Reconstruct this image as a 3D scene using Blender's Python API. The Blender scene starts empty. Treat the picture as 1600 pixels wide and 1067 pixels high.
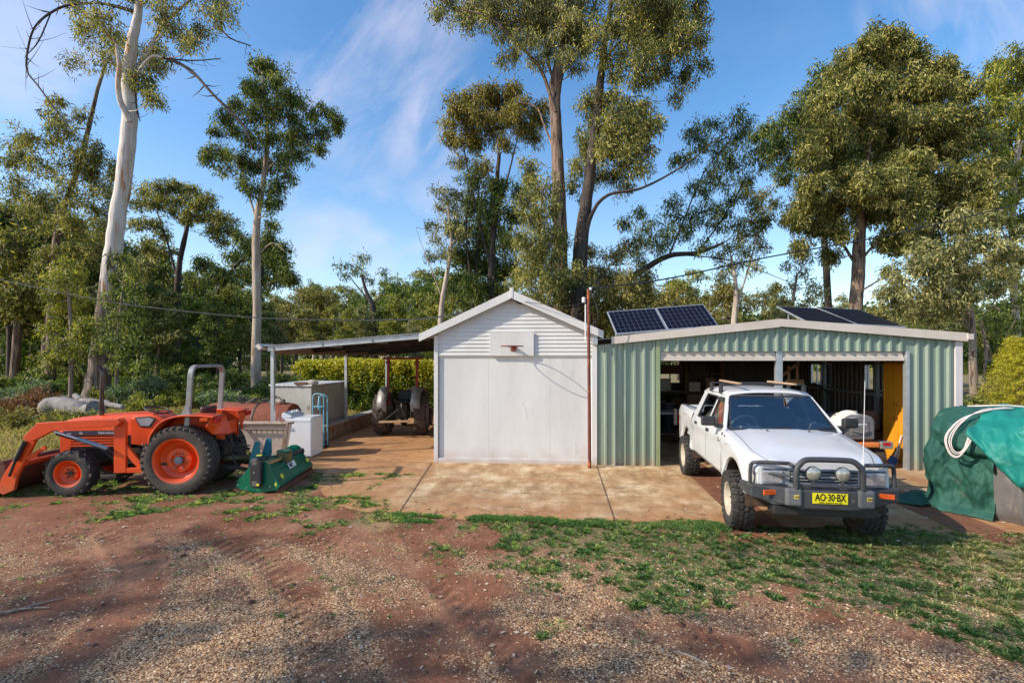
import bpy, bmesh, math, random
import numpy as np
from mathutils import Vector, Matrix, Euler, noise
R=math.radians; pi=math.pi
random.seed(7); rng=np.random.default_rng(11)
SC=bpy.context.scene; COL=SC.collection
# ---------------------------------------------------------------- camera model (used once, to turn survey pixels into places)
FPX=770.0; TH=R(4.53); HC=2.2
rv=np.array([math.cos(TH),math.sin(TH),0.]); dv=np.array([-math.sin(TH),math.cos(TH),0.]); CP=np.array([0,0,HC])
def ray(px,py): return rv*(px-800)/FPX+dv-np.array([0,0,1.])*(py-560)/FPX
def at(px,py,z): return CP+ray(px,py)*z
def G(px,py,h=0.):
    v=ray(px,py); return CP+v*((h-HC)/v[2])
def onY(px,py,y):
    v=ray(px,py); return CP+v*(y/v[1])
# ---------------------------------------------------------------- materials
def _n(nt,t,**k):
    n=nt.nodes.new(t)
    for a,b in k.items(): setattr(n,a,b)
    return n
def ramp(nt,stops):
    r=_n(nt,'ShaderNodeValToRGB'); e=r.color_ramp.elements
    while len(e)<len(stops): e.new(.5)
    for i,(p,c) in enumerate(stops): e[i].position=p; e[i].color=(*c,1) if len(c)==3 else c
    return r
def M(name,c1,c2=None,scale=4,rough=.6,metal=0,bump=0,bscale=60,stretch=(1,1,1),c3=None,p3=.68,coat=0,spec=.5,detail=6,lo=.35,hi=.65,w3=.06,bstretch=None,s3=None,rv_=0,dust=0):
    m=bpy.data.materials.new(name); m.use_nodes=True; nt=m.node_tree; b=nt.nodes['Principled BSDF']; L=nt.links.new
    b.inputs['Base Color'].default_value=(*c1,1); b.inputs['Roughness'].default_value=rough; b.inputs['Metallic'].default_value=metal
    b.inputs['Specular IOR Level'].default_value=spec
    if coat: b.inputs['Coat Weight'].default_value=coat; b.inputs['Coat Roughness'].default_value=.08
    tc=_n(nt,'ShaderNodeTexCoord'); mp=_n(nt,'ShaderNodeMapping'); mp.inputs['Scale'].default_value=stretch; L(tc.outputs['Object'],mp.inputs[0])
    if c2:
        no=_n(nt,'ShaderNodeTexNoise'); no.inputs['Scale'].default_value=scale; no.inputs['Detail'].default_value=detail; no.inputs['Roughness'].default_value=.62
        L(mp.outputs[0],no.inputs['Vector']); r=ramp(nt,[(lo,c1),(hi,c2)]); L(no.outputs['Fac'],r.inputs[0]); out=r.outputs[0]
        if c3:
            n2=_n(nt,'ShaderNodeTexNoise'); n2.inputs['Scale'].default_value=s3 or scale*2.3; n2.inputs['Detail'].default_value=8; L(mp.outputs[0],n2.inputs['Vector'])
            r2=ramp(nt,[(p3,(0,0,0)),(p3+w3,(1,1,1))]); L(n2.outputs['Fac'],r2.inputs[0])
            mx=_n(nt,'ShaderNodeMix',data_type='RGBA'); L(r2.outputs[0],mx.inputs[0]); L(out,mx.inputs[6]); mx.inputs[7].default_value=(*c3,1); out=mx.outputs[2]
        if dust:
            sz=_n(nt,'ShaderNodeSeparateXYZ'); ge=_n(nt,'ShaderNodeNewGeometry'); L(ge.outputs['Position'],sz.inputs[0]); nd=_n(nt,'ShaderNodeTexNoise'); nd.inputs['Scale'].default_value=3.5; nd.inputs['Detail'].default_value=8; L(tc.outputs['Object'],nd.inputs['Vector'])
            md=_n(nt,'ShaderNodeMath',operation='MULTIPLY_ADD'); L(nd.outputs['Fac'],md.inputs[0]); md.inputs[1].default_value=-dust*1.6; L(sz.outputs['Z'],md.inputs[2])
            rd_=_n(nt,'ShaderNodeMapRange'); rd_.inputs[1].default_value=-dust*.75; rd_.inputs[2].default_value=dust*.1; rd_.inputs[3].default_value=.4; rd_.inputs[4].default_value=0; L(md.outputs[0],rd_.inputs[0])
            mxd=_n(nt,'ShaderNodeMix',data_type='RGBA'); L(rd_.outputs[0],mxd.inputs[0]); L(out,mxd.inputs[6]); mxd.inputs[7].default_value=(.36,.2,.12,1); out=mxd.outputs[2]
        L(out,b.inputs['Base Color'])
        if rv_:
            mr=_n(nt,'ShaderNodeMapRange'); mr.inputs[3].default_value=rough-rv_; mr.inputs[4].default_value=rough+rv_; L(no.outputs['Fac'],mr.inputs[0]); L(mr.outputs[0],b.inputs['Roughness'])
    if bump:
        mp2=_n(nt,'ShaderNodeMapping'); mp2.inputs['Scale'].default_value=bstretch or stretch; L(tc.outputs['Object'],mp2.inputs[0])
        nb=_n(nt,'ShaderNodeTexNoise'); nb.inputs['Scale'].default_value=bscale; nb.inputs['Detail'].default_value=5; L(mp2.outputs[0],nb.inputs['Vector'])
        bu=_n(nt,'ShaderNodeBump'); bu.inputs['Strength'].default_value=bump; bu.inputs['Distance'].default_value=.02; L(nb.outputs['Fac'],bu.inputs['Height']); L(bu.outputs[0],b.inputs['Normal'])
    return m
def leafmat(name,c1,c2,c3,trans=.34):
    m=bpy.data.materials.new(name); m.use_nodes=True; nt=m.node_tree; b=nt.nodes['Principled BSDF']; L=nt.links.new
    a=_n(nt,'ShaderNodeAttribute',attribute_name='tint'); r=ramp(nt,[(.15,c1),(.5,c2),(.9,c3)]); L(a.outputs['Fac'],r.inputs[0])
    L(r.outputs[0],b.inputs['Base Color']); b.inputs['Roughness'].default_value=.5; b.inputs['Specular IOR Level'].default_value=.35
    t=_n(nt,'ShaderNodeBsdfTranslucent'); mc=_n(nt,'ShaderNodeMix',data_type='RGBA',blend_type='MULTIPLY'); mc.inputs[0].default_value=1; mc.inputs[7].default_value=(1.25,1.3,.55,1)
    L(r.outputs[0],mc.inputs[6]); L(mc.outputs[2],t.inputs[0])
    ms=_n(nt,'ShaderNodeMixShader'); ms.inputs[0].default_value=trans; L(b.outputs[0],ms.inputs[1]); L(t.outputs[0],ms.inputs[2]); L(ms.outputs[0],nt.nodes['Material Output'].inputs[0])
    return m
def glassmat(name,tint=(.75,.85,.9),gl=.12,rough=.02):
    m=bpy.data.materials.new(name); m.use_nodes=True; nt=m.node_tree; nt.nodes.remove(nt.nodes['Principled BSDF']); L=nt.links.new
    t=_n(nt,'ShaderNodeBsdfTransparent'); t.inputs[0].default_value=(*tint,1); g=_n(nt,'ShaderNodeBsdfGlossy'); g.inputs['Roughness'].default_value=rough
    fr=_n(nt,'ShaderNodeFresnel'); fr.inputs[0].default_value=1.5; ad=_n(nt,'ShaderNodeMath',operation='ADD'); ad.inputs[1].default_value=gl; L(fr.outputs[0],ad.inputs[0])
    ms=_n(nt,'ShaderNodeMixShader'); L(ad.outputs[0],ms.inputs[0]); L(t.outputs[0],ms.inputs[1]); L(g.outputs[0],ms.inputs[2]); L(ms.outputs[0],nt.nodes['Material Output'].inputs[0])
    return m
# ---------------------------------------------------------------- mesh builder
class MB:
    def __init__(s): s.V=[]; s.F=[]
    def add(s,vs,fs):
        o=len(s.V); s.V+= [tuple(map(float,v)) for v in vs]; s.F+=[tuple(o+i for i in f) for f in fs]; return s
    def box(s,x0,x1,y0,y1,z0,z1):
        return s.add([(x0,y0,z0),(x1,y0,z0),(x1,y1,z0),(x0,y1,z0),(x0,y0,z1),(x1,y0,z1),(x1,y1,z1),(x0,y1,z1)],[(0,3,2,1),(4,5,6,7),(0,1,5,4),(1,2,6,5),(2,3,7,6),(3,0,4,7)])
    def obox(s,c,sz,rot=(0,0,0)):
        m=Euler(rot).to_matrix(); c=Vector(c); vs=[]
        for x,y,z in ((-1,-1,-1),(1,-1,-1),(1,1,-1),(-1,1,-1),(-1,-1,1),(1,-1,1),(1,1,1),(-1,1,1)):
            vs.append(c+m@Vector((x*sz[0]/2,y*sz[1]/2,z*sz[2]/2)))
        return s.add(vs,[(0,3,2,1),(4,5,6,7),(0,1,5,4),(1,2,6,5),(2,3,7,6),(3,0,4,7)])
    def beam(s,p,q,w,h,up=(0,0,1)):
        p=Vector(p);q=Vector(q);d=(q-p).normalized(); u=Vector(up)
        if abs(d.dot(u))>.99: u=Vector((0,1,0))
        a=d.cross(u).normalized(); b=a.cross(d); vs=[]
        for e in (p,q):
            for i,j in ((-1,-1),(1,-1),(1,1),(-1,1)): vs.append(e+a*(i*w/2)+b*(j*h/2))
        return s.add(vs,[(0,1,2,3),(7,6,5,4),(0,4,5,1),(1,5,6,2),(2,6,7,3),(3,7,4,0)])
    def tube(s,path,r,n=8,closed=False,caps=True):
        P=[Vector(p) for p in path]; k=len(P); rr=[r]*k if isinstance(r,(int,float)) else list(r)
        prev=None; o=len(s.V)
        for i,p in enumerate(P):
            if closed: t=(P[(i+1)%k]-P[i-1])
            else: t=P[min(i+1,k-1)]-P[max(i-1,0)]
            t.normalize()
            if prev is None:
                a=t.orthogonal().normalized()
            else:
                a=(prev-t*prev.dot(t))
                a=a.normalized() if a.length>1e-6 else t.orthogonal().normalized()
            prev=a; b=t.cross(a)
            for j in range(n):
                an=2*pi*j/n; v=p+(a*math.cos(an)+b*math.sin(an))*rr[i]; s.V.append(tuple(v))
        for i in range(k if closed else k-1):
            i2=(i+1)%k
            for j in range(n):
                j2=(j+1)%n; s.F.append((o+i*n+j,o+i*n+j2,o+i2*n+j2,o+i2*n+j))
        if caps and not closed:
            s.F.append(tuple(o+j for j in reversed(range(n)))); s.F.append(tuple(o+(k-1)*n+j for j in range(n)))
        return s
    def lathe(s,prof,n=24,c=(0,0,0),axis='y',a0=0,a1=2*pi):
        full=abs(a1-a0-2*pi)<1e-6; o=len(s.V); m=n if full else n+1
        for i in range(m):
            an=a0+(a1-a0)*i/n
            for r_,h in prof:
                x,y=r_*math.cos(an),r_*math.sin(an)
                v={'y':(x,h,y),'z':(x,y,h),'x':(h,x,y)}[axis]; s.V.append((c[0]+v[0],c[1]+v[1],c[2]+v[2]))
        k=len(prof)
        for i in range(n):
            i2=(i+1)%m
            for j in range(k-1): s.F.append((o+i*k+j,o+i*k+j+1,o+i2*k+j+1,o+i2*k+j))
        return s
    def prism(s,pts,a,b,plane='xz'):
        n=len(pts); f={'xz':lambda p,t:(p[0],t,p[1]),'yz':lambda p,t:(t,p[0],p[1]),'xy':lambda p,t:(p[0],p[1],t)}[plane]
        return s.add([f(p,a) for p in pts]+[f(p,b) for p in pts],[tuple(range(n))[::-1],tuple(range(n,2*n))]+[(i,(i+1)%n,n+(i+1)%n,n+i) for i in range(n)])
    def slab(s,pts,off):
        pts=[Vector(p) for p in pts]; off=Vector(off); n=len(pts)
        return s.add(pts+[p+off for p in pts],[tuple(range(n))[::-1],tuple(range(n,2*n))]+[(i,(i+1)%n,n+(i+1)%n,n+i) for i in range(n)])
    def grid(s,rows,flip=False):
        nu=len(rows);nv=len(rows[0]); o=len(s.V)
        for r_ in rows: s.V+=[tuple(map(float,p)) for p in r_]
        for i in range(nu-1):
            for j in range(nv-1):
                f=(o+i*nv+j,o+(i+1)*nv+j,o+(i+1)*nv+j+1,o+i*nv+j+1); s.F.append(f[::-1] if flip else f)
        return s
    def xf(s,m):
        s.V=[tuple(m@Vector(v)) for v in s.V]; return s
    def join(s,o): return s.add(o.V,o.F)
    def build(s,name,mat,parent=None,bevel=0,smooth=None,solid=0,recalc=True,sub=0):
        me=bpy.data.meshes.new(name); me.from_pydata(s.V,[],s.F)
        if recalc:
            bm=bmesh.new(); bm.from_mesh(me); bmesh.ops.recalc_face_normals(bm,faces=bm.faces); bm.to_mesh(me); bm.free()
        me.materials.append(mat)
        if smooth is not None:
            me.polygons.foreach_set('use_smooth',[True]*len(me.polygons)); me.set_sharp_from_angle(angle=R(smooth))
        o=bpy.data.objects.new(name,me); COL.objects.link(o)
        if parent: o.parent=parent
        if sub: m=o.modifiers.new('sub','SUBSURF'); m.levels=m.render_levels=sub
        if solid: m=o.modifiers.new('sol','SOLIDIFY'); m.thickness=solid; m.offset=0
        if bevel: m=o.modifiers.new('bev','BEVEL'); m.width=bevel; m.segments=2; m.limit_method='ANGLE'; m.angle_limit=R(40)
        return o
def thing(name,label,cat,loc=(0,0,0),rz=0,group=None):
    o=bpy.data.objects.new(name,None); COL.objects.link(o); o.location=loc; o.rotation_euler=(0,0,rz); o.empty_display_size=.2
    return tag(o,label,cat,group)
def tag(o,label=None,cat=None,group=None,kind=None):
    if label: o['label']=label
    if cat: o['category']=cat
    if group: o['group']=group
    if kind: o['kind']=kind
    return o
def kids(o): return [c for c in bpy.data.objects if c.parent==o]
def copy_tree(o,parent=None):
    c=o.copy(); COL.objects.link(c); c.parent=parent
    for ch in CH.get(o.name,kids(o)): copy_tree(ch,c)
    return c
CH={}
def cat(path,n=6,closed=False):
    "Catmull-Rom through points"
    P=[np.array(p,float) for p in path]; out=[]; k=len(P)
    rng_=range(k) if closed else range(k-1)
    for i in rng_:
        p0=P[i-1] if (i>0 or closed) else 2*P[0]-P[1]; p1=P[i]; p2=P[(i+1)%k]; p3=P[(i+2)%k] if (i+2<k or closed) else 2*P[-1]-P[-2]
        for t in np.linspace(0,1,n,endpoint=False):
            out.append(.5*((2*p1)+(-p0+p2)*t+(2*p0-5*p1+4*p2-p3)*t*t+(-p0+3*p1-3*p2+p3)*t**3))
    if not closed: out.append(P[-1])
    return out
def text(body,size,mat,parent,loc,rot,name='lettering',ext=.0015,align='CENTER',sx=1,bold=0):
    cu=bpy.data.curves.new(name,'FONT'); cu.body=body; cu.size=size; cu.extrude=ext; cu.align_x=align; cu.align_y='CENTER'; cu.offset=bold
    t=bpy.data.objects.new(name,cu); COL.objects.link(t); dg=bpy.context.evaluated_depsgraph_get(); me=bpy.data.meshes.new_from_object(t.evaluated_get(dg)); bpy.data.objects.remove(t)
    o=bpy.data.objects.new(name,me); COL.objects.link(o); me.materials.clear(); me.materials.append(mat); o.parent=parent; o.location=loc; o.rotation_euler=rot; o.scale=(sx,1,1)
    return o
# value noise for numpy
_P=rng.random((256,256))
def vn(x,y,s=1.,seed=0):
    x=np.asarray(x)*s+seed*17.31; y=np.asarray(y)*s+seed*5.77; xi=np.floor(x).astype(int); yi=np.floor(y).astype(int); fx=x-xi; fy=y-yi
    fx=fx*fx*(3-2*fx); fy=fy*fy*(3-2*fy); a=_P[xi&255,yi&255]; b=_P[(xi+1)&255,yi&255]; c=_P[xi&255,(yi+1)&255]; d=_P[(xi+1)&255,(yi+1)&255]
    return (a*(1-fx)+b*fx)*(1-fy)+(c*(1-fx)+d*fx)*fy
def fbm(x,y,s=1.,o=4,seed=0):
    t=0;w=0;a=1
    for i in range(o): t=t+a*vn(x,y,s*2**i,seed+i); w+=a; a*=.5
    return t/w
def sst(a,b,x): t=np.clip((np.asarray(x)-a)/(b-a),0,1); return t*t*(3-2*t)
def npmesh(name,V,F,mat,parent=None,attr=None,smooth=False,attrs=None):
    "V (n,3), F (m,k) numpy"
    me=bpy.data.meshes.new(name); n=len(V); m,k=F.shape
    me.vertices.add(n); me.vertices.foreach_set('co',V.astype(np.float32).ravel()); me.loops.add(m*k); me.loops.foreach_set('vertex_index',F.astype(np.int32).ravel())
    me.polygons.add(m); me.polygons.foreach_set('loop_start',np.arange(0,m*k,k,dtype=np.int32))
    me.update(calc_edges=True)
    if smooth: me.polygons.foreach_set('use_smooth',np.ones(m,bool))
    me.materials.append(mat)
    if attr is not None: a=me.attributes.new('tint','FLOAT','FACE'); a.data.foreach_set('value',attr.astype(np.float32))
    if attrs:
        for nm,v in attrs.items(): a=me.attributes.new(nm,'FLOAT','POINT'); a.data.foreach_set('value',v.astype(np.float32).ravel())
    o=bpy.data.objects.new(name,me); COL.objects.link(o)
    if parent: o.parent=parent
    return o
# ---------------------------------------------------------------- palette
ORANGE=M('tractor_orange',(.86,.095,.008),(.64,.052,.005),2.2,.42,bump=.05,c3=(.34,.10,.04),p3=.68,w3=.12,coat=.12,dust=.35,rv_=.12)
ORANGE2=M('faded_orange',(.85,.24,.05),(.7,.16,.03),5,.5)
BLACK=M('black_plastic',(.018,.018,.02),(.035,.033,.032),8,.5)
DARKMET=M('dark_metal',(.03,.028,.026),(.07,.055,.045),10,.55,.4)
RUBBER=M('tyre_rubber',(.022,.022,.023),(.045,.04,.036),6,.78,bump=.15,c3=(.11,.075,.055),p3=.6)
RUBBERD=M('dusty_tyre_rubber',(.05,.042,.036),(.10,.075,.058),6,.85,bump=.15)
GREYMET=M('grey_painted_steel',(.28,.27,.26),(.36,.34,.32),6,.45,.3,c3=(.22,.13,.08),p3=.72)
GALV=M('galvanised_steel',(.42,.45,.47),(.55,.57,.58),7,.42,.55,bump=.02)
CHROME=M('bright_metal',(.7,.7,.7),(.6,.6,.6),5,.15,1.)
BLUEROD=M('blue_grey_cylinder_paint',(.12,.16,.22),(.2,.24,.3),5,.35,.5)
RUST=M('rust',(.26,.065,.03),(.16,.045,.025),9,.8,bump=.2,c3=(.4,.13,.05),p3=.62)
RUSTPOLE=M('rusty_red_pole_steel',(.19,.045,.03),(.12,.035,.027),6,.7,bump=.15,c3=(.45,.12,.03),p3=.6,stretch=(1,1,.5))
BUCKET=M('brown_bucket_steel',(.1,.035,.022),(.17,.065,.04),5,.6,.3,bump=.1)
WHITEW=M('white_weatherboard_paint',(.70,.69,.67),(.62,.61,.59),2.2,.55,dust=.25,bump=.08,bscale=30,stretch=(1,1,.3),c3=(.62,.62,.63),p3=.68)
SHEETW=M('white_painted_fibro_sheet',(.70,.69,.67),(.62,.61,.59),1.6,.6,dust=.35,bump=.22,bscale=45,stretch=(1.4,1,.35),c3=(.54,.54,.54),p3=.62,bstretch=(3,1,.5),w3=.12)
GREENC=M('pale_green_corrugated_steel',(.225,.30,.235),(.29,.355,.285),1.2,.45,.1,dust=.3,bump=.02,stretch=(4,4,.25),c3=(.34,.42,.34),p3=.62)
GREENC2=M('olive_green_flashing',(.23,.29,.15),(.27,.33,.19),2,.45)
CREAM=M('cream_steel_trim',(.66,.58,.50),(.58,.50,.42),3,.5,c3=(.42,.32,.25),p3=.7)
PINKW=M('pale_corner_flashing',(.68,.62,.62),(.62,.57,.56),3,.5)
ROOFW=M('white_roof_steel',(.6,.6,.6),(.5,.5,.5),3,.5)
ROOFD=M('weathered_zinc_roof',(.35,.34,.33),(.28,.26,.25),3,.5,.3)
CARW=M('white_car_paint',(.66,.66,.67),(.61,.61,.62),1.5,.3,coat=.6,dust=.55,c3=(.66,.62,.57),p3=.68,w3=.2)
SILVER=M('silver_grey_plastic',(.34,.36,.4),(.4,.42,.45),5,.4,.3)
BULL=M('matt_black_bullbar_paint',(.042,.044,.048),(.078,.078,.083),5,.5,.2,bump=.03,c3=(.13,.12,.115),p3=.64)
RIMW=M('cream_wheel_rim',(.52,.47,.38),(.42,.34,.26),8,.45,c3=(.3,.15,.08),p3=.68)
AMBER=M('amber_lens',(.75,.12,.02),(.6,.09,.02),20,.15)
REDL=M('red_lens',(.6,.02,.02),(.45,.015,.02),20,.2)
LENS=M('clear_lamp_lens',(.75,.75,.75),(.45,.46,.48),35,.12,.6)
LAMPC=M('cloudy_round_lens',(.62,.60,.52),(.38,.37,.33),28,.18,.55)
GLASS=glassmat('tinted_car_glass',(.66,.74,.78),.24)
WGLASS=glassmat('window_glass',(.85,.9,.9),.05)
PLATEY=M('yellow_number_plate',(.85,.74,.02),(.8,.68,.02),5,.35)
PLATEK=M('black_lettering',(.01,.01,.01),rough=.5)
WHITEL=M('white_lettering',(.8,.8,.8),rough=.5)
SEATG=M('grey_seat_cloth',(.12,.12,.13),(.16,.16,.17),9,.9)
DASHG=M('grey_dashboard',(.48,.50,.50),(.40,.42,.42),9,.7)
HIVIS=M('orange_hi_vis_cloth',(.95,.14,.02),(.8,.08,.03),6,.8)
TIMBER=M('pale_timber',(.50,.33,.19),(.40,.25,.14),3,.7,stretch=(1,12,1),bump=.1)
OLDTIM=M('dark_old_timber',(.13,.065,.035),(.2,.11,.06),3,.8,stretch=(1,1,8))
WASHW=M('white_enamel',(.80,.81,.83),(.76,.77,.79),3,.3,coat=.3)
PANELG=M('grey_control_panel',(.35,.37,.4),(.4,.42,.45),10,.4)
TROLB=M('light_blue_paint',(.16,.42,.55),(.2,.48,.6),6,.4)
TRAYC=M('cream_painted_plate',(.78,.69,.62),(.70,.60,.53),4,.6,c3=(.36,.19,.11),p3=.68)
TRAYF=M('brown_worn_frame_paint',(.27,.19,.15),(.36,.27,.21),6,.6,c3=(.2,.08,.04),p3=.6)
FIBRO=M('weathered_grey_concrete_box',(.46,.45,.42),(.36,.34,.31),2.2,.85,bump=.15,stretch=(1,1,.4),c3=(.24,.18,.13),p3=.64)
MOWG=M('mower_green_paint',(.0,.15,.075),(.0,.12,.065),4,.35,coat=.2,c3=(.04,.14,.08),p3=.68)
MOWT=M('mower_teal_paint',(.0,.16,.24),(.0,.19,.2),4,.35,coat=.2)
YELS=M('yellow_sticker',(.75,.72,.05),(.65,.6,.05),9,.5)
OILY=M('oily_olive_steel',(.12,.11,.05),(.2,.17,.08),10,.45,.5)
REDT=M('old_red_tractor_paint',(.32,.025,.02),(.22,.02,.018),5,.5)
TARP=M('faded_green_tarpaulin',(.008,.068,.048),(.024,.11,.083),2.2,.75,bump=.45,bscale=26,c3=(.20,.27,.21),p3=.62,w3=.16,s3=3)
TARP2=M('bright_teal_tarpaulin',(.0,.175,.14),(.012,.235,.19),2.0,.62,bump=.4,bscale=24,c3=(.22,.42,.36),p3=.64,w3=.2,s3=2.5)
TANKP=M('dusty_black_plastic_sheet',(.10,.095,.092),(.16,.15,.145),2.5,.42,bump=.12,bscale=12,c3=(.36,.27,.18),p3=.6,w3=.15,stretch=(1,1,.5))
ROPE=M('pinkish_white_rope',(.72,.6,.56),(.6,.5,.46),40,.8)
CABY=M('orange_yellow_cabinet_paint',(.80,.36,.02),(.72,.31,.02),3,.5)
CATCH=M('grey_plastic_grass_catcher',(.16,.15,.15),(.22,.2,.19),5,.5,c3=(.33,.16,.09),p3=.63)
CLOTH=M('cream_cloth',(.75,.68,.6),(.65,.58,.5),8,.9)
CARDB=M('brown_bucket_plastic',(.4,.22,.15),(.34,.18,.12),6,.6)
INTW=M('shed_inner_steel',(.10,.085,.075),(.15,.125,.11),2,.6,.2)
BRICK=None
def brickmat(name,c1,c2,mortar,sc=1.,rot=0):
    m=bpy.data.materials.new(name); m.use_nodes=True; nt=m.node_tree; b=nt.nodes['Principled BSDF']; L=nt.links.new
    tc=_n(nt,'ShaderNodeTexCoord'); mp=_n(nt,'ShaderNodeMapping'); mp.inputs['Rotation'].default_value=rot if rot else (0,0,0); L(tc.outputs['Object'],mp.inputs[0])
    br=_n(nt,'ShaderNodeTexBrick'); br.inputs['Color1'].default_value=(*c1,1); br.inputs['Color2'].default_value=(*c2,1); br.inputs['Mortar'].default_value=(*mortar,1)
    br.inputs['Scale'].default_value=sc; br.inputs['Mortar Size'].default_value=.007; br.inputs['Brick Width'].default_value=.235; br.inputs['Row Height'].default_value=.085; L(mp.outputs[0],br.inputs['Vector'])
    no=_n(nt,'ShaderNodeTexNoise'); no.inputs['Scale'].default_value=6; no.inputs['Detail'].default_value=8; L(tc.outputs['Object'],no.inputs['Vector']); r=ramp(nt,[(.42,(0,0,0)),(.62,(1,1,1))]); L(no.outputs['Fac'],r.inputs[0])
    mx=_n(nt,'ShaderNodeMix',data_type='RGBA'); mx.inputs[7].default_value=(.24,.10,.045,1); L(r.outputs[0],mx.inputs[0]); L(br.outputs['Color'],mx.inputs[6]); L(mx.outputs[2],b.inputs['Base Color'])
    bu=_n(nt,'ShaderNodeBump'); bu.inputs['Distance'].default_value=.01; bu.inputs['Strength'].default_value=.6; L(br.outputs['Fac'],bu.inputs['Height']); bu.invert=True; L(bu.outputs[0],b.inputs['Normal']); b.inputs['Roughness'].default_value=.85
    return m
SHADE=[(-21,-4.2,12.5,3.2,24,1,'broad gum off to the left of the viewer that shades the lower left ground'),(-16,-3.6,12,3.2,24,2,'gum left of the viewer that shades the middle of the foreground'),(-11.5,-3.4,12,3.0,22,3,'gum closest to the viewer on the side'),(-8,-4,11,2.6,15,6,'smaller gum behind the viewer on the left')]
def settle(root):
    for c in kids(root): c.location=Vector(c.location)-Vector(root.location)
# ================================================================ camera, light, sky
cam=bpy.data.cameras.new('camera'); co=bpy.data.objects.new('camera',cam); COL.objects.link(co); SC.camera=co
cam.sensor_width=36; cam.lens=FPX/1600*36; cam.shift_y=26.5/1600; cam.clip_end=3000; cam.clip_start=.05
co.location=(0,0,HC); co.rotation_euler=(R(90),0,TH)
SUNV=Vector((-2.29,-1.0,1.6)).normalized()      # towards the sun
sl=bpy.data.lights.new('sun','SUN'); sl.energy=5.0; sl.angle=R(.53); sl.color=(1,.89,.74)
so=bpy.data.objects.new('sun',sl); COL.objects.link(so); so.rotation_euler=(-SUNV).to_track_quat('-Z','Y').to_euler()
w=bpy.data.worlds.new('World'); SC.world=w; w.use_nodes=True; nt=w.node_tree; L=nt.links.new; bg=nt.nodes['Background']
sky=_n(nt,'ShaderNodeTexSky',sky_type='NISHITA'); sky.sun_disc=False; sky.sun_elevation=math.asin(SUNV.z); sky.sun_rotation=math.atan2(SUNV.x,SUNV.y); sky.air_density=1.15; sky.dust_density=.6; sky.ozone_density=2.2; sky.altitude=300
tc=_n(nt,'ShaderNodeTexCoord')
mp=_n(nt,'ShaderNodeMapping'); mp.inputs['Rotation'].default_value=(0,R(-52),R(8)); mp.inputs['Scale'].default_value=(1.1,1.6,3.6); L(tc.outputs['Generated'],mp.inputs[0])
n1=_n(nt,'ShaderNodeTexNoise'); n1.inputs['Scale'].default_value=1.5; n1.inputs['Detail'].default_value=7; n1.inputs['Roughness'].default_value=.55; n1.inputs['Distortion'].default_value=.5; L(mp.outputs[0],n1.inputs['Vector'])
n2=_n(nt,'ShaderNodeTexNoise'); n2.inputs['Scale'].default_value=1.15; n2.inputs['Detail'].default_value=2; mp2=_n(nt,'ShaderNodeMapping'); mp2.inputs['Location'].default_value=(2.3,.4,.8); L(tc.outputs['Generated'],mp2.inputs[0]); L(mp2.outputs[0],n2.inputs['Vector'])
r1=ramp(nt,[(.42,(0,0,0)),(.62,(1,1,1))]); L(n1.outputs['Fac'],r1.inputs[0]); r2=ramp(nt,[(.40,(.12,.12,.12)),(.55,(1,1,1))]); L(n2.outputs['Fac'],r2.inputs[0])
sx=_n(nt,'ShaderNodeSeparateXYZ'); L(tc.outputs['Generated'],sx.inputs[0])
mr=_n(nt,'ShaderNodeMapRange'); mr.inputs[1].default_value=.55; mr.inputs[2].default_value=-.25; mr.inputs[3].default_value=.12; mr.inputs[4].default_value=.28; L(sx.outputs['X'],mr.inputs[0])
mb_=_n(nt,'ShaderNodeMapRange'); mb_.inputs[1].default_value=-.05; mb_.inputs[2].default_value=-.5; mb_.inputs[3].default_value=0; mb_.inputs[4].default_value=.04; L(sx.outputs['Y'],mb_.inputs[0])  # added cloud in the unseen sky behind the camera, for whiter fill light
m1=_n(nt,'ShaderNodeMath',operation='MULTIPLY'); L(r1.outputs[0],m1.inputs[0]); L(r2.outputs[0],m1.inputs[1]); m2=_n(nt,'ShaderNodeMath',operation='MULTIPLY'); L(m1.outputs[0],m2.inputs[0]); L(mr.outputs[0],m2.inputs[1])
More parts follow.
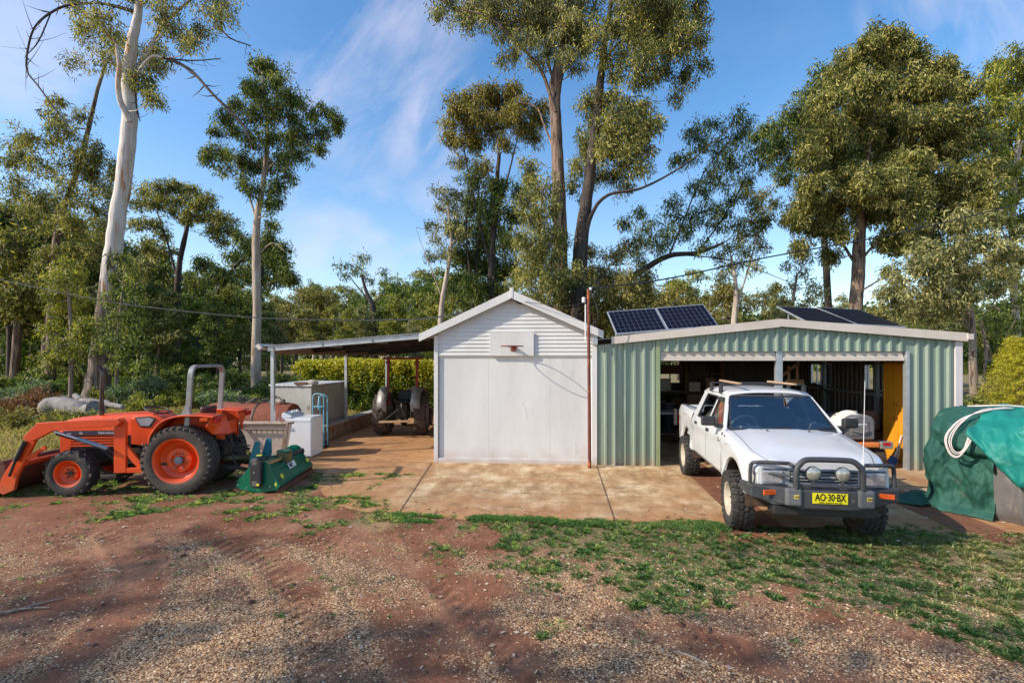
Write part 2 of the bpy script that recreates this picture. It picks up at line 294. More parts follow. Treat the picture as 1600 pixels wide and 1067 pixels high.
# thin veil of high cloud low in the sky
mv=_n(nt,'ShaderNodeMapRange'); mv.inputs[1].default_value=.0; mv.inputs[2].default_value=.42; mv.inputs[3].default_value=.22; mv.inputs[4].default_value=.0; L(sx.outputs['Z'],mv.inputs[0])
m4=_n(nt,'ShaderNodeMath',operation='MAXIMUM'); L(m2.outputs[0],m4.inputs[0]); L(mv.outputs[0],m4.inputs[1]); m3=_n(nt,'ShaderNodeMath',operation='MAXIMUM'); L(m4.outputs[0],m3.inputs[0]); L(mb_.outputs[0],m3.inputs[1])
def cloudpatch(px,py,inner,outer,rotv,scl,amt,lo,hi,nsc):
    d=ray(px,py); d=d/np.linalg.norm(d); vd_=_n(nt,'ShaderNodeVectorMath',operation='DOT_PRODUCT'); L(tc.outputs['Generated'],vd_.inputs[0]); vd_.inputs[1].default_value=tuple(d)
    r_=_n(nt,'ShaderNodeMapRange',interpolation_type='SMOOTHSTEP'); r_.inputs[1].default_value=math.cos(R(outer)); r_.inputs[2].default_value=math.cos(R(inner)); L(vd_.outputs['Value'],r_.inputs[0])
    m_=_n(nt,'ShaderNodeMapping',vector_type='TEXTURE'); m_.inputs['Rotation'].default_value=rotv; m_.inputs['Scale'].default_value=scl; L(tc.outputs['Generated'],m_.inputs[0])
    n_=_n(nt,'ShaderNodeTexNoise'); n_.inputs['Scale'].default_value=nsc; n_.inputs['Detail'].default_value=8; n_.inputs['Roughness'].default_value=.52; n_.inputs['Distortion'].default_value=.35; L(m_.outputs[0],n_.inputs['Vector'])
    q_=ramp(nt,[(lo,(0,0,0)),(hi,(amt,amt,amt))]); L(n_.outputs['Fac'],q_.inputs[0]); a_=_n(nt,'ShaderNodeMath',operation='MULTIPLY'); L(q_.outputs[0],a_.inputs[0]); L(r_.outputs[0],a_.inputs[1]); return a_.outputs[0]
acc=m3.outputs[0]
for a_ in ((590,110,3,13,(0,R(-42),0),(.75,1,.28),.5,.40,.66,3.2),(590,330,4,15,(0,R(-30),0),(.8,1,.4),.5,.40,.66,2.6),(700,200,1,7,(0,R(-50),0),(.8,1,.25),.5,.38,.6,4),(25,70,1,7,(0,R(5),0),(1,1,.25),.4,.4,.62,3),(1480,40,1,8,(0,R(60),0),(.8,1,.2),.35,.42,.62,4)):
    o_=cloudpatch(*a_); x_=_n(nt,'ShaderNodeMath',operation='MAXIMUM'); L(acc,x_.inputs[0]); L(o_,x_.inputs[1]); acc=x_.outputs[0]
hs=_n(nt,'ShaderNodeHueSaturation'); hs.inputs['Saturation'].default_value=1.24; hs.inputs['Value'].default_value=2.0; L(sky.outputs[0],hs.inputs['Color'])
mx=_n(nt,'ShaderNodeMix',data_type='RGBA'); mx.inputs[7].default_value=(8.8,8.2,9.2,1); L(acc,mx.inputs[0]); L(hs.outputs[0],mx.inputs[6]); L(mx.outputs[2],bg.inputs[0]); bg.inputs[1].default_value=.108
SC.view_settings.view_transform='Standard'; SC.view_settings.look='None'; SC.view_settings.exposure=.09; SC.view_settings.gamma=1
SC.cycles.max_bounces=8; SC.cycles.transparent_max_bounces=12; SC.cycles.diffuse_bounces=4; SC.cycles.use_denoising=True
# ================================================================ ground
def grav(x,y):
    "how much gravel lies at a spot"
    a=np.exp(-(((x+2.4)/1.15)**2+((y-3.6)/.75)**2)); b=np.exp(-(((x-.55+.1*y)/.85)**2+((y-4.1)/.95)**2)); c=np.exp(-(((x-2.6)/1.9)**2+((y-3.4)/.6)**2))*.8; d=.45*np.exp(-(((x+2.2)/2.6)**2+((y-5.0)/.7)**2))
    trk=np.exp(-((x+1.05-.10*(y-3.3))/.50)**2)*.55
    g=.85*np.maximum(np.maximum(a,b),np.maximum(c,d))+.9*(fbm(x,y,.9,4,5)-.5)+.7*(fbm(x,y,3.5,3,6)-.5)-trk*.6+.24
    bd,_=track(x,y); g=g-.38*np.exp(-(bd/.22)**4)+.15*np.exp(-((np.abs(bd)-.34)/.08)**2)
    return np.clip(g*.95,0,1)*sst(6.3,5.2,y)
def grass(x,y):
    n=fbm(x,y,1.15,4,9); n2=fbm(x,y,4,3,14)
    zone=sst(3.7,5.5,y+.30*(x-1)*sst(0,4,x))*sst(-2.8,.3,x)*sst(7.0,6.75,y)
    zone=np.maximum(zone,.85*sst(6.95,7.3,y+.15*x*0)*sst(-2.9,-3.6,x+.45*(y-7))*sst(9.0,7.9,y))
    zone=np.maximum(zone,.55*sst(5.6,6.5,y)*sst(-1.2,-2.6,x))
    zone=np.maximum(zone,.85*sst(7.6,9,y)*sst(-6.6,-7.2,x))
    zone=np.maximum(zone,.75*sst(3.2,5.2,y)*sst(3.1,4.9,x)*sst(6.9,6.6,y))
    n3=fbm(x,y,2.6,4,19); return np.clip((zone*1.1+n*1.2+1.25*n3+.75*n2-2.22)*2.6,0,1)*(zone>.02)
def dry(x,y): return sst(.47,.66,fbm(x,y,.6,3,21)-.22*sst(3.6,2.6,x)*sst(7.7,7.3,y)+.30*sst(3.8,6,x)+.28*sst(-6.3,-8.2,x)*sst(7.8,9.5,y))
TRK=[[(-1.0,2.4),(-1.54,3.28),(-2.14,4.19),(-2.95,5.07),(-4.4,5.95)],[(-3.6,6.1),(-2.65,5.65),(-1.04,4.9),(.6,4.2),(2.6,3.2)],[(.35,2.4),(-.15,3.6),(-1.0,4.8),(-1.8,6.4)],[(-3.4,2.4),(-3.5,3.6),(-4.2,4.8),(-5.4,5.8)]]
def track(x,y):
    "lateral offset and run length to the closest wheel track"
    bd=np.full(np.shape(x),9.); bs=np.zeros(np.shape(x))
    for k,t in enumerate(TRK):
        P=np.array(cat([(*p,0) for p in t],5))[:,:2]; s0=k*1.3
        for a,b in zip(P[:-1],P[1:]):
            d=b-a; l=np.hypot(*d); d=d/l; u=(x-a[0])*d[0]+(y-a[1])*d[1]; v=(x-a[0])*-d[1]+(y-a[1])*d[0]; uc=np.clip(u,0,l); dd=np.hypot(v,u-uc); m=dd<np.abs(bd); bd=np.where(m,dd*np.sign(v),bd); bs=np.where(m,s0+uc,bs); s0+=l
    return bd,bs
def gz(x,y):
    z=.028*(fbm(x,y,.8,3,31)-.5)+.012*(fbm(x,y,6,3,33)-.5)
    bd,bs=track(x,y); m=np.exp(-(bd/.20)**4)*sst(6.4,5.8,y)*sst(.30,.55,fbm(x,y,.8,2,41)); z=z-.016*m+.015*m*(np.sin((bs+np.abs(bd)*.55)*2*pi/.15)>.1)+.012*np.exp(-((np.abs(bd)-.25)/.05)**2)*sst(6.4,5.8,y)
    z=z-.012*sst(0,.6,grav(x,y))*fbm(x,y,14,2,43)
    near=(np.abs(x)<40)&(y<40); z=np.where(near,z,0)+.0
    u=sst(6.55,6.8,y); z=z*(1-u)-.012*u*sst(-2.5,-1.8,x)
    under=sst(7.0,7.4,y)*sst(-2.6,-2.2,x)+sst(10.1,10.4,y)*sst(-6.0,-5.8,x); z=z-.1*np.clip(under,0,1)*sst(11.5,10.9,x)
    far=sst(60,300,np.hypot(x,y)); return z-0*far
xs=np.concatenate([np.geomspace(600,11,22)*-1,np.arange(-10.5,-6,.12),np.arange(-6,7.5,.026),np.arange(7.5,12,.12),np.geomspace(12.5,600,22)])
ys=np.concatenate([-np.geomspace(300,2,10),np.arange(0,2.6,.4),np.arange(2.6,7.3,.026),np.arange(7.35,12,.12),np.arange(12,30,.6),np.geomspace(31,1200,22)])
X,Y=np.meshgrid(xs,ys,indexing='ij'); Z=gz(X,Y); nx,ny=X.shape
V=np.stack([X.ravel(),Y.ravel(),Z.ravel()],1); idx=np.arange(nx*ny).reshape(nx,ny)
F=np.stack([idx[:-1,:-1].ravel(),idx[1:,:-1].ravel(),idx[1:,1:].ravel(),idx[:-1,1:].ravel()],1)
def groundmat():
    m=bpy.data.materials.new('red_soil'); m.use_nodes=True; nt=m.node_tree; b=nt.nodes['Principled BSDF']; L=nt.links.new
    tc=_n(nt,'ShaderNodeTexCoord')
    def noi(sc,d=6,ro=.6):
        n=_n(nt,'ShaderNodeTexNoise'); n.inputs['Scale'].default_value=sc; n.inputs['Detail'].default_value=d; n.inputs['Roughness'].default_value=ro; L(tc.outputs['Object'],n.inputs['Vector']); return n.outputs['Fac']
    def mix(f,a,bb,bt='MIX'):
        x=_n(nt,'ShaderNodeMix',data_type='RGBA',blend_type=bt)
        for s_,v in ((0,f),(6,a),(7,bb)):
            if isinstance(v,tuple): x.inputs[s_].default_value=(*v,1)
            elif isinstance(v,(int,float)): x.inputs[s_].default_value=v
            else: L(v,x.inputs[s_])
        return x.outputs[2]
    def att(nm): a=_n(nt,'ShaderNodeAttribute',attribute_name=nm); return a.outputs['Fac']
    def rmp(v,s_): r=ramp(nt,s_); L(v,r.inputs[0]); return r.outputs[0]
    soil=rmp(noi(1.3),[(.3,(.15,.06,.032)),(.5,(.26,.11,.062)),(.72,(.40,.21,.125))])
    soil=mix(.6,soil,rmp(noi(22,8,.7),[(.3,(.5,.5,.5)),(.7,(1.35,1.3,1.25))]),'MULTIPLY')
    vo=_n(nt,'ShaderNodeTexVoronoi'); vo.inputs['Scale'].default_value=62; L(tc.outputs['Object'],vo.inputs['Vector'])
    peb=rmp(vo.outputs['Color'],[(0,(.30,.15,.08)),(.4,(.46,.28,.16)),(.75,(.60,.42,.26)),(1,(.34,.25,.19))])
    peb=mix(1.,peb,rmp(vo.outputs['Distance'],[(.35,(1,1,1)),(.62,(.25,.2,.18))]),'MULTIPLY')
    g=_n(nt,'ShaderNodeMath',operation='MULTIPLY_ADD'); L(att('gravel'),g.inputs[0]); g.inputs[1].default_value=1.25; n9=noi(9,6,.7); 
    s9=_n(nt,'ShaderNodeMath',operation='MULTIPLY_ADD'); L(n9,s9.inputs[0]); s9.inputs[1].default_value=.9; s9.inputs[2].default_value=-.55; L(s9.outputs[0],g.inputs[2])
    col=mix(rmp(g.outputs[0],[(.0,(0,0,0)),(.6,(1,1,1))]),soil,peb)
    gr=rmp(noi(30,6,.7),[(.3,(.06,.12,.05)),(.55,(.12,.18,.075)),(.75,(.22,.19,.10))])
    dr=rmp(noi(14,6,.7),[(.3,(.25,.15,.075)),(.6,(.42,.30,.15)),(.8,(.30,.26,.10))])
    col=mix(rmp(att('dry'),[(.35,(0,0,0)),(.95,(.75,.75,.75))]),col,dr)
    col=mix(rmp(att('grass'),[(.2,(0,0,0)),(1.,(.42,.42,.42))]),col,gr)
    L(col,b.inputs['Base Color']); b.inputs['Roughness'].default_value=.93; b.inputs['Specular IOR Level'].default_value=.2
    bu=_n(nt,'ShaderNodeBump'); bu.inputs['Strength'].default_value=.7; bu.inputs['Distance'].default_value=.012; ad=_n(nt,'ShaderNodeMath',operation='ADD'); L(noi(45,6,.75),ad.inputs[0]); L(noi(9,3),ad.inputs[1]); L(ad.outputs[0],bu.inputs['Height']); L(bu.outputs[0],b.inputs['Normal'])
    return m
farg=sst(13,22,Y)
go=npmesh('ground',V,F,groundmat(),smooth=True,attrs={'gravel':grav(X,Y),'grass':np.maximum(grass(X,Y),farg*.9),'dry':np.maximum(dry(X,Y)*sst(3.6,5.6,Y),farg*.35)}); tag(go,kind='structure')
# concrete apron, one sheet running under carport and sheds
def slabmat():
    m=bpy.data.materials.new('stained_concrete'); m.use_nodes=True; nt=m.node_tree; b=nt.nodes['Principled BSDF']; L=nt.links.new
    tc=_n(nt,'ShaderNodeTexCoord')
    def noi(sc,d=8,ro=.65,st=(1,1,1)):
        mp=_n(nt,'ShaderNodeMapping'); mp.inputs['Scale'].default_value=st; L(tc.outputs['Object'],mp.inputs[0]); n=_n(nt,'ShaderNodeTexNoise'); n.inputs['Scale'].default_value=sc; n.inputs['Detail'].default_value=d; n.inputs['Roughness'].default_value=ro; L(mp.outputs[0],n.inputs['Vector']); return n.outputs['Fac']
    def rmp(v,s_): r=ramp(nt,s_); L(v,r.inputs[0]); return r.outputs[0]
    def mix(f,a,bb,bt='MIX'):
        x=_n(nt,'ShaderNodeMix',data_type='RGBA',blend_type=bt)
        for s_,v in ((0,f),(6,a),(7,bb)):
            if isinstance(v,tuple): x.inputs[s_].default_value=(*v,1)
            elif isinstance(v,(int,float)): x.inputs[s_].default_value=v
            else: L(v,x.inputs[s_])
        return x.outputs[2]
    base=rmp(noi(2.5,8,.7,(1,.5,1)),[(.36,(.30,.165,.07)),(.5,(.50,.325,.165)),(.62,(.70,.54,.335))])
    base=mix(.7,base,rmp(noi(70,4,.8),[(.3,(.7,.7,.7)),(.7,(1.15,1.15,1.15))]),'MULTIPLY')
    sx=_n(nt,'ShaderNodeSeparateXYZ'); L(tc.outputs['Object'],sx.inputs[0])
    def mr(o,a,bb,c,d):
        n=_n(nt,'ShaderNodeMapRange'); n.inputs[1].default_value=a; n.inputs[2].default_value=bb; n.inputs[3].default_value=c; n.inputs[4].default_value=d; L(o,n.inputs[0]); return n.outputs[0]
    def mth(op,a,bb):
        n=_n(nt,'ShaderNodeMath',operation=op)
        for i,v in enumerate((a,bb)):
            if isinstance(v,(int,float)): n.inputs[i].default_value=v
            else: L(v,n.inputs[i])
        return n.outputs[0]
    st=mth('ADD',noi(1.1,8,.68,(1,1.6,1)),mr(sx.outputs['X'],-2.0,-3.2,0,.30)); st=mth('ADD',st,mr(sx.outputs['Y'],7.9,6.8,0,.22))
    st=mth('ADD',st,mr(sx.outputs['X'],4.6,5.6,0,.06))
    base=mix(rmp(st,[(.46,(0,0,0)),(.72,(.85,.85,.85))]),base,rmp(noi(5,6),[(.3,(.34,.14,.05)),(.7,(.50,.26,.11))]))
    mold=rmp(noi(2.2,12,.78,(1,1.7,1)),[(.52,(0,0,0)),(.62,(.62,.62,.62))])
    base=mix(mold,base,(.17,.115,.06))
    L(base,b.inputs['Base Color']); b.inputs['Roughness'].default_value=.85
    bu=_n(nt,'ShaderNodeBump'); bu.inputs['Strength'].default_value=.35; bu.inputs['Distance'].default_value=.006; L(noi(40,6,.7),bu.inputs['Height']); L(bu.outputs[0],b.inputs['Normal']); return m
SLAB=slabmat()
edge=[(-2.2,6.85),(-2.7,6.9),(-3.2,7.15),(-3.7,7.75),(-4.1,8.4),(-4.35,9.2),(-4.5,9.9),(-5.9,10.05),(-5.9,19),(8.2,19),(8.2,10.1),(9.5,9.9),(9.5,5.9),(7.4,5.95),(6.2,6.35),(5.2,6.62)]
front=[(x,6.72+.06*math.sin(x*2.1)+.03*math.sin(x*7)) for x in np.linspace(4.6,-1.7,22)]
tag(MB().prism(edge+front,-.12,.006,'xy').build('concrete_apron',SLAB),kind='structure')
JD=M('soil_filled_joint',(.09,.05,.03),(.16,.09,.05),9,.95)
def strip(pts,wd,z,name,mat):
    P=[np.array(p,float) for p in pts]; mb=MB(); rows=[]
    for i,p in enumerate(P):
        t=P[min(i+1,len(P)-1)]-P[max(i-1,0)]; t/=np.linalg.norm(t); n=np.array([-t[1],t[0]]); rows.append([(*(p-n*wd*(.7+.6*random.random())/2),z),(*(p+n*wd*(.7+.6*random.random())/2),z)])
    return tag(mb.grid(rows).build(name,mat),kind='structure')
def seg(a,b,n=40,j=.004): return [(a[0]+(b[0]-a[0])*t+random.uniform(-j,j),a[1]+(b[1]-a[1])*t+random.uniform(-j,j)) for t in np.linspace(0,1,n)]
strip(seg((-2.5,10.2),(-2.15,6.8)),.022,.010,'apron_joint',JD); strip(seg((.93,10.2),(.86,6.74)),.02,.010,'apron_joint',JD); strip(seg((-5.8,10.25),(-2.52,10.22)),.014,.010,'apron_joint',JD)
strip(seg((-2.3,8.05),(.9,8.0)),.008,.010,'apron_joint',JD)
BP=brickmat('brick_paving',(.27,.10,.055),(.19,.07,.04),(.10,.06,.04),rot=(0,0,R(90)))
for xa,xb,yb,ya in ((2.50,3.02,6.70,10.5),(5.15,5.75,6.62,10.3),):
    tag(MB().add([(xa,yb,.0105),(xb,yb-.02,.0105),(xb+.12,ya,.0105),(xa+.12,ya,.0105)],[(0,1,2,3)]).build('brick_paving_strip',BP),kind='structure')
# ================================================================ sheet helpers
def ribsheet(p0,p1,zb,zt,period=.195,depth=.044,out=(0,-1)):
    p0=np.array(p0,float);p1=np.array(p1,float); Ln=np.linalg.norm(p1-p0); d=(p1-p0)/Ln; o=np.array(out,float); rows=[]; s=0
    ss=[]
    while s<Ln:
        for a,h in ((0,0),(.118,0),(.138,1),(.172,1),(.192,0)):
            q=s+a*period/.195
            if q<=Ln: ss.append((q,h*depth))
        s+=period
    ss.append((Ln,0))
    for q,h in ss:
        p=p0+d*q+o*h; b_=zb(p[0]) if callable(zb) else zb; t_=zt(p[0]) if callable(zt) else zt
        rows.append([(p[0],p[1],b_),(p[0],p[1],t_)])
    return MB().grid(rows)
# ================================================================ white shed
YF=10.3
ws=thing('white_shed','white painted gabled shed with weatherboard gable and tall flat sheet front','shed',(-.77,13.5,0))
YB_=10.12
ax,_,az=onY(799,453,YB_); lx,_,lz=onY(654.4,522,YB_); rx_,_,rz_=onY(943,517,YB_)
rooft=lambda x: az-(az-lz)*(ax-x)/(ax-lx) if x<ax else az-(az-rz_)*(x-ax)/(rx_-ax)
BW=.165
XL,XR=-2.47,.95; ZG=onY(700,556,YF)[2]
# side walls and back
MB().box(XL,XL+.05,YF+.04,17,0,rooft(XL)-.17).build('wall',WHITEW,ws); MB().box(XR-.05,XR,YF+.04,17,0,rooft(XR)-.17).build('wall',WHITEW,ws)
MB().box(XL+.05,XR-.05,16.95,17,0,2.4).build('wall',WHITEW,ws)
fs=MB(); js=[XL+.1,-1.31,-.02,XR-.1]
for a,b_ in zip(js[:-1],js[1:]): fs.box(a+.0012,b_-.0012,YF+.02,YF+.03,.0,ZG)
fs.build('front_sheet',SHEETW,ws)
tr=MB().box(XL,XL+.085,YF-.035,YF+.04,0,rooft(XL)-.16).box(XR-.11,XR,YF-.035,YF+.04,0,rooft(XR-.1)-.13).box(XL+.085,XR-.11,YF-.03,YF+.02,0,.10)
tr.build('corner_boards',WHITEW,ws,bevel=.004)
MB().box(XL+.087,XR-.112,YF-.004,YF+.02,ZG-.02,ZG+.012).build('batten',WHITEW,ws)
wb=MB(); z=ZG+.012; hb=.082
zt_in=lambda x: rooft(x)-.12
while z<az-.12:
    z2=min(z+hb,az-.1)
    def xr_at(zz,side):
        if side<0: return max(XL+.087, ax-(ax-lx)*(az-.1-zz)/(az-lz))
        return min(XR-.112, ax+(rx_-ax)*(az-.1-zz)/(az-rz_))
    a0,a1,b0,b1=xr_at(z,-1),xr_at(z2,-1),xr_at(z,1),xr_at(z2,1)
    if b1-a1>.02:
        wb.add([(a0,YF-.022,z),(b0,YF-.022,z),(b1,YF-.002,z2),(a1,YF-.002,z2),(a0,YF+.02,z),(b0,YF+.02,z),(b1,YF+.02,z2),(a1,YF+.02,z2)],[(0,1,2,3),(5,4,7,6),(0,4,5,1),(3,2,6,7),(0,3,7,4),(1,5,6,2)])
    z+=hb
wb.build('gable_boards',WHITEW,ws)
for sx_,(ex,ez) in ((-1,(lx,lz)),(1,(rx_,rz_))):
    MB().slab([(ax,YB_,az),(ex,YB_,ez),(ex,YB_,ez-BW*.95),(ax,YB_,az-BW*1.05)],(0,.03,0)).build('barge_board',WHITEW,ws,bevel=.003)
    MB().slab([(ax,YB_+.032,az-.02),(ex,YB_+.032,ez-.02),(ex,17.2,ez-.02),(ax,17.2,az-.02)],(0,0,-.02)).build('roof',ROOFW,ws)
MB().box(ax-.035,ax+.035,YB_-.01,YB_+.06,az-.17,az+.045).build('finial',WHITEW,ws,bevel=.006)
MB().slab([(XL-.3,YB_+.04,rooft(XL-.3)-.1),(XL,YB_+.04,rooft(XL)-.1),(XL,YF,rooft(XL)-.1),(XL-.3,YF,rooft(XL-.3)-.1)],(0,0,-.015)).build('soffit',WHITEW,ws)
settle(ws)
# basketball backboard + ring
bb=thing('basketball_hoop','small white backboard with a netless rusty ring on the white shed gable','basketball hoop',(-.55,YF-.05,2.3))
x0,_,z1=onY(765,519,YF-.06); x1,_,z0=onY(834,556,YF-.06)
MB().box(x0,x1,YF-.062,YF-.032,z0,z1).build('backboard',SHEETW,bb,bevel=.003)
hx=onY(801,545,YF-.3)[0]; hz=onY(801,541,YF-.3)[2]
rc=(hx,YF-.42,hz); ring=MB().tube([(rc[0]+.225*math.cos(a),rc[1]+.225*math.sin(a),rc[2]) for a in np.linspace(0,2*pi,40,endpoint=False)],.009,8,closed=True); ring.build('ring',RUST,bb,smooth=60)
br=MB().box(hx-.055,hx+.055,YF-.075,YF-.063,hz-.10,hz+.01).box(hx-.05,hx+.05,YF-.2,YF-.077,hz-.012,hz)
br.tube([(hx-.09,rc[1]+.2,hz-.005),(hx-.02,YF-.078,hz-.09)],.006,6).tube([(hx+.09,rc[1]+.2,hz-.005),(hx+.02,YF-.078,hz-.09)],.006,6)
br.build('bracket',RUST,bb); settle(bb)
# ================================================================ green shed
gs=thing('green_shed','pale green corrugated steel double garage with cream fascia and two open roller doors','shed',(4.4,13.5,0))
YG=10.18
gl=onY(957,526,YG); ga=onY(1219,498,YG); gr_=onY(1513,520,YG); GX0,GXA,GX1=.97,ga[0],gr_[0]
ZGl,ZGa,ZGr=gl[2],ga[2],gr_[2]
groof=lambda x: ZGl+(ZGa-ZGl)*(x-gl[0])/(GXA-gl[0]) if x<GXA else ZGa+(ZGr-ZGa)*(x-GXA)/(GX1-GXA)
gin=lambda x: groof(x)-.14
OX0=onY(1031,560,YF)[0]; OX1=onY(1414,560,YF)[0]; OZ=onY(1200,549,YF)[2]
fsc=MB()
for a,b_ in ((gl[0]-.02,GXA),(GXA,GX1)): fsc.slab([(a,YG,groof(a)),(b_,YG,groof(b_)),(b_,YG,groof(b_)-.165),(a,YG,groof(a)-.15)],(0,.02,0))
fsc.build('fascia',CREAM,gs)
ribsheet((GX0,YF),(OX0-.09,YF),0.0,gin).build('front_wall',GREENC,gs)
MB().box(OX0-.09,OX0,YF-.04,YF+.06,0,gin(OX0)).build('door_jamb_flashing',GREENC2,gs,bevel=.004)
ribsheet((OX0+.0,YF-.004),(OX1+.058,YF-.004),OZ,gin).build('header_sheet',GREENC,gs)
ribsheet((OX1+.06,YF),(GX1-.17,YF),0.0,gin).build('front_wall',GREENC,gs)
MB().box(OX1,OX1+.06,YF-.045,YF+.06,0,OZ-.002).build('door_jamb',GALV,gs,bevel=.003)
MB().box(GX1-.17,GX1-.04,YF-.045,YF+.08,0,groof(GX1)-.15).build('corner_flashing',PINKW,gs,bevel=.004)
PX0,PX1=onY(1213,560,YF)[0],onY(1223,560,YF)[0]
MB().box(PX0,PX1,YF+.0,YF+.1,0,OZ+.03).build('door_post',GALV,gs,bevel=.003)
for a,b_ in ((OX0,PX0),(PX1,OX1)):
    rd=MB(); n=14
    # rolled curtain with horizontal ribs and bottom rail
    rd.lathe([(.15+.006*(i%2),a+.01+(b_-a-.02)*i/40) for i in range(41)],20,(0,YF+.28,OZ+.02),'x'); 
    dr=rd.build('roller_door',CREAM,gs,smooth=40)
    rail=MB(); 
    zz=OZ+.04
    for k in range(3): rail.box(a+.015,b_-.015,YF+.02+.007*(k%2),YF+.05,zz-.055,zz-.004); zz-=.055
    rail.box(a+.01,b_-.01,YF-.005,YF+.06,zz-.062,zz-.002); rail.build('bottom_rail',CREAM,dr,bevel=.004)
rfx=MB()
for a,b_ in ((GX0-.1,GXA),(GXA,GX1+.03)): rfx.slab([(a,YG+.03,groof(a)-.02),(b_,YG+.03,groof(b_)-.02),(b_,17.3,groof(b_)-.02),(a,17.3,groof(a)-.02)],(0,0,-.015))
rfx.build('roof',ROOFD,gs)
MB().box(GX0-.13,GX0-.02,YG-.03,17.3,ZGl-.16,ZGl-.03).build('gutter',GALV,gs,bevel=.006)
MB().box(GX1-.02,GX1+.09,YG-.02,17.3,ZGr-.13,ZGr-.02).build('gutter',CREAM,gs,bevel=.006)
# back and side walls with window openings
BY=17.2; wx0=onY(1027,560,BY)[0]; wx1=wx0+.85; wz0,wz1=1.35,2.18
def plank(p0,p1,z0,z1,out): return ribsheet(p0,p1,z0,z1,.195,.03,out)
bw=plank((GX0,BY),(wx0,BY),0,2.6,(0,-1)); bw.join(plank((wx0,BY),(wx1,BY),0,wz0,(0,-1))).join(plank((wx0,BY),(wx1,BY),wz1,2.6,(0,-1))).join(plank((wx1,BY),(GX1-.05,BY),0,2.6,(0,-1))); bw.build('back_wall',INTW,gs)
SX=GX1-.06; W2=((12.5,13.22),(14.7,15.8)); ZS0,ZS1=1.41,2.06
sw=plank((SX,YF+.08),(SX,W2[0][0]),0,2.62,(-1,0))
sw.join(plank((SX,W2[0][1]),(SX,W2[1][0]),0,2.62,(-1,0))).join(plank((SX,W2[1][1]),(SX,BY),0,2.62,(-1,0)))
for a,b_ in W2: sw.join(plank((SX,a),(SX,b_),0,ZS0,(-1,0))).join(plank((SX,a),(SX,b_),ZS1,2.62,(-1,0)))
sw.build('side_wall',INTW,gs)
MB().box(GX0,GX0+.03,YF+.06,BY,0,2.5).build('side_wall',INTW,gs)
def winx(xc,ya,yb,z0,z1):
    f=MB()
    for y_ in (ya,yb-.03): f.box(xc-.03,xc+.03,y_,y_+.03,z0,z1)
    f.box(xc-.03,xc+.03,ya+.03,yb-.03,z0,z0+.03).box(xc-.03,xc+.03,ya+.03,yb-.03,z1-.03,z1)
    m_=(ya+yb)/2; f.box(xc-.02,xc+.02,m_-.03,m_+.02,z0+.03,z1-.03).box(xc-.02,xc+.02,m_+.22,m_+.25,z0+.03,z1-.03)
    o=f.build('window',GALV,gs); MB().box(xc-.004,xc+.004,ya+.03,m_-.032,z0+.03,z1-.03).build('pane',WGLASS,o)
for a,b_ in W2: winx(SX+.0,a,b_,ZS0,ZS1)
f=MB().box(wx0,wx0+.03,BY-.03,BY+.03,wz0,wz1).box(wx1-.03,wx1,BY-.03,BY+.03,wz0,wz1).box(wx0+.03,wx1-.03,BY-.03,BY+.03,wz0,wz0+.03).box(wx0+.03,wx1-.03,BY-.03,BY+.03,wz1-.03,wz1).box(wx0+.4,wx0+.44,BY-.02,BY+.02,wz0+.03,wz1-.03)
f.build('window',GALV,gs)
fr=MB()   # portal frames and girts
for y_ in (12.6,14.9): fr.box(GX0+.05,GX0+.13,y_,y_+.08,0,2.45).box(SX-.12,SX-.04,y_,y_+.08,0,2.5).beam((GX0+.1,y_+.04,2.5),(GXA,y_+.04,2.83),.07,.12).beam((GXA,y_+.04,2.83),(SX-.08,y_+.04,2.55),.07,.12)
fr.box(SX-.075,SX-.035,YF+.2,BY-.05,1.28,1.36); fr.build('portal_frame',GALV,gs); sc_=MB()
def screws(x0,x1,zf):
    x=x0+.155
    while x<x1:
        for z_ in zf(x): sc_.lathe([(0,-.006),(.008,-.005),(.009,0)],6,(x,YF-.044,z_))
        x+=.195
screws(GX0,OX0-.1,lambda x:(.12,1.1,gin(x)-.12)); screws(OX1+.06,GX1-.2,lambda x:(.12,1.1,gin(x)-.12)); screws(OX0,OX1,lambda x:(OZ+.05,))
o_=sc_.build('screw_heads',GREYMET,gs); o_['kind']='stuff'
settle(gs)
# ================================================================ carport
cp=thing('carport','skillion carport of galvanised steel on slim posts beside the white shed','carport',(-4.3,14,0))
CX0=-6.13; zc0=onY(428,541,10.45)[2]; xr2,_,zc1=onY(655,522,10.45)
slope=(zc1-zc0)/(xr2-CX0); cz=lambda x: zc0+slope*(x-CX0)
for k,y_ in enumerate((10.45,14.35,18.0)):
    zt=cz(CX0)-.1
    ln=MB().box(CX0-.04,CX0+.035,y_-.035,y_+.035,0,zt); ln.build('post',GALV,cp,bevel=.004)
MB().slab([(CX0-.1,10.40,cz(CX0-.1)),(XL-.02,10.40,cz(XL-.02)),(XL-.02,10.40,cz(XL-.02)-.105),(CX0-.1,10.40,cz(CX0-.1)-.105)],(0,.05,0)).build('front_beam',GALV,cp,bevel=.003)
for y_ in (12.3,14.35,16.2,18.0):
    MB().slab([(CX0-.05,y_,cz(CX0-.05)-.005),(XL,y_,cz(XL)-.005),(XL,y_,cz(XL)-.13),(CX0-.05,y_,cz(CX0-.05)-.13)],(0,.05,0)).build('rafter',DARKMET,cp)
for x_ in (-5.4,-4.2,-3.1): MB().box(x_,x_+.05,10.46,18.2,cz(x_)-.055,cz(x_)-.006).build('purlin',GALV,cp)
MB().box(CX0-.06,CX0+.0,10.46,18.2,cz(CX0)-.17,cz(CX0)-.05).build('eave_beam',M('brown_painted_beam',(.30,.20,.15),(.24,.15,.11),4,.6),cp)
rw=[]; 
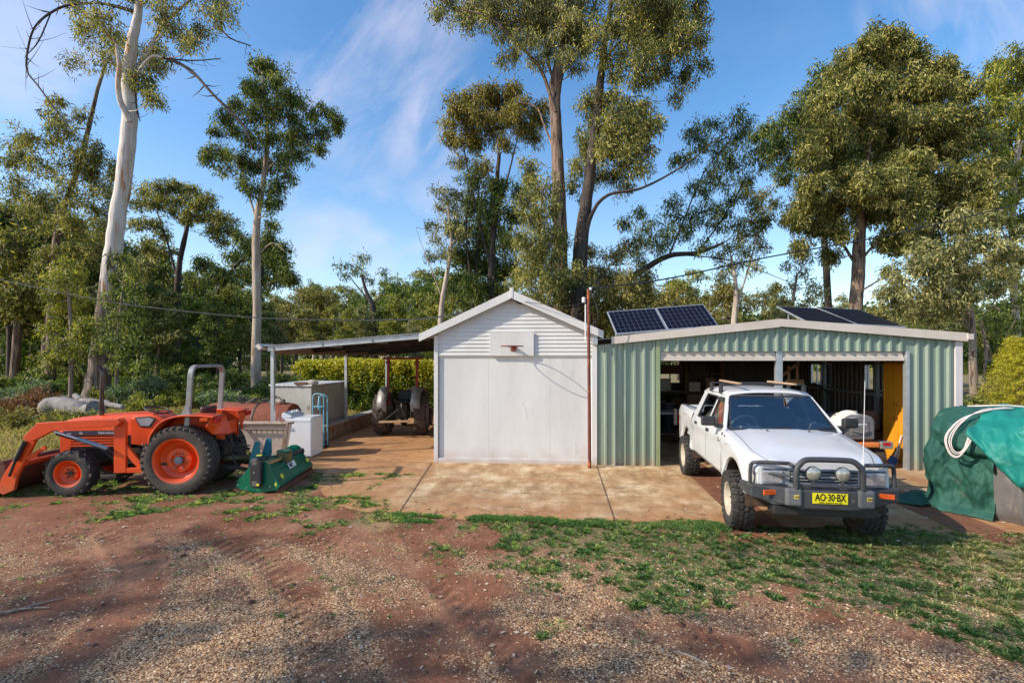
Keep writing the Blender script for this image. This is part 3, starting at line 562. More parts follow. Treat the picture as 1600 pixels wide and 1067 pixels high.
for i in range(0,93):
    y_=10.36+i*.085; h=.018*(i%2); rw.append([(CX0-.28,y_,cz(CX0-.28)+.008+h),(XL+.02,y_,cz(XL+.02)+.008+h)])
MB().grid(rw).build('roof_sheet',ROOFD,cp,solid=.004)
gx=CX0-.24; MB().prism([(gx-.085,cz(gx)+.02),(gx,cz(gx)-.085+.02),(gx+.075,cz(gx)-.02),(gx-.01,cz(gx)+.075)],10.3,18.2,'xz').build('gutter',CREAM,cp,bevel=.004)
for px in (428,504,582): x_=onY(px,540,10.4)[0]; MB().box(x_-.012,x_+.012,10.385,10.399,cz(x_)-.05,cz(x_)-.03).box(x_-.012,x_+.012,10.385,10.399,cz(x_)-.085,cz(x_)-.065).build('bolt_pair',BLACK,cp)
settle(cp)
# low brick wall beside the carport floor
bw=thing('brick_retaining_wall','low red brick wall with a pale coping along the edge of the carport floor','low wall',(-6.05,14.5,0))
MB().box(-6.28,-6.03,11.3,19,-.05,.34).build('wall',brickmat('red_brick_wall',(.30,.10,.06),(.22,.07,.045),(.30,.24,.19),rot=(R(90),0,R(90))),bw); MB().box(-6.31,-6.0,11.28,19,.345,.40).build('coping',FIBRO,bw,bevel=.01); settle(bw)
# rusty pole in front of the white shed
pl=thing('rusty_pole','tall thin rusty red steel pole standing before the right corner of the white shed','pole',(.77,9.98,0)); zp=2.2+107*10.0/770
MB().tube([(.77,9.98,0),(.765,9.98,1.2),(.755,9.98,2.4),(.745,9.98,zp)],[.036,.034,.032,.03],12).build('pole_tube',RUSTPOLE,pl,smooth=50)
MB().tube([(.69,9.99,2.55),(.69,9.99,zp-.3)],.014,8).build('conduit',WHITEL,pl); MB().lathe([(0,-.05),(.03,-.05),(.045,-.02),(.03,0),(.045,.03),(.02,.06),(0,.06)],12,(.655,9.98,zp-.22),'z').build('insulator',WASHW,pl,smooth=40); MB().lathe([(0,-.03),(.025,-.03),(.03,.02),(0,.03)],10,(.79,9.98,zp+.01),'z').build('insulator',WASHW,pl,smooth=40)
MB().tube(cat([(.79,9.95,zp-.05),(.9,9.9,zp-.35),(.93,9.9,zp-.55),(.8,9.9,zp-.72),(.7,9.95,zp-.68)],6),.007,5).build('cable_loop',BLACK,pl); settle(pl)
# overhead cables
def cable(name,pts,r,label):
    o=MB().tube(cat(pts,8),r,5,caps=False).build(name,BLACK); return tag(o,label,'cable')
a=np.array([.79,9.98,zp+.02]); 
cable('overhead_cable',[a,at(1040,436,10.6),at(1200,402,11.3),at(1400,365,12.3),at(1600,317,13.5),at(1750,275,15)],.016,'black overhead cable rising to the right from the rusty pole across the sky')
g0=np.array([ax+.02,YB_+.1,az-.16])
cable('overhead_cable',[g0,at(700,493,11),at(600,500,12),at(410,497,14),at(250,482,16),at(150,468,17.5),at(0,437,20),at(-150,405,23)],.018,'sagging black overhead cable running left from the gable peak past the gum trunks')
tw=[g0+np.array([.0,-.02,0]),g0+np.array([.04,-.03,-.06]),np.array([.3,YF-.32,2.75]),np.array([.66,9.97,zp-.25])]
tag(MB().tube(cat([g0,g0+np.array([.06,-.04,-.05]),(.25,9.93,3.25),(.655,9.97,zp-.27)],6),.006,5).tube(cat([g0+np.array([.03,-.03,-.02]),g0+np.array([.1,-.05,-.09]),g0+np.array([.2,-.05,-.12])],4),.02,6).build('service_cable',BLACK),'short twisted black cable between the gable peak and the rusty pole','cable')
# ================================================================ solar panels
SOL=M('solar_cells',(.005,.006,.016),(.008,.009,.022),3,.35,spec=.15)
def panel(tl,tr,br_,bl,label,nu,nv):
    P=[Vector(p) for p in (bl,br_,tr,tl)]; P[2]=P[3]+(P[1]-P[0]); n=(P[1]-P[0]).cross(P[3]-P[0]).normalized(); c=sum(P,Vector())/4
    t=thing('solar_panel',label,'solar panel',c,0,'solar panels tilted on the green shed roof'); P=[p-c for p in P]
    cs=MB(); bl_=lambda u,v: P[0]*(1-u)*(1-v)+P[1]*u*(1-v)+P[2]*u*v+P[3]*(1-u)*v+n*.005
    for i in range(nu):
        for j in range(nv):
            u0,u1=.018+.964*(i+.03)/nu,.018+.964*(i+.97)/nu; v0,v1=.03+.94*(j+.03)/nv,.03+.94*(j+.97)/nv; cs.add([bl_(u0,v0),bl_(u1,v0),bl_(u1,v1),bl_(u0,v1)],[(0,1,2,3)])
    cs.build('cell_sheet',SOL,t,recalc=False)
    MB().slab(P,-n*.035).build('frame',GALV,t,bevel=.003)
    mid=lambda a,b_,f_: P[a]+(P[b_]-P[a])*f_
    for f_ in (.15,.85):
        lg=MB()
        top=mid(3,2,f_)*.8+mid(0,1,f_)*.2; gx_=(c+top).x; zr=groof(min(max(gx_,GX0),GX1))-c.z
        lg.tube([top-n*.036,Vector((top.x,top.y+.02,zr-.01))],.014,6); b2=mid(0,1,f_)*.93+mid(3,2,f_)*.07; gx2=(c+b2).x; lg.tube([b2-n*.036,Vector((b2.x,b2.y+.02,groof(min(max(gx2,GX0),GX1))-c.z-.01))],.012,6)
        lg.build('mounting_leg',GALV,t)
    return t
BLc,BRc,TLc,TRc=at(963,522,10.75),at(1118,505,10.85),at(943,483,11.45),at(1100,475,11.5)
ev=((BRc-BLc)+(TRc-TLc))/4; uv_=((TLc-BLc)+(TRc-BRc))/2
panel(BLc+uv_,BLc+uv_+ev*.985,BLc+ev*.985,BLc,'dark blue solar panel closest to the white shed, tilted on the green shed roof',10,6)
panel(BLc+uv_+ev*1.0,BLc+uv_+ev*1.985,BLc+ev*1.985,BLc+ev*1.0,'dark blue solar panel tilted up beside its twin, the one closer to the ridge',10,6)
a1,a2,a3,a4=at(1213,478,12.6),at(1332,481,12.8),at(1416,511,11.2),at(1262,503,11.0)
m1_,m2_=a1*.5+a2*.5,a4*.5+a3*.5
panel(a1,m1_,m2_,a4,'grey looking solar panel seen edge-on just right of the roof ridge',10,6); panel(m1_+(a2-a1)*.008,a2,a3,m2_+(a3-a4)*.008,'grey looking solar panel seen edge-on, outermost on the right roof slope',10,6)
# ================================================================ wheels
def wheel(parent,c,r,w,rim,rimmat,style,out,rub,yaw=0,dish=.06,hubmat=None):
    "wheel with its axle along y; out=+1/-1 is the side that shows"
    root=MB(); o=out; e=w/2
    root.lathe([(rim,-e*.82*o),(rim*.93,-e*.6*o),(rim*.93,e*.45*o),(rim*1.0,e*.80*o),(rim*1.06,e*.84*o),(rim*1.05,e*.9*o),(rim*.97,e*.86*o),(rim*.9,e*.62*o),(rim*.86,e*.5*o-dish*.5*o),(rim*.60,e*.5*o-dish*o),(rim*.55,e*.5*o-dish*.3*o),(rim*.36,e*.5*o-dish*.25*o),(rim*.30,e*.5*o-dish*.5*o),(.0,e*.5*o-dish*.5*o)],36)
    a=root.build('wheel',rimmat,parent,smooth=35); a.location=c; a.rotation_euler=(0,0,yaw)
    t=MB(); k=.055 if style!='turf' else .02
    rr=r*(1-k)
    t.lathe([(rim*1.0,-e*.84),(rim*1.12,-e*.97),(rim*.45+r*.55,-e*1.0),(rr*.94,-e*.93),(rr*.985,-e*.78),(rr,-e*.45),(rr*1.004,0),(rr,e*.45),(rr*.985,e*.78),(rr*.94,e*.93),(rim*.45+r*.55,e*1.0),(rim*1.12,e*.97),(rim*1.0,e*.84)],48)
    def blk(an,y0,y1,wa,h,sk=0,rb=None):
        rb=rb or rr; vs=[]
        for hh in (-.01,h):
            for (yy,aa) in ((y0,-wa/2),(y0,wa/2),(y1,wa/2+sk),(y1,-wa/2+sk)):
                q=rb-(abs(yy)/e)**3*.03*r+hh; q-= (hh>0)*0; A=an+aa; t.V.append((q*math.cos(A),yy,q*math.sin(A)))
        b=len(t.V)-8; t.F.extend([(b,b+3,b+2,b+1),(b+4,b+5,b+6,b+7),(b,b+1,b+5,b+4),(b+1,b+2,b+6,b+5),(b+2,b+3,b+7,b+6),(b+3,b,b+4,b+7)])
    h=r*k*.9
    if style=='mud':
        n=26
        for i in range(n):
            a_=2*pi*i/n
            for s in (-1,1):
                blk(a_+(.06 if s>0 else 0),s*e*.52,s*e*1.02,.155,h,.02); blk(a_+.12*(s>0)+.04,s*e*.06,s*e*.42,.15,h,.06*s)
                if i%2==0: blk(a_+.02,s*e*.97,s*e*1.03,.13,-.02,0,rr*.97)
    elif style=='turf':
        n=34
        for i in range(n):
            for j,yc in enumerate(np.linspace(-.82,.82,7)):
                a_=2*pi*(i+.5*(j%2))/n; s_=.165; w2=2*pi/n*.78; y_=yc*e; dy=e*.25
                # diamond blocks
                vs=[]; b=len(t.V)
                for hh in (-.01,.018):
                    for (yy,aa) in ((y_-dy,0),(y_,w2/2),(y_+dy,0),(y_,-w2/2)):
                        q=rr-(abs(yy)/e)**3*.045*r+hh; t.V.append((q*math.cos(a_+aa),yy,q*math.sin(a_+aa)))
                t.F.extend([(b,b+3,b+2,b+1),(b+4,b+5,b+6,b+7),(b,b+1,b+5,b+4),(b+1,b+2,b+6,b+5),(b+2,b+3,b+7,b+6),(b+3,b,b+4,b+7)])
    elif style=='lug':
        n=16
        for i in range(n):
            for s in (-1,1): blk(2*pi*(i+(.5 if s>0 else 0))/n,s*e*.0,s*e*1.0,.11,h*1.2,.30)
    ty=t.build('tyre',rub,a,smooth=32)
    hb=MB().lathe([(0,e*.5*o),(rim*.18,e*.5*o),(rim*.2,e*.5*o-dish*.4*o)],16)
    for i in range(6):
        A=2*pi*i/6; hb.lathe([(0,e*.5*o+.012*o-dish*.2*o),(.012,e*.5*o+.01*o-dish*.2*o),(.012,e*.5*o-dish*.5*o)],6,(rim*.36*math.cos(A),0,rim*.36*math.sin(A)))
    hb.build('hub',hubmat or DARKMET,a,smooth=40); return a
# ================================================================ orange tractor
TR=thing('tractor','orange compact tractor with front loader, grey roll bar and turf tyres','tractor',(-6.0055,7.465,0),R(188.33))
wheel(TR,(.02,-.17,.545),.56,.33,.35,ORANGE,'turf',1,RUBBERD,dish=.09,hubmat=BLUEROD); wheel(TR,(.02,-1.12,.545),.56,.33,.35,ORANGE,'turf',-1,RUBBERD,dish=.09)
wheel(TR,(1.67,-.13,.365),.375,.24,.205,ORANGE,'lug',1,RUBBER,dish=.05); wheel(TR,(1.67,-1.1,.365),.375,.24,.205,ORANGE,'lug',-1,RUBBER,dish=.05)
yc=-.63
ch=MB().box(-.35,1.3,yc-.16,yc+.16,.42,.78).box(1.3,2.0,yc-.12,yc+.12,.48,.72).box(1.62,1.72,yc-.42,yc+.42,.32,.42).box(.15,.62,yc-.5,yc+.5,.46,.5).box(-.42,-.2,yc-.25,yc+.25,.5,.95).lathe([(0,-.97),(.1,-.95),(.12,-.3),(.1,-.28),(0,-.28)],14,(.02,0,.545)).box(.95,1.2,-.28,-.05,.28,.34)
ch.build('chassis',DARKMET,TR,bevel=.01)
# hood
def loft(sections,cap=True):
    mb=MB(); n=len(sections[0]); o=0
    for s in sections: mb.V+=[tuple(map(float,p)) for p in s]
    for i in range(len(sections)-1):
        for j in range(n):
            j2=(j+1)%n; mb.F.append((i*n+j,i*n+j2,(i+1)*n+j2,(i+1)*n+j))
    if cap: mb.F.append(tuple(reversed(range(n)))); mb.F.append(tuple((len(sections)-1)*n+j for j in range(n)))
    return mb
hs_=[]
for x,zt,zb_,hw in ((.62,1.265,.93,.265),(1.0,1.265,.92,.265),(1.5,1.245,.92,.262),(1.9,1.205,.93,.255),(2.04,1.16,.95,.24),(2.1,1.08,.97,.225)):
    hs_.append([(x,yc+hw,zb_),(x,yc+hw,zt-.09),(x,yc+hw*.93,zt-.035),(x,yc+hw*.72,zt-.005),(x,yc,zt),(x,yc-hw*.72,zt-.005),(x,yc-hw*.93,zt-.035),(x,yc-hw,zt-.09),(x,yc-hw,zb_)])
hood=loft(hs_).build('hood',ORANGE,TR,smooth=35)
gl_=MB()
for s in (1,-1):
    y_=yc+s*.255
    for k in range(4): gl_.box(1.0,1.98,y_-.012,y_+.004,.74+.045*k,.765+.045*k)
    gl_.box(1.9,2.06,y_-.02,y_+.0,.62,.93)
gl_.build('side_louvres',ORANGE,TR)
MB().box(.95,2.0,yc-.235,yc+.235,.70,.93).build('engine_block',DARKMET,TR)
MB().box(2.06,2.1,yc-.2,yc+.2,.68,1.04).build('grille',BLACK,TR,bevel=.008)
de=MB().box(1.16,2.0,yc+.2665,yc+.272,.935,1.005); d0=de.build('decal_strip',M('dark_blue_decal',(.035,.04,.07),(.05,.055,.09),6,.4),TR)
text('Hydroshuttle',.055,WHITEL,TR,(1.30,yc+.274,.966),(R(90),0,R(180)),name='lettering')
MB().slab([(1.75,yc+.2735,.945),(1.69,yc+.2735,.945),(1.70,yc+.2735,.985),(1.74,yc+.2735,.985)],(0,.001,0)).slab([(1.95,yc+.2735,.94),(1.87,yc+.2735,.94),(1.875,yc+.2735,.97),(1.93,yc+.2735,.97)],(0,.001,0)).build('decal_mark',SILVER,TR)
text('-300',.10,WHITEL,TR,(1.16,yc+.267,1.085),(R(90),0,R(180)),sx=1.2,name='model_number')
# cowl and dash
cw=loft([[(x,yc+hw,zb_),(x,yc+hw,zt-.06),(x,yc+hw*.8,zt),(x,yc-hw*.8,zt),(x,yc-hw,zt-.06),(x,yc-hw,zb_)] for x,zt,zb_,hw in ((.28,1.02,.75,.27),(.42,1.16,.74,.28),(.55,1.24,.74,.285),(.64,1.25,.74,.285),(.92,1.25,.78,.283))])
cw.build('cowl',ORANGE,TR,smooth=30)
MB().slab([(.86,yc+.287,1.22),(.62,yc+.287,1.24),(.50,yc+.287,1.20),(.60,yc+.287,1.05),(.78,yc+.287,1.06)],(0,.012,0)).build('dash_surround',DARKMET,TR,bevel=.008); MB().slab([(.83,yc+.30,1.20),(.63,yc+.30,1.22),(.55,yc+.30,1.19),(.62,yc+.30,1.08),(.76,yc+.30,1.08)],(0,.003,0)).build('dash_face',SILVER,TR)
st=MB().tube([(.68+.19*math.cos(a)*.95,yc+.19*math.sin(a),1.315+.19*math.cos(a)*.30) for a in np.linspace(0,2*pi,28,endpoint=False)],.013,8,closed=True)
for A in (0,2.1,4.2): st.tube([(.68,yc,1.29),(.68+.18*math.cos(A),yc+.18*math.sin(A),1.315+.18*math.cos(A)*.3)],.008,6)
st.tube([(.68,yc,1.29),(.76,yc,1.1)],.02,8); st.build('steering_wheel',BLACK,TR,smooth=50)
sm=M('maroon_vinyl_seat',(.07,.018,.02),(.1,.03,.03),5,.45)
MB().obox((.06,yc,1.0),(.42,.44,.1)).obox((-.15,yc,1.2),(.09,.42,.36),(0,R(-10),0)).build('seat',sm,TR,bevel=.03)
# fenders
def fender(y0,y1,ys):
    pts=cat([(.44,.82),(.40,.98),(.24,1.18),(.0,1.265),(-.3,1.275),(-.56,1.25)],5); f=MB()
    f.grid([[(p[0],y0,p[1]),(p[0],y1,p[1])] for p in pts]); a=f.build('fender',ORANGE,TR,smooth=50,solid=.008)
    side=[(p[0],ys,p[1]-.002) for p in pts]; lo=[(p[0],ys,max(.62,p[1]-.42)) for p in pts]; MB().grid([[a_,b_] for a_,b_ in zip(side,lo)]).build('fender_side',ORANGE,TR,solid=.006)
    lip=[(p[0],y1,p[1]) for p in pts]; MB().tube(lip,.014,6).build('fender_lip',ORANGE,TR,smooth=50)
    return a
fender(-.40,-.02,-.395); fender(-.87,-1.26,-.875)
MB().slab([(-.56,-.03,1.235),(-.56,-.44,1.235),(-.66,-.44,.93),(-.50,-.16,.95),(-.46,-.03,1.09)],(.03,0,0)).build('rear_panel',ORANGE,TR,bevel=.008)
MB().box(-.45,.15,-.87,-.40,.86,.93).box(-.56,-.50,-.83,-.44,.90,1.12).build('platform',ORANGE,TR,bevel=.01)
MB().slab([(-.56,-.85,1.235),(-.56,-1.24,1.235),(-.46,-1.24,1.09),(-.50,-1.1,.95),(-.66,-.85,.93)],(.03,0,0)).build('rear_panel',ORANGE,TR,bevel=.008)
for y_ in (-.10,-1.18): MB().box(-.615,-.572,y_-.07,y_+.07,1.155,1.235).build('tail_light',REDL,TR,bevel=.006)
for y_ in (-.0,-1.26): MB().box(-.50,-.38,y_-.03,y_+.03,1.19,1.24).build('side_light',AMBER,TR,bevel=.006)
rp=[(-.10,-.13,1.1),(-.12,-.13,1.4),(-.15,-.13,1.88)]+[(-.155,-.13-.15*(1-math.cos(a)),1.92+.15*math.sin(a)) for a in np.linspace(.2,pi/2,6)]
rp+= [(-.155,-.9,2.07)]+[(-.155,-.97-.15*math.sin(a),1.92+.15*math.cos(a)) for a in np.linspace(0.2,pi/2,6)]+[(-.13,-1.12,1.5),(-.10,-1.12,1.1)]
rows=[]
P_=[Vector(p) for p in rp]
for i,p in enumerate(P_):
    t_=(P_[min(i+1,len(P_)-1)]-P_[max(i-1,0)]).normalized(); n_=Vector((1,0,0)).cross(t_).normalized()
    rows.append([p+Vector((.038,0,0))+n_*.024,p+Vector((-.038,0,0))+n_*.024,p+Vector((-.038,0,0))-n_*.024,p+Vector((.038,0,0))-n_*.024])
loft(rows).build('roll_bar',GREYMET,TR,smooth=35,bevel=.004)
MB().slab([(-.02,-.10,1.27),(-.17,-.10,1.27),(-.14,-.10,1.42),(-.08,-.10,1.42)],(0,.01,0)).box(-.2,.02,-.22,-.06,1.262,1.285).box(-.2,.02,-1.2,-1.05,1.262,1.285).build('roll_bar_foot',GREYMET,TR,bevel=.003)
ex=[(1.50,-.5,1.15),(1.50,-.5,1.45),(1.49,-.5,1.85),(1.48,-.5,1.95),(1.51,-.5,2.02),(1.555,-.5,2.06)]
MB().tube(ex[:2],.036,14).tube(ex[1:],[.032,.031,.031,.03,.028],14).build('exhaust_pipe',M('brown_exhaust',(.05,.035,.03),(.14,.10,.08),5,.35,.6),TR,smooth=50)
# loader
def arm(y0,y1):
    r_=MB().prism([(.90,1.12),(.84,1.18),(.88,1.235),(1.4,1.225),(2.09,1.185),(2.31,.95),(2.16,.895),(1.86,1.055),(1.4,1.10)],y0,y1)
    a=r_.build('loader_arm',ORANGE,TR,bevel=.008)
    MB().prism([(2.27,.93),(2.12,.90),(2.40,.32),(2.44,.13),(2.60,.06),(2.68,.12),(2.62,.32)],y0+.008,y1-.008).build('dipper',ORANGE,a,bevel=.008)
    MB().beam((2.26,(y0+y1)/2,.62),(1.98,(y0+y1)/2,.80),.04,.055).beam((2.40,(y0+y1)/2,.60),(2.1,(y0+y1)/2,.66),.03,.05).build('link_bar',ORANGE,a,bevel=.004)
    t=MB().prism([(.81,.36),(.995,.36),(.995,1.17),(.93,1.25),(.86,1.24),(.81,1.17)],y0-.06,y1-.0801).build('tower',ORANGE,TR,bevel=.008)
    MB().beam((.86,y1-.115,.78),(.56,y1-.115,.42),.05,.10).box(.5,.80,y1-.14,y1-.08,.36,.44).build('tower_brace',ORANGE,t,bevel=.005)
    c=MB().tube([(1.06,y1-.05,.76),(1.5,y1-.03,.925)],.036,12).build('lift_cylinder',BLUEROD,TR,smooth=50); MB().tube([(1.5,y1-.03,.925),(1.84,y1-.02,1.045)],.02,10).build('cylinder_rod',CHROME,c,smooth=50)
    MB().tube([(2.24,y1+.03,.90),(2.38,y1+.03,.60)],.034,12).tube([(2.38,y1+.03,.60),(2.48,y1+.02,.36)],.02,10).build('bucket_cylinder',BLACK,TR,smooth=50)
    MB().tube([(1.86,y1-.04,1.04),(1.3,y1-.12,.84),(.98,y1-.16,.62)],.017,6).tube([(1.84,y1-.04,1.0),(1.3,y1-.16,.78),(1.0,y1-.2,.5)],.012,6).build('hydraulic_hose',BLACK,TR,smooth=50)
arm(-.05,.02); arm(-1.28,-1.21)
MB().tube([(2.3,-1.25,.55),(2.3,-.02,.55)],.04,10).build('cross_tube',ORANGE,TR,smooth=50)
bk=cat([(2.62,.56),(2.60,.40),(2.64,.2),(2.78,.06),(2.98,.02),(3.3,.015)],5)
MB().grid([[(p[0],-1.55,p[1]),(p[0],-.03,p[1])] for p in bk]).build('bucket',BUCKET,TR,smooth=50,solid=.015)
for y_ in (-1.55,-.04): MB().prism([tuple(p[:2]) for p in bk]+[(3.3,.03),(2.72,.56)],y_,y_+.012).build('bucket_side',BUCKET,TR)
MB().beam((2.67,-1.56,.565),(2.67,-.02,.565),.10,.03).build('bucket_lip',BUCKET,TR)
MB().slab([(1.0,-.3,.72),(.75,-.3,.72),(.62,-.3,.5),(.9,-.3,.5)],(0,.02,0)).tube(cat([(.7,-.28,.8),(.6,-.2,.72),(.45,-.25,.6),(.3,-.28,.7)],4),.012,5).build('foot_step',DARKMET,TR)
hk=MB()
for y_ in (-.42,-.84): hk.beam((-.25,y_,.42),(-1.0,y_,.30),.03,.06).beam((-.35,y_,.98),(-.62,y_,.72),.03,.04).tube([(-.62,y_,.72),(-.75,y_,.34)],.014,6).tube([(-.35,y_+.04,.78),(-.7,y_+.07,.80)],.01,6)
hk.beam((-.3,-.63,.85),(-.86,-.63,.62),.03,.04).box(-.5,-.3,-.78,-.48,.55,.88).tube([(-.45,-.5,.95),(-.42,-.5,.70)],.01,6).tube([(-.2,-.35,.74),(-1.02,-.3,.74)],.012,6)
for k in range(6): hk.tube(cat([(-.38,-.45-.05*k,.8),(-.55,-.5-.03*k,.9-.03*k),(-.7,-.45-.04*k,.6)],4),.008,5)
hk.build('three_point_hitch',DARKMET,TR)
MB().lathe([(0,-.98),(.07,-.98),(.085,-.9),(.05,-.84),(.045,-.62),(.06,-.6),(.06,-.45),(0,-.45)],14,(0,-.63,.47),'x').build('drive_shaft',OILY,TR,smooth=40)
# ================================================================ flail mower
MW=thing('flail_mower','green flail mower with a black belt cover and teal mast behind the orange tractor','mower',(-4.85,8.45,0))
Y0=7.72; q=lambda px,py,y=Y0:(lambda p:(p[0],p[2]))(onY(px,py,y))
pp=[q(*a) for a in ((367.6,761),(372,751),(388.5,731),(396,725),(404,721),(412,720.5),(419,724),(437.5,760),(431,766),(403,770.5),(369,766.5))]
MB().prism(pp,Y0,Y0+.02).build('end_plate',MOWG,MW,bevel=.003); OFFV=Vector((-.27,1.53,0)); MB().slab([(p[0]-.27,9.25,p[1]) for p in pp],(0,.02,0)).build('end_plate',MOWG,MW)
MB().prism([q(367,762),q(402,771),q(420,770),q(420,773),q(402,774.5),q(366,766)],Y0-.03,Y0+.04).build('skid',BUCKET,MW)
cc=q(403.5,737.5); hh=.175
MB().prism([(cc[0]+.098*math.cos(a),cc[1]+(hh if math.sin(a)>0 else -hh)*.85+.098*math.sin(a)) for a in np.linspace(0,2*pi,28,endpoint=False)],Y0-.09,Y0).build('belt_cover',BLACK,MW,bevel=.018)
vt=MB()
for k in range(4): vt.box(cc[0]-.05,cc[0]+.03,Y0-.0945,Y0-.0905,cc[1]+.14+.028*k,cc[1]+.15+.028*k)
for k in range(3): vt.box(cc[0]-.05,cc[0]+.03,Y0-.0945,Y0-.0905,cc[1]-.14-.028*k,cc[1]-.13-.028*k)
vt.lathe([(0,-.012),(.014,-.008),(.014,0)],10,(cc[0]-.01,Y0-.09,cc[1]+.01)).build('cover_slots',GREYMET,MW)
MB().box(cc[0]+.02,cc[0]+.07,Y0-.0945,Y0-.0905,cc[1]-.20,cc[1]-.165).slab([(*q(429.5,754)[:1],Y0-.002,q(429.5,754)[1]),(q(432,754)[0],Y0-.002,q(432,754)[1]),(q(432.5,759)[0],Y0-.002,q(432.5,759)[1]),(q(429.5,759)[0],Y0-.002,q(429.5,759)[1])],(0,-.002,0)).box(cc[0]-.02,cc[0]+.06,Y0-.03,Y0+.03,cc[1]+.272,cc[1]+.282).build('sticker',YELS,MW)
for px,py in ((372,758),(384.5,764),(386,761),(422,760),(403,766)):
    a_=q(px,py); MB().lathe([(0,-.008),(.009,-.006),(.009,0)],8,(a_[0],Y0,a_[1])).build('bolt',CHROME,MW)
A_=onY(425.3,732,7.76); D_=onY(439,758.5,7.76); B_=onY(470.5,707,9.27); C_=onY(489,724.5,9.27)
dk=MB().slab([A_,B_,C_,D_],(.0,0,-.02)).build('deck',MOWG,MW,bevel=.003)
ex_=Vector(B_-A_); ey_=Vector(A_-D_); nn=ex_.cross(ey_).normalized(); 
def ondeck(u,v,h=.004): return Vector(D_)+ (Vector(C_)-Vector(D_))*u+ey_*v+nn*h*(1 if nn.z>0 else -1)
rot=Matrix((ex_.normalized(),(nn.cross(ex_.normalized())).normalized() if nn.z>0 else (-nn).cross(ex_.normalized()).normalized(),nn if nn.z>0 else -nn)).transposed().to_euler()
MB().slab([ondeck(.36,.50),ondeck(.56,.50),ondeck(.56,.83),ondeck(.36,.83)],nn*.001).build('name_label',WHITEL,MW)
text('HAYES',.105,PLATEK,MW,ondeck(.46,.665,.0065),rot,name='lettering',sx=.8,bold=.003)
for u in (.08,.86): MB().slab([ondeck(u,.28),ondeck(u+.07,.28),ondeck(u+.07,.52),ondeck(u,.52)],nn*.002).build('sticker',YELS,MW)
MB().slab([D_+np.array([0,0,-.02]),C_+np.array([0,0,-.02]),C_+np.array([-.03,0,-.12]),D_+np.array([-.03,0,-.12])],(-.01,0,0)).build('rear_flap',BLACK,MW)
MB().tube([D_+np.array([-.03,0,-.09]),C_+np.array([-.03,0,-.14])],.055,12).build('roller',BUCKET,MW,smooth=50)
HH=MB().slab([(pp[2][0],Y0+.03,pp[2][1]),(pp[4][0],Y0+.03,pp[4][1]-.04),(A_[0]-.02,Y0+.03,A_[2]-.05),(A_[0]-.02,Y0+.03,A_[2]-.22),(pp[0][0]+.05,Y0+.03,.12),(pp[0][0],Y0+.03,.18)],OFFV*.98).build('housing',MOWG,MW,bevel=.004)
for ya_ in (8.0,8.35): MB().prism([q(397.5,690,8.0),q(405,690,8.0),q(405.5,712,8.0),(q(403,724,8.0)),q(387,731,8.0),q(391,712,8.0)],ya_,ya_+.03).build('mast',MOWT,MW,bevel=.003)
g_=Vector(onY(444,714,8.45)); MB().obox(g_,(.2,.22,.2),(0,.2,.1)).lathe([(0,-.1),(.09,-.1),(.1,-.06),(.1,.06),(.09,.1),(0,.1)],14,g_,'x').build('gearbox',OILY,MW,bevel=.02); MB().obox(g_+Vector((0,0,.115)),(.2,.16,.03)).build('gearbox_plate',MOWG,MW,bevel=.004)
MB().tube([Vector(onY(416,725,7.95)),g_-Vector((0,.1,.0))],[.05,.035],14).build('cross_shaft',M('tan_greasy_steel',(.30,.2,.09),(.42,.3,.15),8,.35,.5),MW,smooth=50)
MB().tube([g_+Vector((.05,.1,.02)),g_+Vector((.14,.32,.05))],.035,10).tube([g_+Vector((.14,.32,.05)),g_+Vector((.16,.36,.055))],.05,10).build('stub_shaft',BLACK,MW,smooth=50)
MB().lathe([(.0,0),(.055,.0),(.06,.08),(.04,.1),(.04,.42),(.065,.44),(.07,.55),(0,.55)],12,(g_.x-.68,g_.y-.1,g_.z-.02),'x').build('drive_shaft',OILY,MW,smooth=50)
settle(MW)
# ================================================================ dual cab ute
UT=thing('dual_cab_ute','white dual cab ute with black bull bar, round driving lights and yellow number plate','ute',(3.26,8.07,0),R(-93.8))
LINER=M('muddy_arch_liner',(.05,.03,.022),(.10,.055,.035),8,.85)
AX=1.475; AR=.43; AZ=.46
def zbot(x):
    z=.555+.03*sst(1.9,2.1,x)
    for a in (AX,-AX):
        d=abs(x-a)
        if d<AR: z=max(z,AZ+math.sqrt(AR*AR-d*d)*1.02)
    return z
def ysd(x):
    if x>1.3: return .80-.115*sst(1.75,2.2,x)*1.0
    if x<-1.9: return .80-.02*sst(-1.9,-2.25,x)
    return .80
def ztop(x):
    if x>.93: return 1.175-.215*((x-.93)/1.17)**1.35*.95
    if x>-.97: return 1.215
    return 1.265
def fl_(x):
    d=min(abs(x-AX),abs(x+AX)); return .035*math.exp(-((d-AR)/.05)**2) if d<AR+.12 else 0
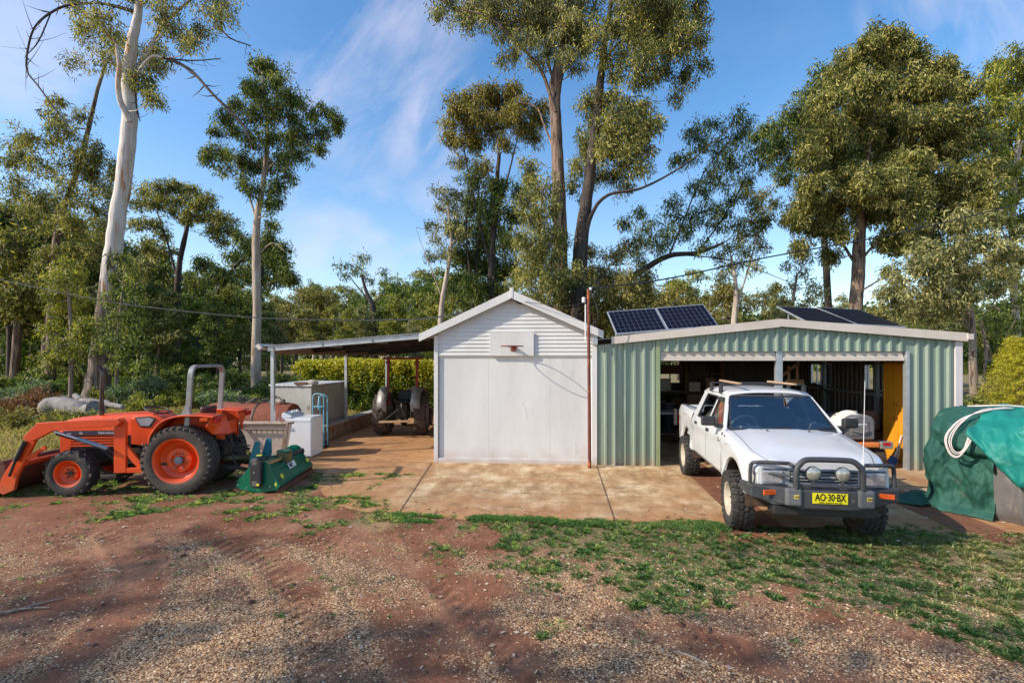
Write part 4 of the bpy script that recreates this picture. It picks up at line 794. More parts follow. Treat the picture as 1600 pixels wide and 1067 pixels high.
def section(x,kind):
    zb_=zbot(x); zt=ztop(x); ys=ysd(x); f=fl_(x); zu=.50 if zb_<.6 else zb_-.01
    S=[(0,zu),(ys-.16,zu),(ys-.03+f,zb_)]
    for t,dy in ((.05,-.004),(.15,.0),(.32,.004),(.5,.006),(.66,.0),(.72,.012),(.80,.008),(.90,-.012),(.96,-.028)):
        S.append((ys+dy+f*max(0,1-t*3.0),zb_+(zt-zb_)*t))
    S.append((ys-.045,zt))
    if kind=='h':
        cr=.05*(1-sst(1.7,2.15,x)*.5); S+=[(ys-.10,zt+.018),(ys-.17,zt+.024),(.50,zt+.035),(.44,zt+cr*.95),(.22,zt+cr*1.05),(0,zt+cr*1.08)]
    elif kind=='c': S+=[(ys-.09,zt),(ys-.095,.66),(.50,.655),(.44,.655),(.22,.655),(0,.655)]
    else: S+=[(ys-.06,zt+.0),(ys-.075,zt-.02),(ys-.08,.74),(.44,.735),(.22,.735),(0,.735)]
    return S
xs_=sorted(set([round(v,4) for v in list(np.arange(AX-AR-.14,2.121,.03))+[2.12]]),reverse=True)
st_=[(x,'h') for x in xs_ if x>.935]+[(.932,'h'),(.928,'c')]+[(x,'c') for x in np.arange(.85,-.93,-.12)]+[(-.965,'c'),(-.969,'b')]+[(x,'b') for x in np.arange(-1.0,-1.95,-.03)]+[(-2.0,'b'),(-2.1,'b'),(-2.2,'b'),(-2.25,'b')]
for s in (1,-1): pass
mb=MB(); rows=[]
for x,k in st_:
    S=section(x,k); rows.append([(x,-y,z) for y,z in S]+[(x,y,z) for y,z in reversed(S[:-1])][0:])
mb.grid(rows)
fr_=rows[0]; nF=len(mb.V); 
mb.F.append(tuple(range(len(fr_)))[::-1])
body=mb.build('body',CARW,UT,smooth=28)
# drooping hood seam, door seams
def sy(x,z):
    zb_=zbot(x); zt=ztop(x); t=(z-zb_)/(zt-zb_); ys=ysd(x); T=[0,.05,.15,.32,.5,.66,.72,.80,.90,.96,1]; D=[-.03,-.004,0,.004,.006,0,.012,.008,-.012,-.028,-.045]; return ys+float(np.interp(t,T,D))+fl_(x)*max(0,1-t*3)
SEAM=M('panel_gap',(.03,.03,.03),rough=.9)
sm_=MB()
for s in (-1,1):
    for pth in ([(.93,1.16),(.95,1.0),(.93,.75),(.90,.58)],[(.05,1.21),(.06,.9),(.06,.58)],[(-.80,1.21),(-.83,1.0),(-.92,.85),(-1.02,.72)],[(-.967,1.26),(-.967,.93)],[(.9,.60),(.4,.60),(-.2,.60),(-.8,.60)]):
        P=cat(pth,6); rr_=[]
        for i,p in enumerate(P):
            d=P[min(i+1,len(P)-1)]-P[max(i-1,0)]; d=d/np.linalg.norm(d); n=np.array([-d[1],d[0]])*.004
            rr_.append([(p[0]+n[0],s*(sy(p[0]+n[0],p[1]+n[1])+.0025),p[1]+n[1]),(p[0]-n[0],s*(sy(p[0]-n[0],p[1]-n[1])+.0025),p[1]-n[1])])
        sm_.grid(rr_)
    hp=[(.95,.66,1.19),(1.3,.645,1.165),(1.7,.63,1.10),(2.0,.60,1.02),(2.11,.58,.985)]
for s in (-1,1):
    rr_=[]
    for x in np.linspace(.95,2.10,20):
        y=ysd(x)-.135; z=ztop(x)+.0235; rr_.append([(x,s*(y-.004),z),(x,s*(y+.004),z-.0005)])
    sm_.grid(rr_)
sm_.build('panel_gaps',SEAM,UT,recalc=False)
# tail gate, rear details
MB().box(-2.262,-2.235,-.735,.735,.76,1.255).build('tailgate',CARW,UT,bevel=.01)
MB().box(-.975,-.93,-.71,.71,.66,1.25).build('cab_back',CARW,UT,bevel=.01)
MB().tube([(-.99,.68,1.29),(-2.22,.70,1.285)],.012,6).tube([(-.99,-.68,1.29),(-2.22,-.70,1.285)],.012,6).build('tray_rail',BLACK,UT)
MB().box(-2.33,-2.26,-.8,-.70,.85,1.12).build('tail_light',REDL,UT,bevel=.01); MB().box(-2.33,-2.26,.7,.8,.85,1.12).build('tail_light',REDL,UT,bevel=.01)
MB().obox((-2.40,.0,.62),(.12,1.5,.12)).build('rear_bumper',BLACK,UT,bevel=.02)
MB().obox((-2.28,-.86,1.0),(.18,.06,.34)).build('spare_cover',BLACK,UT,bevel=.02)
# greenhouse
def S(x,z,s,o=0): return (x,s*(.765-(z-1.2)*.40+o),z)
for s in (-1,1):
    off=(0,-s*.035,0); ps=MB()
    for pg in ([(.975,1.19),(.885,1.19),(.40,1.605),(.455,1.655)],[(.455,1.655),(.40,1.605),(-.68,1.605),(-.86,1.65)],[(.10,1.20),(.01,1.20),(.035,1.605),(.115,1.605)],[(-.70,1.20),(-.965,1.20),(-.965,1.27),(-.86,1.65),(-.63,1.605)]):
        ps.slab([S(x,z,s) for x,z in pg],off)
    ps.build('side_pillars',CARW,UT,bevel=.006)
    for k,pg in enumerate(([(.87,1.20),(.10,1.20),(.115,1.605),(.405,1.605)],[(.01,1.20),(-.70,1.20),(-.63,1.605),(.035,1.605)])):
        g=MB().add([S(x,z,s,-.016) for x,z in pg],[(0,1,2,3)]).build('side_window',GLASS,UT)
        b=MB(); c_=np.mean(pg,0)
        for i in range(4):
            a_,d_=np.array(pg[i]),np.array(pg[(i+1)%4]); ia,id_=a_+(c_-a_)*.09,d_+(c_-d_)*.09; b.slab([S(*a_,s,.003),S(*d_,s,.003),S(*id_,s,.003),S(*ia,s,.003)],(0,-s*.012,0))
        b.build('window_trim',BLACK,g)
    MB().slab([S(.41,1.60,s,.02),S(.12,1.60,s,.02),S(.12,1.56,s,.028),S(.45,1.56,s,.028)],(0,s*.004,0)).build('weather_shield',M('smoked_plastic',(.04,.045,.05),rough=.15),UT)
    MB().obox((.03 if False else .18,s*.812,1.085),(.15,.02,.05)).build('door_handle',BLACK,UT,bevel=.008)
    MB().obox((-.62,s*.812,1.095),(.13,.02,.05)).build('door_handle',BLACK,UT,bevel=.008)
    MB().obox((.80,s*.94,1.30),(.09,.20,.135),(0,0,s*R(8))).build('mirror',BLACK,UT,bevel=.025); MB().obox((.83,s*.81,1.235),(.10,.10,.05)).build('mirror_arm',BLACK,UT,bevel=.012)
    MB().lathe([(0,.012),(.016,.01),(.02,0)],14,(1.14,s*(sy(1.14,.97)),.97) ,'y').build('side_indicator',AMBER,UT)
    MB().obox((1.05,s*(sy(1.05,1.12)+.004),1.125),(.04,.006,.018),(0,.5,0)).build('body_fitting',BLACK,UT)
    MB().slab([(AX-.46,s*.70,.66),(AX-.44,s*.70,.24),(AX-.44,s*.80+0,.24),(AX-.46,s*.82,.66)],(.008,0,0)).build('mudflap',BLACK,UT)
dc=MB()
for z_,x0_,x1_ in ((1.062,.78,.94),(1.030,.80,.90)): dc.slab([(x0_,-sy(x0_,z_)-.0015,z_-.009),(x1_,-sy(x1_,z_)-.0015,z_-.009),(x1_,-sy(x1_,z_+.014)-.0015,z_+.009),(x0_,-sy(x0_,z_+.014)-.0015,z_+.009)],(0,-.002,0))
dc.build('door_decal',PLATEK,UT)
# roof
rw=[]
for x,dz in ((.475,-.028),(.46,-.005),(.42,.006),(.3,.018),(.0,.03),(-.4,.03),(-.7,.018),(-.84,.0),(-.885,-.02),(-.89,-.05)):
    rw.append([(x,y,1.665+dz+.052*(1-(abs(y)/.60)**2.6)-(.03 if abs(y)>.598 else 0)) for y in np.linspace(-.602,.602,21)])
MB().grid(rw).build('roof',CARW,UT,smooth=50,solid=.012)
MB().slab([(.455,-.575,1.63),(.455,.575,1.63),(.472,.575,1.655),(.472,-.575,1.655)],(-.02,0,0)).build('windscreen_header',CARW,UT)
MB().slab([(-.90,-.59,1.26),(-.90,.59,1.26),(-.86,.55,1.30),(-.86,-.55,1.30)],(-.03,0,0)).build('rear_sill',CARW,UT)
ws_=MB(); rw=[]
for t in np.linspace(0,1,7):
    hw=.70+(.575-.70)*t; rw.append([(.975+(.455-.975)*t+.05*(1-(y/hw)**2)*(1-t*.4),y,1.192+(1.65-1.192)*t) for y in np.linspace(-hw,hw,13)])
wsc=MB().grid(rw).build('windscreen',GLASS,UT,smooth=60)
WR=rw
def wst(t,u): 
    hw=.70+(.575-.70)*t; y=u*hw; return Vector((.975+(.455-.975)*t+.05*(1-u*u)*(1-t*.4)+.004,y,1.192+.458*t))
tr_=MB()
for a,b_ in (((0,.07),(-1,1)),((.95,1),(-1,1))): tr_.grid([[wst(t,u) for u in np.linspace(-1,1,15)] for t in a])
for sgn in (-1,1): tr_.grid([[wst(t,sgn*u) for u in (.955,1.0)] for t in np.linspace(.07,.95,6)])
tr_.build('windscreen_trim',BLACK,wsc)
wp=MB()
for y0_,y1_ in ((-.40,-.0),(.16,.56)):
    wp.tube([wst(-.03,y0_/.7)+Vector((.02,0,.0)),wst(.06,(y0_+.1)/.7)+Vector((.015,0,.0)),wst(.10,y1_/.7)+Vector((.012,0,.0))],.007,5); wp.beam(wst(.045,(y1_-.42)/.7)+Vector((.01,0,0)),wst(.12,(y1_+.12)/.7)+Vector((.01,0,0)),.012,.012)
wp.build('wipers',BLACK,UT); MB().box(.925,1.0,-.66,.66,1.178,1.19).build('cowl_vent',BLACK,UT,bevel=.004)
wj=MB()
for y_ in (-.25,.28): wj.obox((1.12,y_,1.222),(.03,.02,.012))
wj.build('washer_jets',BLACK,UT)
MB().add([(-.90,-.55,1.29),(-.90,.55,1.29),(-.865,.50,1.62),(-.865,-.50,1.62)],[(0,1,2,3)]).build('rear_window',GLASS,UT)
# cabin
MB().obox((.80,0,1.08),(.36,1.36,.20),(0,R(8),0)).obox((.62,-.35,1.14),(.18,.36,.12),(0,R(-25),0)).build('dashboard',DASHG,UT,bevel=.03)
s_=MB().tube([(.50+.185*math.cos(a)*.42,-.36+.185*math.sin(a),1.19+.185*math.cos(a)*.9) for a in np.linspace(0,2*pi,28,endpoint=False)],.014,8,closed=True)
for A in (pi/2+.3,-pi/2-.3,pi): s_.tube([(.52,-.36,1.17),(.50+.18*math.cos(A)*.42,-.36+.18*math.sin(A),1.19+.18*math.cos(A)*.9)],.014,6)
s_.tube([(.52,-.36,1.17),(.66,-.36,1.08)],.03,8).build('steering_wheel',DASHG,UT,smooth=50)
for y_ in (-.36,.36): MB().obox((.12,y_,.86),(.48,.48,.16)).obox((-.12,y_,1.13),(.14,.46,.56),(0,R(-12),0)).obox((-.18,y_,1.49),(.10,.24,.16),(0,R(-8),0)).build('seat',SEATG,UT,bevel=.04)
MB().obox((-.55,0,.86),(.40,1.25,.16)).obox((-.78,0,1.12),(.14,1.25,.5),(0,R(-8),0)).build('rear_seat',SEATG,UT,bevel=.04)
MB().obox((.47,0,1.585),(.02,.22,.06)).build('inner_mirror',BLACK,UT,bevel=.008)
# nose
NX=2.125
nz=lambda t: .70+t
MB().box(NX-.01,NX+.02,-.665,.665,.70,.93).build('grille_surround',SILVER,UT,bevel=.012)
MB().box(NX+.021,NX+.03,-.36,.36,.775,.905).build('grille_mouth',BLACK,UT,bevel=.004)
gb=MB()
for z_ in (.80,.875): gb.box(NX+.031,NX+.042,-.35,.35,z_-.006,z_+.006)
gb.box(NX+.031,NX+.05,-.35,.35,.826,.852); gb.build('grille_bar',SILVER,UT,bevel=.003)
for s in (-1,1):
    h=MB().slab([(NX+.012,s*.435,.75),(NX-.003,s*.645,.75),(NX-.003,s*.652,.898),(NX+.012,s*.435,.898)],(.03,0,0)).build('headlight',LENS,UT,bevel=.015)
    MB().box(NX+.026,NX+.031,min(s*.39,s*.66),max(s*.39,s*.66),.728,.742).box(NX+.026,NX+.031,min(s*.39,s*.66),max(s*.39,s*.66),.908,.918).build('headlight_rim',BLACK,h)
    MB().slab([(NX-.01,s*.672,.72),(NX-.13,s*.762,.72),(NX-.17,s*.752,.94),(NX-.03,s*.662,.92)],(.012,s*.02,0)).build('corner_light',LENS,UT,bevel=.008)
# bull bar
bb_=MB(); pts=[(2.30,-.30),(2.30,.30),(2.16,.79),(1.92,.85),(1.92,.81),(2.08,.74),(2.18,.28),(2.18,-.28),(2.08,-.74),(1.92,-.81),(1.92,-.85),(2.16,-.79)]
zl=[.50,.50,.58,.62,.62,.58,.5,.5,.58,.62,.62,.58]; zu=[.72,.72,.735,.735,.735,.735,.72,.72,.735,.735,.735,.735]
n=len(pts); bb_.add([(x,y,z) for (x,y),z in zip(pts,zl)]+[(x,y,z) for (x,y),z in zip(pts,zu)],[(0,1,7+0,6)[::-1] if False else (1,2,5,6),(2,3,4,5),(0,1,6,7),(0,7,8,11),(11,8,9,10)]+[tuple(i+n for i in f) for f in ((1,2,5,6),(2,3,4,5),(0,1,6,7),(0,7,8,11),(11,8,9,10))]+[(i,(i+1)%n,n+(i+1)%n,n+i) for i in range(n)])
bb_.build('bull_bar',BULL,UT,bevel=.018)
lp=lambda s: cat([(2.18,s*.38,.99),(2.19,s*.5,.995),(2.13,s*.70,.985),(2.09,s*.765,.94),(2.09,s*.775,.72)],5)
for s in (-1,1): MB().tube([(2.27,s*.36,.97)]+list(lp(s)),.022,10).build('bull_bar_loop',BULL,UT,smooth=50)
MB().tube([(2.29,-.345,.66),(2.29,-.345,.90)]+cat([(2.29,-.335,.97),(2.28,-.26,1.045),(2.275,-.15,1.06),(2.275,.15,1.06),(2.28,.26,1.045),(2.29,.335,.97)],5)+[(2.29,.345,.90),(2.29,.345,.66)],.032,14).build('bull_bar_hoop',BULL,UT,smooth=50)
MB().tube([(2.28,-.36,.765),(2.28,.36,.765)],.018,10).tube([(2.24,-.40,.86),(2.14,-.60,.86)],.016,8).build('lower_rail',BULL,UT,smooth=50)
for s in (-1,1):
    MB().obox((2.285,s*.375,.635),(.08,.17,.20)).build('bull_bar_upright_cover',M('grey_plastic_cover',(.11,.11,.12),(.15,.15,.16),8,.55),UT,bevel=.025)
    bd=MB().obox((2.327,s*.375+.02,.645),(.004,.055,.045)).build('badge',M('yellow_badge',(.65,.52,.1),rough=.4),UT,bevel=.002)
    text('ARB',.026,PLATEK,UT,(2.330,s*.375+.02,.645),(R(90),0,R(90)),name='lettering')
    c_=Vector((2.225,s*.60,.665)); MB().obox(c_+Vector((.012,0,0)),(.02,.17,.055),(0,0,-s*R(16))).build('indicator',AMBER,UT,bevel=.004)
    d=MB().lathe([(0,-.06),(.06,-.055),(.08,-.02),(.083,.01),(.077,.012)],24,(2.26,s*.155,.90),'x').build('driving_light',BULL,UT,smooth=40); MB().lathe([(.077,.01),(.06,.022),(.03,.03),(0,.032)],24,(2.26,s*.155,.90),'x').build('lens',LAMPC,d,smooth=60); MB().box(2.24,2.27,s*.155-.012,s*.155+.012,.775,.83).build('light_bracket',BULL,d)
PLX=2.306
MB().box(PLX,PLX+.008,-.183,.183,.575,.695).build('number_plate',PLATEY,UT,bevel=.003)
text('AO·30·BX',.112,PLATEK,UT,(PLX+.0095,0,.644),(R(90),0,R(90)),name='plate_lettering',sx=.66,bold=.002); text('NEW SOUTH WALES',.02,PLATEK,UT,(PLX+.0095,0,.588),(R(90),0,R(90)),name='plate_lettering',sx=1.3)
MB().box(1.98,2.2,-.55,.55,.40,.50).build('lower_guard',BLACK,UT,bevel=.01); MB().slab([(2.14,.30,.50),(1.95,.78,.60),(1.95,.72,.52),(2.14,.30,.44)],(.008,0,0)).build('under_panel',M('tan_under_panel',(.25,.17,.1),(.32,.23,.14),5,.6),UT)
MB().tube([(2.24,.37,.99),(2.24,.372,1.06)],.012,8).tube([(2.24,.372,1.06),(2.245,.38,1.5),(2.25,.385,1.95)],[.004,.0035,.003],6).build('antenna',WHITEL,UT)
# underneath
for a_ in (AX,-AX):
    for s in (-1,1): MB().lathe([(AR*.985,s*.34),(AR*.985,s*.775)],28,(a_,0,AZ),'y',R(-8),R(188)).lathe([(.02,s*.34),(AR*.985,s*.34)],28,(a_,0,AZ),'y',R(-8),R(188)).build('wheel_arch_liner',LINER,UT,smooth=50,recalc=False)
un=MB().box(-2.2,2.0,-.45,-.36,.44,.52).box(-2.2,2.0,.36,.45,.44,.52).tube([(AX,-.62,.37),(AX,.62,.37)],.045,10).tube([(-AX,-.62,.37),(-AX,.62,.37)],.05,10).obox((AX+.0,.12,.38),(.22,.26,.24)).obox((-AX,.0,.38),(.24,.28,.26)).box(.2,1.3,-.2,.2,.36,.56).tube([(1.35,-.5,.40),(1.9,-.42,.46)],.02,6).tube([(1.3,-.6,.33),(1.3,.6,.33)],.014,6)
for s in (-1,1):
    for k in range(3): un.box(-AX-.5,-AX+.5,s*.52-.03,s*.52+.03,.30+.015*k,.312+.015*k)
    un.tube([(AX+.05,s*.56,.35),(AX-.06,s*.5,.80)],.03,8)
un.build('running_gear',M('muddy_underbody',(.06,.035,.025),(.13,.07,.045),8,.8),UT)
MB().box(AX-.5,AX+.5,-.55,.55,.86,.90).box(-AX-.5,-AX+.5,-.55,.55,.70,.73).box(-.9,.9,-.7,.7,.50,.54).build('inner_floor',BLACK,UT)
for x_,yw in ((AX,R(-3)),(-AX,0)):
    for s in (-1,1): wheel(UT,(x_,s*.745,.37),.372,.25,.205,RIMW,'mud',s,RUBBER,yaw=yw,dish=.03)
# roof rack
for x_ in (.18,-.38):
    b=MB().beam((x_,-.60,1.80),(x_,.60,1.80),.05,.022).build('roof_bar',BLACK,UT,bevel=.006)
    for s in (-1,1): MB().prism([(x_-.05,1.655),(x_+.05,1.655),(x_+.035,1.79),(x_-.03,1.81)],s*.60-.03,s*.60+.02).build('rack_foot',BLACK,b,bevel=.012)
bx=Matrix.Translation(UT.location)@Matrix.Rotation(UT.rotation_euler.z,4,'Z')
for p_,q_,l in (((.50,-.42,1.826),(-.62,-.40,1.826),'pale timber batten lying on the ute roof bars, driver side'),((.62,.30,1.826),(-.30,.26,1.826),'pale timber batten on the ute roof bars nearest the centre door post')):
    tag(MB().beam(bx@Vector(p_),bx@Vector(q_),.05,.025).build('timber_batten',TIMBER,bevel=.003),l,'batten','timber battens on the roof bars')
# hi-vis jacket behind the driver window
jk=[]
for i,a in enumerate(np.linspace(0,2*pi,24,endpoint=False)): pass
rws=[]
for z_,w_,t_ in ((1.02,.20,.05),(1.12,.21,.055),(1.25,.20,.06),(1.38,.21,.06),(1.48,.20,.055),(1.55,.12,.045),(1.58,.05,.03)):
    rws.append([bx@Vector((.02+w_*math.cos(a)*(1+.12*math.sin(5*a+z_*9)),-.56+.0+ (t_+.012*math.sin(7*a+z_*20))*math.sin(a),z_)) for a in np.linspace(0,2*pi,24)])
tag(MB().grid(rws).build('safety_jacket',HIVIS,smooth=60),'orange high visibility jacket hanging inside the driver window of the white ute','jacket')
# ================================================================ washing machine, trolley, tray, tanks
WM=thing('washing_machine','white top loading washing machine with a grey control panel standing before the carport','washing machine',(-5.28,10.5,0),R(4))
# local: +x toward the right, y away from camera; corner at origin
MB().box(-.60,0,.0,.66,.02,.875).build('cabinet',WASHW,WM,bevel=.018)
MB().box(-.585,-.015,.02,.645,.878,.892).build('lid',WASHW,WM,bevel=.008)
MB().box(-.598,-.002,-.003,0,.80,.806).build('seam',GREYMET,WM)
MB().prism([(-.66,.84),(-.66,.97),(-.62,1.01),(-.44,.93),(-.44,.895)],.0,.66,'xz').build('console',WASHW,WM,bevel=.008)
MB().slab([(-.615,.03,1.012),(-.45,.03,.938),(-.45,.63,.938),(-.615,.63,1.012)],(0,0,.004)).build('control_panel',PANELG,WM)
kb=MB()
for y_ in (.12,.26,.36,.50): kb.lathe([(.0,.05),(.028,.045),(.03,0)],14,(-.53,y_,.975),'z')
kb.build('knobs',WHITEL,WM,smooth=40); MB().tube(cat([(-.62,.03,.9),(-.70,-.05,.88),(-.66,-.1,.8),(-.72,-.06,.74)],5),.012,6).build('hose',GREYMET,WM)
TL_=thing('hand_trolley','light blue tubular hand trolley standing behind the white washing machine','hand trolley',(-5.70,11.75,0))
for a_,y_,zt in ((-.17,0,1.32),(-.02,.07,1.30)):
    MB().tube([(a_,y_,.05),(a_,y_,zt-.1)]+cat([(a_,y_,zt-.06),(a_+.06,y_,zt),(a_+.22 if a_<-.1 else a_+.12,y_,zt),(a_+.28 if a_<-.1 else a_+.19,y_,zt-.06)],4)+[(a_+.28 if a_<-.1 else a_+.19,y_,.05)],.016,8).build('frame',TROLB,TL_,smooth=50)
MB().box(-.17,.12,-.008,.03,1.0,1.03).box(-.17,.12,-.02,.2,.03,.045).tube([(-.02,.02,1.28),(.0,-.06,1.05),(.02,-.08,.95)],.014,6).build('cross_bar',TROLB,TL_)
for s in (-.2,.15): MB().lathe([(0,-.02),(.08,-.02),(.09,0),(.08,.02),(0,.02)],16,(s,.08,.09),'x').build('wheel',BLACK,TL_,smooth=40)
HP=thing('spreader_hopper','cream plate hopper with worn brown frame between the orange tractor and washing machine','hopper',(-5.75,9.9,0))
w0=lambda px,py,y=9.75:(lambda p:(p[0],p[2]))(onY(px,py,y))
TLc_,TRc_=w0(372,662),w0(450,662); zb0=.22
fp=MB().slab([(TLc_[0],9.78,TLc_[1]-.02),(TRc_[0]-.03,9.78,TRc_[1]-.02),(TRc_[0]-.20,9.98,zb0),(TLc_[0]+.12,9.98,zb0)],(0,.012,0)).slab([(TLc_[0],9.95,TLc_[1]-.02),(TRc_[0]-.03,9.95,TRc_[1]-.02),(TRc_[0]-.20,10.05,zb0),(TLc_[0]+.12,10.05,zb0)],(0,.012,0)); fp.build('hopper_plate',TRAYC,HP)
MB().slab([(TRc_[0]-.03,9.79,TRc_[1]-.02),(TRc_[0]-.03,9.95,TRc_[1]-.02),(TRc_[0]-.2,10.05,zb0),(TRc_[0]-.2,9.99,zb0)],(.01,0,0)).slab([(TLc_[0],9.79,TRc_[1]-.02),(TLc_[0],9.95,TRc_[1]-.02),(TLc_[0]+.12,10.05,zb0),(TLc_[0]+.12,9.99,zb0)],(-.01,0,0)).build('end_plate',TRAYC,HP)
MB().tube([(TLc_[0]-.1,9.76,TLc_[1]),(TRc_[0]+.0,9.76,TRc_[1])],.028,10).tube([(TLc_[0]-.1,9.97,TLc_[1]),(TRc_[0],9.97,TRc_[1])],.028,10).tube([(TRc_[0],9.76,TRc_[1]),(TRc_[0],9.97,TRc_[1])],.022,8).build('rim',TRAYF,HP,smooth=50)
MB().beam((TRc_[0]-.0,9.73,TRc_[1]-.02),(TRc_[0]-.19,9.88,0),.055,.03,(0,1,0)).beam((TRc_[0]-.11,9.78,TRc_[1]-.28),(TRc_[0]-.24,9.92,.05),.03,.02,(0,1,0)).beam((TLc_[0],9.74,TLc_[1]-.02),(TLc_[0]+.13,9.9,0),.05,.03,(0,1,0)).box(TLc_[0],TRc_[0]-.03,9.755,9.775,TLc_[1]-.115,TLc_[1]-.095).build('leg_frame',TRAYF,HP,bevel=.004)
sl_=MB()
for k in range(7): 
    x_=TRc_[0]-.13-.115*k; sl_.slab([(x_,9.774,TRc_[1]-.125),(x_+.018,9.774,TRc_[1]-.125),(x_+.006,9.80,TRc_[1]-.21),(x_-.004,9.80,TRc_[1]-.21)],(0,-.004,0))
sl_.build('slots',DARKMET,HP); settle(HP)
RT=thing('rusty_tank','long rusty orange cylindrical tank lying behind the tractor','tank',(-7.1,11.75,0))
xr=-6.28
MB().lathe([(0,-8.6),(.30,-8.58),(.44,-8.45),(.47,-8.3),(.47,xr-.25),(.44,xr-.08),(.30,xr-.01),(0,xr+.01)],32,(0,11.75,.64),'x').build('shell',RUST,RT,smooth=45)
MB().lathe([(.475,-7.2),(.48,-7.17),(.475,-7.14)],32,(0,11.75,.64),'x').box(-8.2,-8.1,11.4,12.1,0,.35).box(-6.8,-6.7,11.4,12.1,0,.35).build('cradle',DARKMET,RT)
jm=MB()
for k in range(9):
    x_=-7.35+random.uniform(-.35,.55); jm.tube(cat([(x_,11.6,1.1),(x_+random.uniform(-.2,.3),11.62,1.16+random.uniform(0,.14)),(x_+random.uniform(.0,.4),11.65,1.12)],4),.012,5)
jm.build('hose_bundle',BLACK,RT); settle(RT)
tag(MB().lathe([(0,0),(.09,0),(.10,.05),(.07,.10),(0,.11)],12,(-6.62,11.65,1.10),'z').box(-6.9,-6.55,11.6,11.72,1.10,1.13).build('old_fitting',TRAYF,smooth=40),'small brown pump fitting lying on top of the rusty tank','fitting')
BT=thing('box_tank','weathered grey concrete box tank with a flat lid beside the carport','box tank',(-6.9,13.6,0))
bx0,by0=-6.40,12.75
MB().slab([(bx0,by0,.0),(bx0,15.1,.0),(bx0-1.45,15.1,0),(bx0-1.22,by0+.15,0)],(0,0,1.44)).build('walls',FIBRO,BT,bevel=.02)
MB().slab([(bx0+.03,by0-.04,1.445),(bx0+.03,15.15,1.445),(bx0-1.5,15.15,1.445),(bx0-1.27,by0+.11,1.445)],(0,0,.05)).build('lid',M('pale_sheet_lid',(.52,.53,.54),(.44,.44,.44),3,.5,c3=(.3,.2,.14),p3=.62),BT,bevel=.01)
MB().slab([(bx0-1.235,by0+.12,.0),(bx0-1.20,by0+.11,.0),(bx0-1.20,by0+.13,1.43),(bx0-1.235,by0+.14,1.43)],(0,.01,0)).build('rust_edge',RUST,BT)
settle(BT)
tag(MB().obox((bx0-.30,by0+.02,1.53),(.34,.10,.07),(0,0,.05)).build('timber_block',OLDTIM,bevel=.006),'short brown timber block lying on the front edge of the grey box tank','timber block')
rk=MB(); rws=[]
for i,(z_,r_) in enumerate(((1.50,.10),(1.55,.13),(1.60,.09),(1.63,.02))): rws.append([(bx0-.02+r_*1.3*math.cos(a)*(1+.2*math.sin(3*a)),by0+.06+r_*.6*math.sin(a),z_) for a in np.linspace(0,2*pi,13)])
tag(rk.grid(rws).build('stone',FIBRO,smooth=60),'grey stone weighing down the front corner of the box tank lid','stone')
# ================================================================ old red tractor in the carport
OT=thing('old_tractor','old dusty tractor with a red roll frame seen from behind inside the carport','tractor',(-4.28,14.0,0),R(4))
for s,yw in ((-1,R(4)),(1,R(-4))):
    a=wheel(OT,(s*.56,.05,.62),.62,.34,.36,TRAYF,'lug',s,RUBBERD,yaw=R(90)*-1,dish=.08) if False else None
def wheelx(parent,c,r,w_,rim,mat,sty,out,rub,yaw=0,**k):
    a=wheel(parent,c,r,w_,rim,mat,sty,out,rub,yaw=R(-90)+yaw,**k); return a
wheelx(OT,(-.55,0,.63),.63,.34,.37,GREYMET,'lug',-1,RUBBERD,yaw=R(-4),dish=.08); wheelx(OT,(.55,0,.63),.63,.34,.37,GREYMET,'lug',1,RUBBERD,yaw=R(4),dish=.08)
wheelx(OT,(-.42,2.0,.28),.28,.16,.16,GREYMET,'lug',-1,RUBBERD,dish=.03); wheelx(OT,(.42,2.0,.28),.28,.16,.16,GREYMET,'lug',1,RUBBERD,dish=.03)
MB().box(-.17,.17,-.25,1.0,.5,.9).box(-.22,.22,.9,2.2,.55,.95).box(-.4,.4,-.08,.08,.52,.72).box(-.45,.45,1.95,2.05,.24,.34).build('chassis',DARKMET,OT,bevel=.02); MB().box(-.26,.26,.8,2.25,.9,1.22).build('bonnet',REDT,OT,bevel=.05)
for s in (-1,1):
    pts=cat([(-.55,.72),(-.58,1.0),(-.35,1.28),(.0,1.38),(.4,1.3)],5); MB().grid([[(s*.34,p[0],p[1]),(s*.60,p[0],p[1])] for p in pts]).build('mudguard',GREYMET,OT,smooth=50,solid=.01)
    MB().beam((s*.42,-.08,.85),(s*.42,-.02,2.18),.07,.07,(0,1,0)).slab([(s*.42-.09,-.05,2.12),(s*.42+.09,-.05,2.12),(s*.42+.03,-.05,2.0),(s*.42-.03,-.05,2.0)],(0,.01,0)).build('frame_post',REDT,OT,bevel=.005)
MB().beam((-.58,-.02,2.20),(.58,-.02,2.20),.06,.05,(0,1,0)).build('frame_bar',REDT,OT,bevel=.005)
MB().obox((.02,-.05,.96),(.42,.36,.06)).obox((.02,.14,1.12),(.38,.06,.28),(R(-12),0,0)).build('seat',BLACK,OT,bevel=.03); MB().lathe([(0,-.05),(.05,-.04),(.05,.05),(0,.05)],12,(.02,-.32,.88),'z').build('hydraulic_cap',CHROME,OT,smooth=40)
MB().tube([(.02,-.38,.82),(-.36,-.78,.50)],.014,8).tube([(.04,-.38,.82),(.24,-.75,.52)],.014,8).tube([(.28,-.3,.95),(.30,-.35,.5)],.014,8).beam((-.2,-.2,.52),(-.34,-.75,.47),.04,.05).beam((.2,-.2,.52),(.24,-.75,.47),.04,.05).build('linkage',CHROME,OT)
cr=MB().beam((-.48,-.78,.46),(.36,-.78,.48),.09,.05,(0,0,1)).build('carry_bar',TIMBER,OT,bevel=.004)
